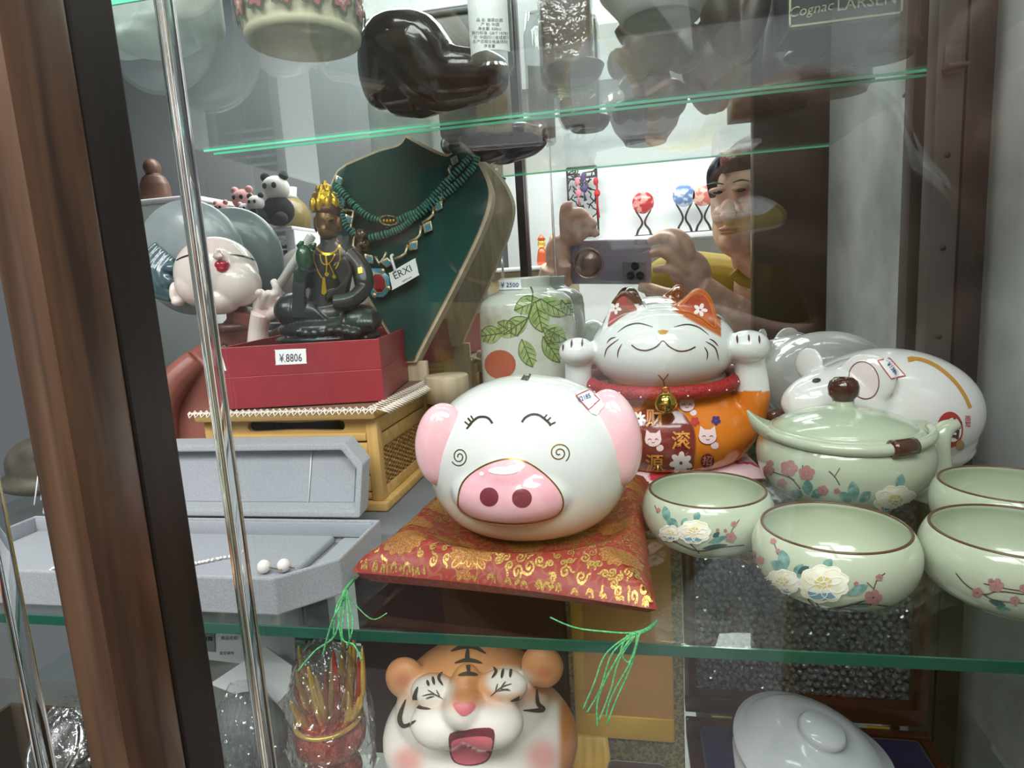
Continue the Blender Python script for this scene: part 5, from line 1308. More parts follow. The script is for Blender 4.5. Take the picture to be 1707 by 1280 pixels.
# olive pouch at the far left
po = empty('olive_pouch', (P(60, 700, .44).x, .44, ZM), 'dark olive rounded cloth pouch at the far left behind the grey case', 'pouch')
b = B(); c = P(62, 705, .44); b.ell(Vector((c.x, .44, ZM + .026)), (.036, .020, .0255), 32, 20); b.ell(Vector((c.x - .005, .44, ZM + .012)), (.042, .024, .0115), 32, 14)
blob(b, 'pouch_body', mat('dark_olive_cloth', srgb(84, 80, 70), .5, noise=(40, srgb(58, 54, 48), .4, .65), bump=(60, .8)), po, .0014, 8)
# ================================================================ lower shelf
TIG = mat('tiger_matte_paint', (1, 1, 1), .42, attr=True, bump=(900, .12))
Dt = .335
ti = empty('tiger_figurine', (P(795, 1200, Dt).x, Dt, ZL), 'laughing orange and white tiger figurine with open pink mouth on the lowest shelf', 'tiger figurine')
def t_(x, y, D=Dt): return P(x, y, D)
b = B()
b.ell(t_(790, 1176), (.0475, .044, .038), 44, 28); b.ell(t_(800, 1225), (.060, .050, .036), 44, 26); b.ell(t_(793, 1138), (.036, .034, .024), 36, 20)
for x, y, D in ((676, 1130, .322), (904, 1110, .328)):
    b.ell(t_(x, y, D), (.0125, .008, .0130), 24, 16)
b.ell(t_(735, 1205, .292), (.017, .014, .0125), 24, 14); b.ell(t_(815, 1203, .292), (.019, .014, .0125), 24, 14)
b.ell(t_(774, 1180, .290), (.012, .012, .011), 20, 12); b.ell(t_(778, 1160, .300), (.010, .014, .018), 20, 12)
b.ell(t_(722, 1150, .300), (.013, .011, .008), 20, 12); b.ell(t_(838, 1143, .302), (.014, .011, .008), 20, 12)
b.tube([t_(800, 1235), Vector((t_(800, 1235).x, Dt + .01, ZL + .04)), Vector((t_(800, 1235).x, Dt + .015, ZL + .006))], [.050, .050, .048], 32)
def tp_(co):
    x, y = pix(co); white = np.array(srgb(246, 240, 232)); org = np.array(srgb(222, 150, 92))
    c = np.tile(white, (len(co), 1))
    t = 1 - sstep(1150, 1205, y + 0.10 * np.abs(x - 780)); c = mixc(c, org, t * .95)
    for ex, ey in ((720, 1150), (848, 1135)):
        d = np.sqrt(((x - ex) / 46) ** 2 + ((y - ey) / 28) ** 2); c = mixc(c, white, (1 - sstep(.55, 1.1, d)) * .92)
    d = np.sqrt(((x - 735) / 60) ** 2 + ((y - 1212) / 26) ** 2); c = mixc(c, white, (1 - sstep(.7, 1.2, d)))
    d = np.sqrt(((x - 818) / 60) ** 2 + ((y - 1208) / 28) ** 2); c = mixc(c, white, (1 - sstep(.7, 1.2, d)))
    d = np.sqrt(((x - 777) / 26) ** 2 + ((y - 1158) / 26) ** 2); c = mixc(c, srgb(206, 140, 92), (1 - sstep(.6, 1.2, d)) * .8)
    for ex, ey, r in ((680, 1268, 34), (905, 1262, 42)):
        d = np.sqrt((x - ex) ** 2 + (y - ey) ** 2) / r; c = mixc(c, srgb(232, 130, 122), (1 - sstep(.2, 1.1, d)) * .7)
    for ex, ey, r in ((672, 1132, 16), (908, 1120, 16)):
        d = np.sqrt((x - ex) ** 2 + (y - ey) ** 2) / r; c = mixc(c, srgb(206, 120, 96), (1 - sstep(.3, 1.1, d)) * .7)
    t = sstep(925, 940, x) * sstep(1150, 1180, y); c = mixc(c, srgb(206, 132, 74), t)
    return c
tb = blob(b, 'body', TIG, ti, .0013, 10, paint=tp_); bv = tree(tb)
STR = mat('dark_stripe_paint', srgb(74, 66, 58), .5)
def stroke(pts, w_): 
    k = Paint(bv, .0004); k.line(c2(pts), w_, True); return k.build('painted_stripe', STR, ti)
stroke([(752, 1086), (770, 1079), (790, 1079), (810, 1090)], 8); stroke([(758, 1106), (775, 1101), (790, 1102), (804, 1106)], 7); stroke([(764, 1126), (780, 1123), (796, 1125)], 7)
stroke([(780, 1080), (779, 1100), (782, 1126)], 8)
for p_ in ([(738, 1120), (731, 1130), (738, 1143)], [(721, 1128), (724, 1142)], [(712, 1134), (715, 1144)], [(822, 1112), (827, 1120), (820, 1131)], [(839, 1115), (836, 1131)], [(852, 1114), (850, 1130)]): stroke(p_, 5)
for p_ in ([(697, 1145), (692, 1162), (697, 1177), (718, 1182)], [(677, 1166), (667, 1195), (674, 1210), (694, 1201)], [(873, 1125), (877, 1145), (870, 1160), (851, 1168)], [(894, 1148), (896, 1172), (904, 1183), (872, 1184)]): stroke(p_, 8)
k = Paint(bv, .0005)
for p_ in ([(704, 1160), (722, 1157), (740, 1166)], [(713, 1150), (726, 1158)], [(710, 1164), (724, 1160)], [(727, 1150), (733, 1161)], [(818, 1160), (836, 1146), (853, 1140)], [(826, 1152), (830, 1140)], [(834, 1148), (843, 1136)], [(830, 1152), (848, 1148)], [(833, 1148), (851, 1151)]): k.line(c2(p_), 2.4, True)
k.build('closed_eyes', STR, ti)['kind'] = 'stuff'
k = Paint(bv, .0006); k.poly(c2([(756, 1174), (764, 1170), (773, 1173), (784, 1170), (792, 1176), (785, 1187), (773, 1193), (762, 1186)], 3, True), 4).build('pink_nose', mat('tiger_pink', srgb(222, 120, 128), .35), ti)
k = Paint(bv, .0005); k.poly(c2([(750, 1222), (776, 1216), (800, 1213), (823, 1216), (822, 1245), (812, 1268), (785, 1276), (758, 1270), (749, 1248)], 3, True), 4).build('open_mouth', mat('mouth_dark', srgb(120, 54, 62), .4), ti)
k = Paint(bv, .0012); k.poly(c2([(754, 1232), (785, 1226), (819, 1228), (818, 1248), (808, 1266), (785, 1273), (762, 1268), (753, 1250)], 3, True), 4).build('pink_tongue', mat('tongue_pink', srgb(226, 110, 124), .3, coat=.3), ti)
# ---- red and gold ornament wrapped in film
orn = empty('gold_ornament', (P(552, 1230, .315).x, .315, ZL), 'red and gold glass treasure ornament with gold sprays, left of the tiger', 'ornament')
RG = mat('red_gold_glass', srgb(176, 58, 36), .12, metal=.4, coat=.8, noise=(60, srgb(130, 34, 26), .4, .7)); GG = mat('yellow_gold', srgb(222, 186, 92), .3, metal=.6)
c = P(550, 1215, .315)
b = B()
for i in range(9):
    a = 2 * PI * i / 9; b.ell(c + Vector((.0095 * math.cos(a), .0095 * math.sin(a), -.002)), (.0125, .0125, .013), 16, 12)
b.ell(c + Vector((0, 0, -.028)), (.017, .017, .014), 24, 14); b.tube([c + Vector((0, 0, -.03)), Vector((c.x, c.y, ZL + .002))], [.014, .024], 24)
blob(b, 'red_pot', RG, orn, .0010, 2)
B().tube([c + Vector((.0195 * math.cos(a), .0195 * math.sin(a), .0085)) for a in [2 * PI * i / 32 for i in range(32)]], .0014, 8, closed=True).build('gold_band', GG, orn)
rnd = random.Random(11)
for i in range(22):
    a = rnd.uniform(0, 2 * PI); r0 = rnd.uniform(.002, .015); h_ = rnd.uniform(.022, .050); o_ = rnd.uniform(.002, .012)
    p0 = c + Vector((r0 * math.cos(a), r0 * math.sin(a), .006)); p1 = p0 + Vector((o_ * math.cos(a), o_ * math.sin(a), h_ * .5)); p2 = p1 + Vector((-o_ * .2 * math.cos(a + 1), o_ * math.sin(a + 1), h_ * .5))
    if p2.z > ZM - .012: p2.z = ZM - .012
    B().tube(catmull([p0, p1, p2], 6), [.0024, .0034, .0026, .0008], 8, flat=.7).build('gold_spray', [GG, RG, GG][i % 3], orn)
FILM = clear_mat('crinkled_film', (.93, .94, .94), .10, .08, bump=(130, 1.0, .004), haze=.03)
def film(name, c, r, h, parent, n=28, seed=1, m=None):
    rnd = random.Random(seed); b = B(); v = []; f = []
    for i in range(n + 1):
        for j in range(n * 2):
            t = i / n; a = PI * j / n; rr = math.sin(.12 * PI + t * .84 * PI) ** .6; w_ = 1 + rnd.uniform(-.06, .06) + .05 * math.sin(a * 5 + t * 7)
            v.append((c[0] + r[0] * rr * w_ * math.cos(a), c[1] + r[1] * rr * w_ * math.sin(a), c[2] + h * t + rnd.uniform(-.001, .001)))
    m2 = n * 2
    for i in range(n):
        for j in range(m2): f.append((i * m2 + j, i * m2 + (j + 1) % m2, (i + 1) * m2 + (j + 1) % m2, (i + 1) * m2 + j))
    b.add(v, f); return b.build(name, m or FILM, parent, smooth=False)
film('film_wrap', (c.x, c.y, c.z - .052), (.027, .025), .108, orn)
for s_ in (-1, 1):
    B().tube(catmull([c + Vector((s_ * .012, -.012, -.020)), c + Vector((s_ * .022, -.016, -.034)), c + Vector((s_ * .016, -.020, -.046)), c + Vector((s_ * .008, -.016, -.040))], 6), .0030, 10).build('gold_scroll', GG, orn)
# ---- open yellow silk case
yc = empty('silk_case', (P(1050, 1180, .40).x, .40, ZL), 'open presentation case lined in orange and yellow silk, right of the tiger', 'case')
YS = mat('yellow_silk', srgb(232, 188, 78), .35, sheen=.6, noise=(14, srgb(186, 138, 50), .4, .7)); OS_ = mat('orange_silk', srgb(226, 168, 104), .45, sheen=.4, noise=(12, srgb(206, 152, 92), .3, .7))
BRC = mat('grey_gold_brocade', srgb(122, 112, 96), .6, noise=(500, srgb(170, 156, 116), .45, .55))
Dy = .405
y0x, y1x = P(950, 1150, Dy).x, P(1140, 1150, Dy).x; ztp = ZM - .014
B().box(((y0x + y1x) / 2, Dy + .004, (ztp + ZL + .002) / 2), (y1x - y0x, .008, ztp - ZL - .002), .001).build('case_lid', BRC, yc)
zmid = P(1050, 1190, Dy).z; zmid2 = P(1050, 1228, Dy).z
B().box(((y0x + y1x) / 2 + .001, Dy - .001, (ztp - .003 + zmid) / 2), (y1x - y0x - .016, .0026, ztp - .003 - zmid), .0008).build('orange_lining', OS_, yc)
B().box(((y0x + y1x) / 2 + .001, Dy - .0016, (zmid + zmid2) / 2), (y1x - y0x - .016, .0036, zmid - zmid2), .001).build('yellow_band', YS, yc)
B().box((P(968, 1150, Dy).x, Dy - .002, (ztp + zmid2) / 2 - .002), (.0085, .003, ztp - zmid2 - .004), .001).build('yellow_side_strip', YS, yc)
bb = B(); 
for i in range(7):
    x0_ = P(955 + i * 8, 1240, .385).x; bb.tube(catmull([Vector((x0_, Dy - .003, zmid2 + .001)), Vector((x0_ + .002 * (-1) ** i, Dy - .013, zmid2 - .012)), Vector((x0_ - .002, Dy - .019, zmid2 - .03))], 5), .0034, 10)
blob(bb, 'gathered_silk', YS, yc, .0012, 3, 'gathered yellow silk folds')
B().box(((y0x + y1x) / 2 + .006, Dy - .022, (zmid2 + ZL) / 2 - .004), (.040, .022, zmid2 - ZL - .008), .004).build('plum_cushion', mat('plum_velvet', srgb(70, 48, 48), .8, sheen=.4), yc, 'dark plum padded block')
B().box(((y0x + y1x) / 2, Dy - .02, ZL + .006), (y1x - y0x, .052, .010), .001).build('case_base', BRC, yc)
# ---- red wooden case with bubble wrap lid and blue bed
RW = mat('dark_cherry_wood', srgb(86, 34, 30), .28, coat=.4, wood=(srgb(58, 22, 20), 0, 90))
wc = empty('cherry_wood_case', (P(1350, 1230, .42).x, .42, ZL), 'open dark cherry wood case with bubble wrap in the lid and blue lining', 'case')
Dw = .478
wx0, wx1 = P(1141, 1150, Dw).x, P(1545, 1150, Dw).x; wzt = P(1350, 930, Dw).z; wzt = min(wzt, ZM - .012); wzb = P(1350, 1195, Dw).z
def wb(nm, x0, x1, y0, y1, z0, z1, m=RW, bev=.001): return B().box(((x0 + x1) / 2, (y0 + y1) / 2, (z0 + z1) / 2), (x1 - x0, y1 - y0, z1 - z0), bev).build(nm, m, wc, smooth=True, sharp=35)
wb('lid_back', wx0, wx1, Dw + .010, Dw + .014, wzb, ZM - .010, mat('near_black_board', srgb(36, 34, 36), .6))
wb('lid_rail', wx0, wx1, Dw - .004, Dw + .012, wzb, wzb + .014); wb('lid_rail', wx0, wx1, Dw - .004, Dw + .012, ZM - .014, ZM - .009)
wb('lid_stile', wx1 - .009, wx1, Dw - .004, Dw + .012, wzb + .014, ZM - .014); wb('lid_stile', wx0, wx0 + .009, Dw - .004, Dw + .012, wzb + .014, ZM - .014)
wb('base_rail', wx0, wx1, Dw - .012, Dw - .005, wzb - .018, wzb - .002); wb('base_rail', wx1 - .008, wx1, Dw - .150, Dw - .012, ZL + .001, wzb - .004)
wb('base_floor', wx0, wx1 - .008, Dw - .150, Dw - .005, ZL + .001, ZL + .006)
wb('base_rail', wx0, wx1, Dw - .158, Dw - .150, ZL + .001, wzb - .02)
B().box(((wx0 + wx1) / 2, Dw - .080, ZL + .013), (wx1 - wx0 - .02, .13, .014), .004).build('blue_bed', mat('royal_blue_satin', srgb(22, 26, 92), .45, sheen=.1, noise=(16, srgb(12, 14, 54), .4, .65), bump=(26, 1.0)), wc, 'royal blue satin bed')
for x in (1205, 1470): B().box((P(x, 1180, Dw - .01).x, Dw - .0045, wzb - .002), (.016, .002, .0022), .0004).build('hinge', GG, wc)
# bubble wrap
BW = mat('bubble_wrap_film', srgb(128, 130, 136), .14, coat=.8, spec=.9, noise=(260, srgb(58, 58, 64), .42, .6))
b = B(); rnd = random.Random(8); st_ = .0062
nx = int((wx1 - wx0 - .02) / st_); nz = int((ZM - .016 - wzb - .014) / (st_ * .87))
b.box(((wx0 + wx1) / 2, Dw + .0085, (ZM - .014 + wzb + .014) / 2), (wx1 - wx0 - .018, .001, ZM - .014 - wzb - .014))
for i in range(nx):
    for j in range(nz):
        cx__ = wx0 + .012 + i * st_ + (j % 2) * st_ / 2 + rnd.uniform(-.0008, .0008); cz = wzb + .018 + j * st_ * .87 + rnd.uniform(-.0008, .0008); dn = Vector((rnd.uniform(-.5, .5), -1, rnd.uniform(-.5, .5)))
        s0 = rnd.uniform(.0022, .0030)
        b.lathe([(s0, 0), (s0 * .85, .0012), (s0 * .5, .0021), (0, .0023)], (cx__, Dw + .008 + rnd.uniform(-.001, 0), cz), 6, ax=dn)
o = b.build('bubble_wrap', BW, wc, 'crumpled bubble wrap', smooth=False); o['kind'] = 'stuff'
# ---- white jade lidded bowl
JD = mat('white_jade', srgb(216, 218, 226), .14, coat=.4, sss=.2)
jc = P(1352, 1240, .375); zr_ = jc.z
jb = empty('jade_bowl', (jc.x, .375, ZL + .021), 'round white jade bowl with domed lid and disc knob on the blue lining', 'bowl')
tilt = Vector((.22, -.18, 1))
B().lathe([(0, .001), (.022, .001), (.023, 0), (.034, .010), (.044, .024), (.046, zr_ - ZL - .021 - .008)], (jc.x, .375, ZL + .021), 56).build('bowl_body', JD, jb)
B().lathe([(0, .004), (.0455, 0), (.0475, .0012), (.0475, .0040), (.0435, .0052), (.0425, .0068), (.036, .0128), (.024, .0178), (.0135, .0196), (.0125, .0210), (.0140, .0240), (.0120, .0264), (0, .0272)], (jc.x, .375, zr_ - .010), 64, ax=tilt).build('lid', JD, jb)
# ---- certificate cards, bag, and wrapped cups at the left
CRD = mat('white_card', srgb(206, 210, 212), .5)
c1 = empty('certificate_card', P(400, 1075, .33), 'white certificate card with grey emblem under the grey case', 'card')
def card(pxs, D, par, m=CRD, dD=0.0, nm='card_sheet', th=.0008):
    pts = [P(x, y, D + (dD * (y - pxs[0][1]) / 100)) for x, y in pxs]; n_ = (pts[1] - pts[0]).cross(pts[2] - pts[0]).normalized(); n_ = n_ if n_.y > 0 else -n_
    return B().prism(pts, n_ * th, 0).build(nm, m, par, smooth=False)
card([(325, 1052), (490, 1056), (494, 1118), (336, 1098)], .345, c1, dD=-.01)
card([(333, 1056), (357, 1056), (358, 1087), (334, 1084)], .3435, c1, mat('emblem_green_grey', srgb(120, 136, 132), .5), dD=-.01, nm='emblem')
def fl(txt, x, y, D, h, par, m=INK, nm='print', ang=0, bold=.0):
    cc_ = P(x, y, D); e1 = (P(x + 10 * math.cos(ang), y + 10 * math.sin(ang), D) - cc_).normalized(); e2 = (P(x + 10 * math.sin(ang), y - 10 * math.cos(ang), D) - cc_).normalized()
    return flat_text(txt, cc_, e1, e2, S(h, cc_), bold).build(nm, m, par, smooth=False)
fl('商品名称:', 383, 1064, .3435, 8, c1); fl('鉴定编号', 378, 1089, .3405, 7, c1); fl('翡翠', 346, 1066, .342, 10, c1, bold=.02)
c2_ = empty('folded_card', P(440, 1110, .31), 'blank white folded card leaning diagonally in front of the certificate', 'card')
card([(349, 1140), (443, 1078), (487, 1110), (482, 1150), (440, 1200), (400, 1160)], .318, c2_, dD=-.012)
for cc2 in (c1, c2_): pass
bg = empty('plastic_bag', (P(410, 1230, .30).x, .30, ZL), 'grey cloth item in a clear plastic bag below the certificate card', 'bag')
b = B(); c = P(415, 1220, .30); b.ell(c, (.024, .016, .024), 24, 16); b.ell(c + Vector((-.004, 0, -.03)), (.026, .018, .026), 24, 14); b.ell(c + Vector((0, 0, -.055)), (.026, .018, max(.01, c.z - .055 - ZL - .002)), 24, 14)
blob(b, 'grey_bundle', mat('slate_cloth', srgb(96, 104, 104), .6, noise=(30, srgb(70, 76, 78), .4, .7), bump=(40, 1.0)), bg, .0014, 6)
film('bag_film', (c.x, c.y, ZL + .004), (.031, .023), c.z + .026 - ZL, bg, seed=4)
SV = mat('brushed_silver', srgb(190, 190, 190), .2, metal=1.0, bump=(500, .3))
bbx = empty('brown_card_box', (P(110, 1270, .30).x, .30, ZL), 'brown card box holding two film-wrapped silver cups at the lower left', 'box')
bx0, bx1 = P(-40, 1250, .33).x, P(330, 1250, .33).x
BC = mat('brown_card', srgb(74, 58, 44), .6)
zbx = P(60, 1225, .33).z
for nm, x0, x1, y0, y1, z0, z1 in (('box_floor', bx0, bx1, .26, .36, ZL + .001, ZL + .004), ('box_wall', bx0, bx1, .357, .36, ZL + .004, zbx), ('box_wall', bx0, bx1, .26, .263, ZL + .004, zbx - .012), ('box_wall', bx0, bx0 + .003, .263, .357, ZL + .004, zbx), ('box_wall', bx1 - .003, bx1, .263, .357, ZL + .004, zbx)):
    B().box(((x0 + x1) / 2, (y0 + y1) / 2, (z0 + z1) / 2), (x1 - x0, y1 - y0, z1 - z0), .0004).build(nm, BC, bbx, smooth=False)
for i, (x, y, D, ax) in enumerate(((92, 1245, .292, (-.15, -.75, .55)), (200, 1175, .325, (.1, -.7, .6)))):
    cu_ = empty('silver_cup', P(x, y, D), ['silver cup wrapped in clear film, lower left, in front of its twin', 'silver cup wrapped in clear film, farther back against the wooden post'][i], 'cup', 'silver cups in the brown box')
    cc_ = P(x, y, D); A_ = Vector(ax).normalized(); base = cc_ - A_ * .036
    B().lathe([(0, 0), (.011, 0), (.014, .003), (.020, .012), (.0225, .024), (.0215, .034), (.0195, .0375), (.0185, .036), (.0195, .026), (.017, .012), (0, .006)], base, 40, ax=A_).build('cup_body', SV, cu_)
    B().tube([base + Vector((0, 0, 0)) + A_ * .0375 + (Vector((0, 0, 1)).rotation_difference(A_) @ Vector((.0192 * math.cos(a), .0192 * math.sin(a), 0))) for a in [2 * PI * q / 32 for q in range(32)]], .0012, 8, closed=True).build('cup_rim', SV, cu_)
    film('film_wrap', (base.x + A_.x * .018, base.y + A_.y * .018, cc_.z - .042), (.030, .028), .064, cu_, seed=6 + i)

mb = empty('maroon_box', (P(690, 1120, .43).x, .43, ZL), 'plain dark maroon box standing behind the tiger figurine', 'box')
x0, x1 = P(600, 1120, .42).x, P(946, 1120, .42).x
B().box(((x0 + x1) / 2, .445, (ZL + ZM - .016) / 2), (x1 - x0, .04, ZM - .018 - ZL), .002).build('box_body', mat('dull_maroon_card', srgb(86, 54, 56), .5), mb); B().box(((x0 + x1) / 2, .445, ZM - .026), (x1 - x0 + .003, .043, .016), .002).build('box_lid', mat('dull_maroon_card', srgb(86, 54, 56), .5), mb)
# ================================================================ upper shelf, seen from below
ZT = ZU + .0037
CRM = mat('cream_glaze', srgb(222, 214, 184), .15, coat=.4)
cc_ = G(508, 74, ZT); 
fc = empty('floral_cup', (cc_.x, cc_.y, ZT), 'cream porcelain cup with floral band, seen from below at the top', 'cup')
b = B().lathe([(0, .006), (.024, .006), (.0265, .0035), (.0300, .0), (.0322, .0008), (.0330, .0035), (.0325, .006), (.0335, .0075), (.0355, .020), (.0385, .045), (.0400, .075), (.0385, .075), (.036, .045), (.03, .01), (0, .009)], (cc_.x, cc_.y, ZT), 64).build('cup_body', CRM, fc); bvc = tree(b)
for k_ in range(14):
    a = 2 * PI * k_ / 14; r = .0353
    q = Vector((math.cos(a), math.sin(a), .1)); cen_ = Vector((cc_.x + r * math.cos(a), cc_.y + r * math.sin(a), ZT + .0138)); tq = Vector((-math.sin(a), math.cos(a), 0)); up = Vector((math.cos(a) * .1, math.sin(a) * .1, 1))
    for m_, rr, off in ((mat('sage_leaf_band', srgb(96, 100, 82), .3), .0066, .0002), (mat('dusty_rose', srgb(186, 120, 118), .3), .0048, .0005), (mat('pale_rose', srgb(226, 190, 180), .3), .0022, .0008)):
        loop = [cen_ + q * off + tq * rr * (1 + .25 * math.cos(5 * t)) * math.cos(t) + up * rr * (1 + .25 * math.cos(5 * t)) * math.sin(t) for t in [2 * PI * i / 25 for i in range(25)]]
        B().add([cen_ + q * (off + .0004)] + loop, [(0, 1 + i, 1 + (i + 1) % 25) for i in range(25)]).build('painted_flower', m_, fc, smooth=False)
jb_ = G(240, 86, ZT + .002)
jd = empty('pale_jade_block', (jb_.x, jb_.y, ZT), 'pale green jade block with rounded underside at the top left', 'carving')
b = B(); b.box((jb_.x, jb_.y + .005, ZT + .050), (.080, .050, .086), .010, segs=4); b.ell((jb_.x + .006, jb_.y + .004, ZT + .010), (.026, .022, .010), 32, 16)
b.tube([(jb_.x - .035, jb_.y - .02, ZT + .05), (jb_.x - .01, jb_.y - .026, ZT + .047), (jb_.x + .03, jb_.y - .022, ZT + .050)], .004, 10)
blob(b, 'carved_block', mat('pale_jade', srgb(222, 232, 226), .3, coat=.3, trans=.35, noise=(30, srgb(176, 190, 184), .4, .7)), jd, .0014, 4)
# black horse-like carving
BKW = mat('black_polished_wood', srgb(22, 20, 20), .18, coat=.6); DKW = mat('dark_root_wood', srgb(66, 54, 48), .4, noise=(40, srgb(36, 28, 26), .4, .65), bump=(90, 1.0))
kx = G(700, 190, ZT); 
bh = empty('black_carving', (kx.x, kx.y, ZT), 'polished black wooden carving with a long drooping head on the upper shelf', 'carving')
def u_(x, y, D): p = P(x, y, D); return p if p.z > ZT + .004 else Vector((p.x, p.y, ZT + .004))
b = B(); b.tube(catmull([u_(645, 205, .49), u_(634, 160, .480), u_(632, 110, .470), u_(650, 78, .465), u_(690, 85, .462), u_(722, 125, .465), u_(760, 160, .47), u_(815, 175, .475), u_(848, 192, .48)], 6), [.010, .012, .016, .022, .026, .024, .022, .018, .010], 20)
b.tube([u_(660, 195, .485), u_(700, 165, .475), u_(760, 185, .48)], [.018, .024, .018], 14); b.ell(u_(740, 200, .485) + Vector((0, 0, .006)), (.050, .018, .0095), 24, 12)
blob(b, 'carved_body', BKW, bh, .0015, 6)
rc = empty('root_carving', (P(1110, 200, .51).x, .51, ZT), 'dark gnarled root carving in the middle of the upper shelf', 'carving')
b = B(); xs_ = lambda x, d: P(x, 200, .65).x + d
rnd = random.Random(3)
for x, w__, h_ in ((1035, .008, .012), (1062, .012, .022), (1090, .018, .030), (1120, .015, .020), (1165, .013, .038), (1190, .016, .045), (1205, .011, .032)):
    b.ell((P(x, 200, .65).x, .51 + rnd.uniform(-.006, .006), ZT + h_ * .9 + .001), (w__, .014, h_ * .9), 20, 14, Matrix.Rotation(rnd.uniform(-.3, .3), 3, 'Y') if h_ > .025 else None)
b.tube(catmull([(P(1040, 200, .65).x, .51, ZT + .03), (P(1100, 200, .65).x, .515, ZT + .055), (P(1180, 200, .65).x, .51, ZT + .07)], 5), [.008, .014, .010], 12)
rcm = blob(b, 'dark_body', DKW, rc, .0015, 4)
dz_ = ZT + .0002 - min(v.co.z for v in rcm.data.vertices)
for v in rcm.data.vertices: v.co.z = max(v.co.z + dz_, ZT + .0002)
rd = empty('dark_dish', (P(980, 200, .66).x, .50, ZT), 'small dark oval wooden stand under a bowl on the upper shelf', 'stand')
B().lathe([(0, .001), (.016, 0), (.020, .004), (.0225, .010), (.021, .011), (.018, .006), (0, .005)], (P(980, 200, .66).x, .50, ZT), 40).build('oval_dish', DKW, rd)
rs_ = empty('head_reflection_shape', (P(1420, 120, .535).x, .535, ZT), 'tall root-like dark shape added for a head reflected in the front glass, upper right', 'carving')  # dark shape added for the photographer's head reflected in the front glass
b = B(); b.tube(catmull([Vector((P(1385, 160, .53).x, .535, ZT + .010)), u_(1360, 60, .535), u_(1350, 10, .535), u_(1365, -60, .535), u_(1380, -140, .535)], 6), [.024, .020, .015, .018, .022], 20)
b.tube(catmull([Vector((P(1450, 160, .53).x, .535, ZT + .010)), u_(1480, 80, .535), u_(1485, 0, .535), u_(1460, -90, .535)], 6), [.022, .018, .018, .020], 18); b.ell(Vector((P(1420, 160, .53).x, .535, ZT + .009)), (.048, .026, .0085), 28, 14)
rr_ = blob(b, 'dark_body', DKW, rs_, .0018, 5)
for v in rr_.data.vertices: v.co.z = max(v.co.z, ZT + .0002)
# bottle with a printed label
BG = clear_mat('clear_bottle', (.90, .92, .92), .09, haze=.10)
bp_ = G(822, 118, ZT); bo = empty('labelled_bottle', (bp_.x, bp_.y, ZT), 'clear glass bottle with white printed label on the upper shelf', 'bottle')
B().lathe([(0, .004), (.010, .003), (.0125, 0), (.0145, .002), (.0148, .008), (.0148, .11), (.012, .13)], (bp_.x, bp_.y, ZT), 40).build('bottle_glass', BG, bo)
lb = B(); N = 20; rows = []
a0, a1 = PI * 1.16, PI * 1.86
for i in range(N + 1):
    a = a0 + (a1 - a0) * i / N
    for z in (.0085, .085): lb.v.append((bp_.x + .0151 * math.cos(a), bp_.y + .0151 * math.sin(a), ZT + z))
for i in range(N): lb.f.append((2 * i, 2 * i + 2, 2 * i + 3, 2 * i + 1))
lo_ = lb.build('paper_label', STICK, bo); bvl = tree(lo_)
for i, t in enumerate(['品 名: 翡翠白酒', '产 地: 中国', '净含量: 500ml', '执行标准: GB/T 10781', '厂 址: 中国四川省成都市', '生产日期见瓶盖喷码', '净含量']):
    k = Paint(bvl, .0003); k.text(t, 816 + (i % 2), 34 + i * 7.2, 6.4, .02); k.build('label_print', INK, bo)
k = Paint(bvl, .0003)
for x in (803, 817, 831): k.line([(x - 4, 85), (x + 4, 85), (x + 4, 92), (x - 4, 92), (x - 4, 85)], 1).line([(x - 2, 91), (x, 87), (x + 2, 91)], 1)
k.build('label_symbols', INK, bo)['kind'] = 'stuff'
# pale bowl from below, dark box, lettered box
pb = G(1100, 35, ZT); pbo = empty('pale_bowl', (pb.x, pb.y, ZT), 'large pale porcelain bowl on the upper shelf, seen from underneath', 'bowl')
B().lathe([(0, .004), (.018, .004), (.020, 0), (.0225, 0), (.024, .004), (.034, .016), (.041, .035), (.044, .05), (.042, .05), (.032, .018), (0, .008)], (pb.x, pb.y, ZT), 56).build('bowl_body', mat('pale_grey_porcelain', srgb(190, 190, 186), .15, coat=.4), pbo)
db = G(945, 140, ZT); dbo = empty('wrapped_box', (db.x, db.y, ZT), 'brown box in clear plastic wrap on the upper shelf, right of the bottle', 'box')
B().box((db.x, db.y + .02, ZT + .046), (.036, .036, .09), .004).build('box_body', mat('warm_brown_box', srgb(112, 88, 80), .4), dbo); B().box((db.x, db.y + .02, ZT + .046), (.040, .040, .0915), .005).build('plastic_wrap', FILM, dbo)
lx = G(1405, 44, ZT); lbx = empty('lettered_box', (lx.x, lx.y, ZT), 'dark gift box with gold framed lettering at the top right', 'box')
xa, xb = P(1312, 20, lx.y).x, P(1508, 0, lx.y).x
B().box(((xa + xb) / 2, lx.y + .02, ZT + .045), (xb - xa, .04, .088), .0012).build('box_body', mat('charcoal_card', srgb(66, 66, 66), .35), lbx)
gf = lx.y - .0004; zl_ = ZT + .003; gfm = mat('pale_gold_foil', srgb(206, 204, 170), .25, metal=.7)
for a_, b_, c_, d_2 in ((xa + .001, xb - .001, zl_, zl_ + .0012), (xa + .001, xb - .001, zl_ + .017, zl_ + .0182), (xa + .001, xa + .0022, zl_, zl_ + .018), (xb - .0022, xb - .001, zl_, zl_ + .018)):
    B().box(((a_ + b_) / 2, gf, (c_ + d_2) / 2), (b_ - a_, .0006, d_2 - c_), 0).build('gold_frame_line', gfm, lbx, smooth=False)
flat_text('Cognac', ((xa * .79 + xb * .21), gf - .0003, zl_ + .009), (1, 0, .05), (.2, 0, 1), .0086).build('gold_lettering', gfm, lbx, smooth=False)
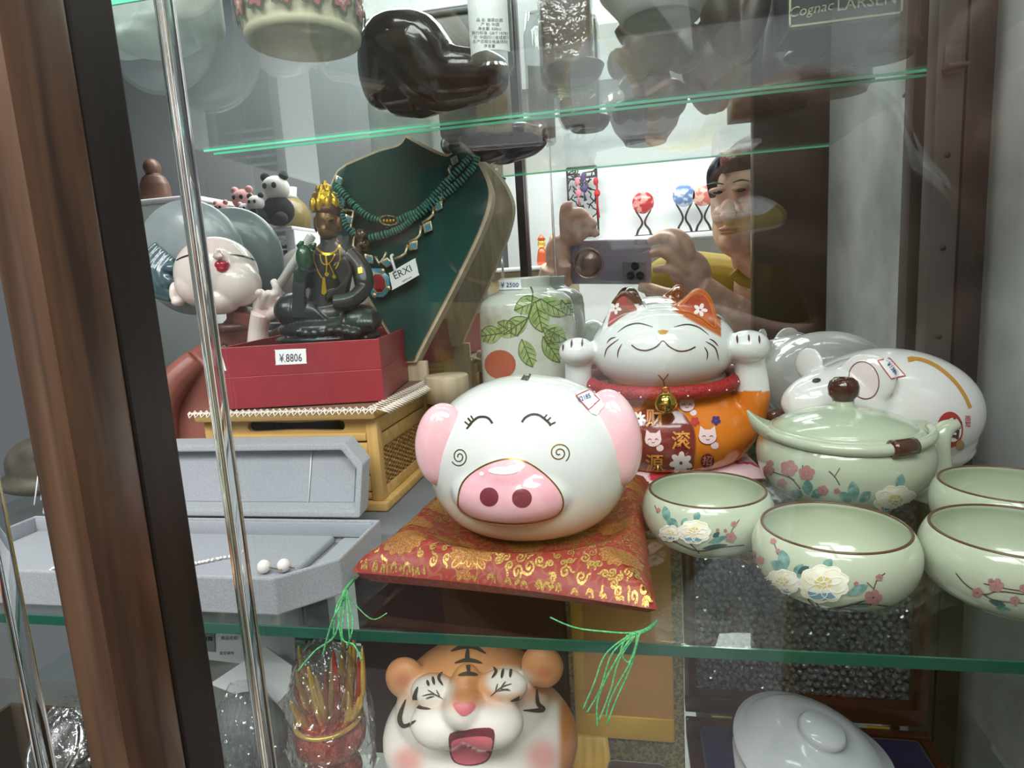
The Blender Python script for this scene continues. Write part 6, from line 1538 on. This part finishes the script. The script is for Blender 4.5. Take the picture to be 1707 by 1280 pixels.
flat_text('LARSEN', ((xa * .32 + xb * .68), gf - .0003, zl_ + .009), (1, 0, 0), (0, 0, 1), .0098).build('gold_lettering', gfm, lbx, smooth=False)

gx = P(800, 260, .66); gt_ = empty('grey_tin', (gx.x, .50, ZT), 'dull grey square tin at the back of the upper shelf, behind the black carving', 'tin')
x0, x1 = P(748, 250, .66).x, P(858, 250, .66).x
B().box(((x0 + x1) / 2, .515, ZT + .030), (x1 - x0, .03, .058), .003).build('tin_body', mat('dull_grey_metal', srgb(90, 90, 86), .35, metal=.4), gt_); B().box(((x0 + x1) / 2, .515, ZT + .061), (x1 - x0 + .002, .032, .006), .002).build('tin_lid', mat('dull_grey_metal', srgb(90, 90, 86), .35), gt_)
# ================================================================ the photographer and the shop, seen in the mirror
SK = mat('warm_skin', srgb(224, 186, 166), .5, sss=.15, noise=(40, srgb(190, 140, 120), .4, .75)); HR = mat('black_hair', srgb(24, 22, 24), .45, bump=(300, .5))
SH = mat('mustard_shirt', srgb(168, 146, 52), .75, noise=(8, srgb(140, 120, 38), .35, .7), bump=(30, .6))
def m_(x, y, D): return MP(x, y, D)
pe = empty('person', (m_(1250, 500, 1.34).x, m_(1250, 500, 1.34).y, 0), 'person in a mustard shirt with dark tied hair, holding up a phone with both hands', 'person')
b = B(); hc = m_(1252, 335, 1.235)
b.ell(hc, (.070, .088, .098), 36, 26); b.ell(m_(1240, 375, 1.20), (.054, .060, .060), 28, 18); b.ell(m_(1225, 400, 1.175), (.028, .026, .022), 20, 12)
b.ell(m_(1213, 352, 1.135), (.0125, .015, .021), 16, 12); b.ell(m_(1214, 360, 1.128), (.0145, .012, .0095), 16, 10)
b.ell(m_(1214, 381, 1.142), (.018, .010, .0045), 16, 10); b.ell(m_(1215, 388, 1.143), (.016, .010, .0050), 16, 10)
b.ell(m_(1195, 318, 1.150), (.015, .010, .006), 16, 10); b.ell(m_(1234, 314, 1.152), (.016, .010, .006), 16, 10)
b.ell(m_(1202, 360, 1.165), (.016, .018, .018), 18, 12); b.ell(m_(1240, 358, 1.155), (.020, .020, .020), 18, 12); b.ell(m_(1300, 345, 1.24), (.010, .016, .028), 16, 12)
b.tube(catmull([m_(1262, 400, 1.25), m_(1268, 450, 1.29), m_(1272, 520, 1.33)], 5), [.052, .048, .060], 24)
b.tube(catmull([m_(1272, 500, 1.33), m_(1280, 640, 1.36), Vector((m_(1280, 640, 1.36).x, m_(1280, 640, 1.38).y, .95)), Vector((m_(1280, 640, 1.36).x, m_(1280, 640, 1.38).y, .80))], 6), [.075, .120, .125, .140], 30)
for s_ in (-1, 1): 
    hx_ = m_(1280, 640, 1.36).x + s_ * .08; yy_ = m_(1280, 640, 1.38).y
    b.tube([Vector((hx_, yy_, .82)), Vector((hx_, yy_ + .01, .45)), Vector((hx_, yy_, .08))], [.085, .060, .042], 20); b.ell(Vector((hx_, yy_ + .05, .040)), (.045, .12, .038), 20, 12)
# arms as one surface with the body
b.tube(catmull([m_(1400, 560, 1.36), m_(1440, 660, 1.30), m_(1330, 600, 1.20), m_(1215, 515, 1.145)], 6), [.052, .044, .040, .030], 20)
b.tube(catmull([m_(1130, 540, 1.38), m_(1020, 660, 1.34), m_(925, 560, 1.24), m_(926, 445, 1.180)], 6), [.052, .044, .038, .028], 20)
# right hand: palm, thumb under the phone, fingers over its edge
b.ell(m_(1150, 452, 1.135), (.034, .016, .042), 24, 16, Matrix.Rotation(-.5, 3, 'Y')); b.tube([m_(1215, 515, 1.145), m_(1165, 480, 1.138)], [.028, .026], 16)
def fg(pts, r): b.tube(catmull([m_(*p) for p in pts], 5), r, 12)
fg([(1150, 430, 1.13), (1142, 402, 1.128), (1118, 388, 1.132), (1090, 397, 1.142)], [.0125, .0115, .0100, .0080])
fg([(1140, 440, 1.128), (1122, 404, 1.120), (1102, 396, 1.124), (1082, 404, 1.136)], [.0115, .0110, .0095, .0078])
fg([(1145, 455, 1.126), (1118, 428, 1.118), (1100, 420, 1.122), (1086, 424, 1.134)], [.0110, .0100, .0090, .0074])
fg([(1150, 472, 1.128), (1122, 452, 1.120), (1104, 448, 1.124), (1090, 450, 1.136)], [.0100, .0092, .0080, .0066])
fg([(1160, 485, 1.14), (1120, 492, 1.145), (1085, 482, 1.158), (1066, 478, 1.168)], [.0140, .0125, .0110, .0090])
# left hand: knuckles over the far end of the phone
b.ell(m_(930, 425, 1.175), (.024, .016, .036), 22, 14); b.ell(m_(952, 392, 1.170), (.020, .014, .020), 20, 12)
fg([(944, 395, 1.165), (942, 362, 1.150), (944, 345, 1.142), (954, 343, 1.138)], [.0120, .0112, .0100, .0080])
fg([(950, 392, 1.165), (955, 366, 1.148), (966, 354, 1.138), (978, 362, 1.134)], [.0122, .0115, .0102, .0080])
fg([(955, 396, 1.165), (966, 376, 1.145), (980, 368, 1.136), (992, 378, 1.134)], [.0118, .0112, .0100, .0078])
fg([(958, 402, 1.165), (972, 390, 1.146), (986, 384, 1.138), (996, 393, 1.136)], [.0108, .0100, .0090, .0070])
fg([(942, 440, 1.155), (940, 462, 1.165), (950, 476, 1.170)], [.0130, .0120, .0090])
skin = blob(b, 'body', SK, pe, .0030, 4); 
for x, y in ((1196, 321), (1235, 317)): B().ell(m_(x, y, 1.1435), (.0085, .006, .0030), 16, 10).build('eye', mat('dark_eye', srgb(40, 30, 28), .15), pe)
for x, y in ((1192, 305), (1236, 300)): B().tube(catmull([m_(x - 14, y + 4, 1.150), m_(x, y, 1.140), m_(x + 14, y + 2, 1.146)], 4), [.0010, .0018, .0008], 8).build('eyebrow', HR, pe)
lb_ = B(); lb_.ell(m_(1214, 381.5, 1.133), (.0165, .006, .0030), 16, 10); lb_.ell(m_(1215, 387.5, 1.134), (.0145, .006, .0036), 16, 10); blob(lb_, 'lips', mat('lip_rose', srgb(176, 104, 98), .45), pe, .0012, 3, 'closed rose brown lips')
b = B(); b.ell(hc + Vector((.014, -.022, .026)), (.076, .088, .092), 32, 22); b.tube(catmull([m_(1212, 262, 1.175), m_(1189, 290, 1.185), m_(1188, 330, 1.20)], 5), [.016, .012, .006], 12); b.ell(m_(1255, 268, 1.20), (.062, .055, .030), 24, 14)
b.ell(m_(1320, 400, 1.36), (.05, .05, .06), 20, 14)
blob(b, 'hair', HR, pe, .0028, 4, 'dark hair tied back')
b = B()
b.tube(catmull([m_(1268, 478, 1.31), m_(1272, 530, 1.34), m_(1280, 640, 1.37), Vector((m_(1280, 640, 1.36).x, m_(1280, 640, 1.38).y, .92)), Vector((m_(1280, 640, 1.36).x, m_(1280, 640, 1.38).y, .74))], 6), [.072, .125, .150, .150, .155], 32)
b.ell(m_(1130, 470, 1.38), (.075, .055, .06), 24, 14); b.ell(m_(1400, 510, 1.36), (.075, .055, .06), 24, 14); b.tube([m_(1130, 465, 1.38), m_(1400, 500, 1.36)], .062, 20)
b.tube(catmull([m_(1400, 545, 1.36), m_(1440, 660, 1.30), m_(1345, 610, 1.21), m_(1262, 550, 1.165)], 6), [.062, .054, .049, .040], 20)
b.tube(catmull([m_(1130, 520, 1.38), m_(1020, 660, 1.34), m_(930, 570, 1.25), m_(926, 510, 1.215)], 6), [.062, .054, .047, .038], 20)
b.tube(catmull([m_(1222, 452, 1.262), m_(1246, 470, 1.258), m_(1290, 470, 1.25)], 5), .012, 10)
blob(b, 'shirt', SH, pe, .0035, 6, 'mustard yellow shirt with collar')
b = B()
for s_ in (-1, 1):
    hx_ = m_(1280, 640, 1.36).x + s_ * .08; yy_ = m_(1280, 640, 1.38).y
    b.tube([Vector((hx_ - s_ * .02, yy_, .84)), Vector((hx_, yy_ + .01, .45)), Vector((hx_, yy_, .11))], [.110, .080, .066], 20)
blob(b, 'trousers', mat('dark_trousers', srgb(40, 42, 50), .8), pe, .005, 4)
# phone: lens cluster around the viewpoint
fx = Vector(R @ np.array([1., 0, 0])); fu = Vector(R @ np.array([0, -1., 0])); ff = Vector(R @ np.array([0, 0, 1.]))
ph = empty('phone', CAM - ff * .009 + fx * -.045, 'pale purple phone with round magnetic ring and camera block, held up sideways', 'phone')
pq = Matrix(((fx.x, fu.x, -ff.x), (fx.y, fu.y, -ff.y), (fx.z, fu.z, -ff.z)))
def pbx(nm, cx, cu, cf, d, m, bev, par=ph, segs=4): return B().box(CAM + fx * cx + fu * cu + ff * cf, d, bev, pq, segs).build(nm, m, par, smooth=True, sharp=50)
PHM = mat('pale_purple_phone', srgb(150, 142, 160), .25, coat=.4); PHD = mat('phone_dark_glass', srgb(30, 30, 34), .08, coat=.5)
pbx('phone_body', -.0455, .0235, -.0105, (.162, .080, .008), PHM, .0035)
pbx('camera_block', .006, .006, -.0058, (.041, .038, .0022), mat('camera_block_grey', srgb(120, 116, 124), .2, coat=.5), .001)
for i, (x, u) in enumerate(((0, 0), (.017, 0), (.008, .017))):
    cc__ = CAM + fx * x + fu * u - ff * .0047
    B().lathe([(0, 0), (.0072, 0), (.0075, .0007), (.0066, .0014), (.0060, .0011), (0, .0009)], cc__, 32, ax=ff).build('lens', PHD, ph)
rg = CAM + fx * -.078 + fu * .022 - ff * .0062
B().tube([rg + fx * .027 * math.cos(a) + fu * .027 * math.sin(a) for a in [2 * PI * i / 48 for i in range(48)]], .0017, 8, closed=True).build('magnetic_ring', mat('rose_gold', srgb(196, 164, 140), .25, metal=.8), ph)
B().lathe([(0, 0), (.0245, 0), (.0245, .0012), (0, .0020)], rg - ff * .001, 40, ax=ff).build('ring_disc', mat('embossed_bronze', srgb(150, 128, 116), .3, metal=.6, bump=(180, 1.0)), ph, 'embossed bronze disc')
# far display: shelf, fans, lattice, knots, figures
WS = mat('white_shelf', srgb(236, 238, 238), .4)
sy = 2 * MIR - 3.2
sh_ = empty('display_shelf', (m_(1150, 392, 3.14).x, m_(1150, 392, 3.14).y, m_(1150, 392, 3.14).z), 'white wall shelf carrying round ornaments on stands, in the mirror', 'shelf')
p0 = m_(1000, 398, 3.14); p1 = m_(1330, 378, 3.14); zsx = m_(1160, 388, 3.14).z
B().box(((p0.x + p1.x) / 2, p0.y - .01, zsx - .012), (p1.x - p0.x, .16, .024), .002).build('shelf_board', WS, sh_)
for x in (p0.x + .04, p1.x - .04): B().box((x, p0.y - .04, zsx - .05), (.02, .08, .052), .002).build('bracket', WS, sh_)
DKM = mat('dark_stand_wood', srgb(50, 40, 40), .4)
for i, (x, y, r, colr, c2r) in enumerate(((1072, 338, 17, (206, 60, 66), (240, 170, 160)), (1140, 326, 17, (120, 150, 205), (220, 228, 240)), (1172, 326, 16, (222, 130, 120), (244, 200, 180)))):
    D = 3.14; c = m_(x, y, D); bz = zsx
    e = empty('disc_ornament', (c.x, c.y, bz), ['round red blossom disc on a dark crossed stand', 'round blue disc on a dark crossed stand', 'round coral disc on a dark crossed stand'][i] + ', on the mirrored white shelf', 'ornament', 'disc ornaments on the white shelf')
    rr = r / F * D
    B().lathe([(0, 0), (rr * .97, 0), (rr, .003), (rr * .97, .006), (0, .006)], c, 40, ax=(0, 1, 0)).build('disc', mat('disc_%d' % i, srgb(*colr), .2, coat=.5, noise=(34, srgb(*c2r), .48, .55)), e)
    zt2 = c.z - rr * .9
    for s_ in (-1, 1): B().tube(catmull([Vector((c.x + s_ * .034, c.y, bz + .004)), Vector((c.x + s_ * .026, c.y, bz + .03)), Vector((c.x + s_ * .006, c.y, (bz + zt2) / 2 + .012)), Vector((c.x + s_ * .036, c.y, zt2 + .012))], 6), [.006, .0055, .005, .0035], 8).build('stand_leg', DKM, e)
    B().box((c.x, c.y, bz + .004), (.09, .03, .008), .002).build('stand_foot', DKM, e)
lt = empty('lattice_screen', m_(970, 332, 3.18), 'dark openwork lattice panel on the white wall hung with red knots, in the mirror', 'screen')
a_, d_ = m_(945, 281, 3.18), m_(998, 392, 3.18); rnd = random.Random(5)
for q in ((a_.x, a_.z, d_.x, a_.z), (a_.x, d_.z, d_.x, d_.z), (a_.x, a_.z, a_.x, d_.z), (d_.x, a_.z, d_.x, d_.z)): B().tube([(q[0], a_.y, q[1]), (q[2], a_.y, q[3])], .005, 6).build('lattice_frame', DKM, lt)
b = B()
for i in range(60):
    x = rnd.uniform(a_.x, d_.x); z = rnd.uniform(d_.z, a_.z); an = rnd.uniform(0, PI); l = rnd.uniform(.02, .04)
    pts = [Vector((min(max(x + l * math.cos(an) * t + .008 * math.sin(t * 3), a_.x), d_.x), a_.y, min(max(z + l * math.sin(an) * t, d_.z), a_.z))) for t in (-1, -.3, .3, 1)]; b.tube(pts, .0034, 5)
b.build('lattice_branches', DKM, lt)['kind'] = 'stuff'
for i, (x, y, col_, nm) in enumerate(((993, 325, (200, 30, 40), 'long red knot charm with tassels hanging at the edge of the lattice'), (972, 318, (70, 50, 110), 'violet knot charm hanging in the middle of the lattice'), (962, 325, (226, 130, 150), 'pink knot charm hanging beside the violet one'))):
    mm_ = mat('cord_%d' % i, srgb(*col_), .6); c = m_(x, y - 30, 3.15); e = empty('knot_charm', c, nm, 'charm', 'knot charms on the lattice')
    B().ell(c + Vector((0, 0, -.02)), (.012, .006, .020), 12, 8).build('knot', mm_, e); B().ell(c + Vector((.004, 0, -.075)), (.015, .006, .018), 12, 8).build('knot', mm_, e)
    B().tube([c, c + Vector((.002, 0, -.1)), c + Vector((.006, 0, -.19 if i == 0 else -.13))], [.002, .004, .008], 8).build('tassel', mm_, e)
# dark display stand and gold figures, left edge of the bright wall
gt = empty('side_counter', (m_(910, 470, 2.6).x, m_(910, 470, 2.6).y, 0), 'pale wooden display counter with small gold figures, in the mirror', 'counter')
gp = m_(915, 450, 2.6); B().box((gp.x - .06, gp.y, gp.z / 2), (.34, .3, gp.z), .01).build('counter_body', mat('counter_wood', srgb(176, 158, 120), .5), gt); B().box((gp.x - .06, gp.y, gp.z + .008), (.38, .34, .016), .004).build('counter_top', WS, gt)
for i, (x, c1_, c2_) in enumerate(((905, (206, 92, 60), (230, 190, 90)), (925, (214, 176, 70), (230, 210, 120)))):
    p = m_(x, 450, 2.6); p.z = gp.z + .016; e = empty('gold_figure', p, ['seated red and gold figurine on the mirrored counter', 'seated all-gold figurine on the mirrored counter'][i], 'figurine', 'small gold figures on the counter')
    mm_ = mat('fig_a%d' % i, srgb(*c1_), .3, metal=.4)
    B().lathe([(0, 0), (.022, 0), (.023, .02), (.019, .05), (.015, .07), (0, .075)], p, 20).build('robe', mm_, e); B().ell(p + Vector((0, 0, .090)), (.017, .017, .020), 16, 12).build('head', mat('fig_b%d' % i, srgb(*c2_), .3, metal=.5), e); B().lathe([(0, 0), (.018, .002), (.012, .012), (.003, .024), (0, .026)], p + Vector((0, 0, .104)), 16).build('hat', mm_, e)
# left of the shop: white wire rack with plush bears, brown bust, jade plant, vase
rk = empty('wire_rack', (m_(430, 430, 1.75).x, m_(430, 430, 1.75).y, 0), 'white louvred display rack under the plush pandas, in the mirror', 'rack')
r0, r1 = m_(375, 392, 1.75), m_(492, 470, 1.75)
B().box(((r0.x + r1.x) / 2, r0.y - .1, r0.z + .004), (r1.x - r0.x + .03, .22, .012), .003).build('rack_top', WS, rk)
B().box((r1.x, r0.y - .1, r0.z / 2), (.03, .2, r0.z), .003).build('rack_side', WS, rk); B().box((r0.x, r0.y - .1, r0.z / 2), (.03, .2, r0.z), .003).build('rack_side', WS, rk)
B().box(((r0.x + r1.x) / 2, r0.y - .15, r0.z / 2), (r1.x - r0.x, .02, r0.z - .01), .0).build('rack_back', mat('rack_dark', srgb(70, 72, 74), .6), rk)
for i in range(16): B().box(((r0.x + r1.x) / 2, r0.y - .01, r0.z - .03 - i * .024), (r1.x - r0.x, .004, .005)).build('rack_slat', WS, rk)
PW, PB, PP_ = mat('plush_white', srgb(226, 224, 220), .95), mat('plush_black', srgb(30, 30, 32), .95), mat('plush_pink', srgb(214, 160, 160), .95)
for i, (x, s_, mB, lab) in enumerate(((468, 1.5, PB, 'large plush panda at the end of the mirrored rack'), (447, .9, PB, 'small plush panda in front of the large one'), (412, 1.2, PP_, 'pink plush bear on the mirrored rack'), (390, .8, PP_, 'small pink plush bear at the near end of the mirrored rack'), (428, .7, PW, 'small white plush bear between pink bear and panda'))):
    p = m_(x, 388, 1.73); p.y -= .0 if s_ > 1 else -.045; p.z = r0.z + .010; e = empty('plush_bear', p, lab, 'plush toy', 'plush bears on the rack'); k_ = .032 * s_
    B().ell(p + Vector((0, 0, k_ * .9)), (k_, k_ * .8, k_ * .9), 16, 10).build('torso', mB, e); B().ell(p + Vector((0, 0, k_ * 2.2)), (k_ * .85, k_ * .75, k_ * .75), 16, 12).build('head', PW if mB == PB else mB, e)
    for q in (-1, 1): B().ell(p + Vector((q * k_ * .6, 0, k_ * 2.9)), (k_ * .28,) * 3, 10, 8).build('ear', mB, e); B().ell(p + Vector((q * k_ * .3, k_ * .68, k_ * 2.3)), (k_ * .16, k_ * .12, k_ * .18), 8, 6).build('eye', PB, e); B().ell(p + Vector((q * k_ * .55, k_ * .7, k_ * .4)), (k_ * .35, k_ * .5, k_ * .35), 10, 8).build('paw', mB, e)
ct = empty('white_cabinet', (m_(250, 430, 2.0).x, m_(250, 430, 2.0).y, 0), 'low white cabinet under the brown bust, in the mirror', 'cabinet')
cp = m_(240, 350, 2.0); B().box((cp.x - .12, cp.y - .1, cp.z / 2), (.78, .4, cp.z), .006).build('cabinet_body', mat('pale_cabinet', srgb(196, 200, 200), .5), ct); B().box((cp.x - .12, cp.y - .1, cp.z + .008), (.8, .42, .016), .003).build('cabinet_top', WS, ct)
p = m_(263, 345, 1.98); p.z = cp.z + .016; e = empty('brown_bust', p, 'dark brown draped bust on the mirrored white cabinet', 'bust')
b = B(); b.lathe([(0, 0), (.050, 0), (.055, .02), (.052, .06), (.040, .085), (.028, .092), (0, .095)], p, 28, sy=.7); b.ell(p + Vector((0, 0, .115)), (.028, .028, .032), 20, 14); blob(b, 'draped_body', mat('dark_brown_bust', srgb(92, 68, 58), .4), e, .003, 6)
p = m_(205, 345, 1.98); p.z = cp.z + .016; e = empty('jade_tree', p, 'small green jade tree ornament beside the brown bust, in the mirror', 'ornament')
B().lathe([(0, 0), (.03, 0), (.034, .02), (0, .02)], p, 20).build('pot', DKM, e); b = B(); rnd = random.Random(9)
for i in range(40): a = rnd.uniform(0, 2 * PI); q = rnd.uniform(0, .05); b.ell(p + Vector((q * math.cos(a), q * .7 * math.sin(a), .03 + rnd.uniform(0, .05))), (.010, .008, .005), 8, 6)
b.build('leaves', mat('jade_leaf', srgb(84, 128, 78), .3), e)['kind'] = 'stuff'
p = m_(492, 400, 2.15); e = empty('olive_vase', (p.x, p.y, r0.z + .01), 'olive brown vase with pale neck behind the statue, in the mirror', 'vase')
p.z = 0; B().box((p.x, p.y, (r0.z) / 2), (.12, .12, r0.z), .004).build('plinth', WS, e)
B().lathe([(0, 0), (.035, 0), (.06, .05), (.066, .09), (.05, .13), (.030, .15)], (p.x, p.y, r0.z), 32).build('vase_body', mat('olive_glaze', srgb(128, 112, 62), .3), e); B().lathe([(.030, .15), (.022, .16), (.026, .19), (0.0, .185)], (p.x, p.y, r0.z), 32).build('neck', mat('pale_neck', srgb(196, 198, 190), .3), e)
# wire basket shelf at the far left
wr = empty('wire_basket', (m_(30, 470, 1.5).x, m_(30, 470, 1.5).y, 0), 'black wire basket stand at the far left with green boxes, in the mirror', 'stand')
w0, w1 = m_(-60, 430, 1.5), m_(78, 500, 1.5); BKM = mat('black_wire', srgb(26, 26, 28), .4, metal=.5)
b = B()
for z in (w0.z, (w0.z + w1.z) / 2, w1.z): b.tube([(w0.x, w0.y, z), (w1.x, w0.y, z)], .003, 6); b.tube([(w0.x, w0.y - .2, z), (w1.x, w0.y - .2, z)], .003, 6)
for i in range(9): x = w0.x + (w1.x - w0.x) * i / 8; b.tube([(x, w0.y, w0.z), (x, w0.y, w1.z), (x, w0.y - .2, w1.z)], .0018, 5)
b.build('wire_grid', BKM, wr)['kind'] = 'stuff'
for x in (w0.x, w1.x):
    for y in (w0.y, w0.y - .2): B().tube([(x, y, 0), (x, y, w0.z + .1)], .006, 8).build('leg', BKM, wr)
B().box(((w0.x + w1.x) / 2, w0.y - .1, w1.z / 2 + .0), ((w1.x - w0.x) * .9, .17, w1.z * .98), .005).build('green_box_front', mat('pale_green_board', srgb(150, 172, 158), .6), wr).name = 'green_panel'
# garment-like grey box stack at the right end of the mirror
bpy.context.view_layer.update()
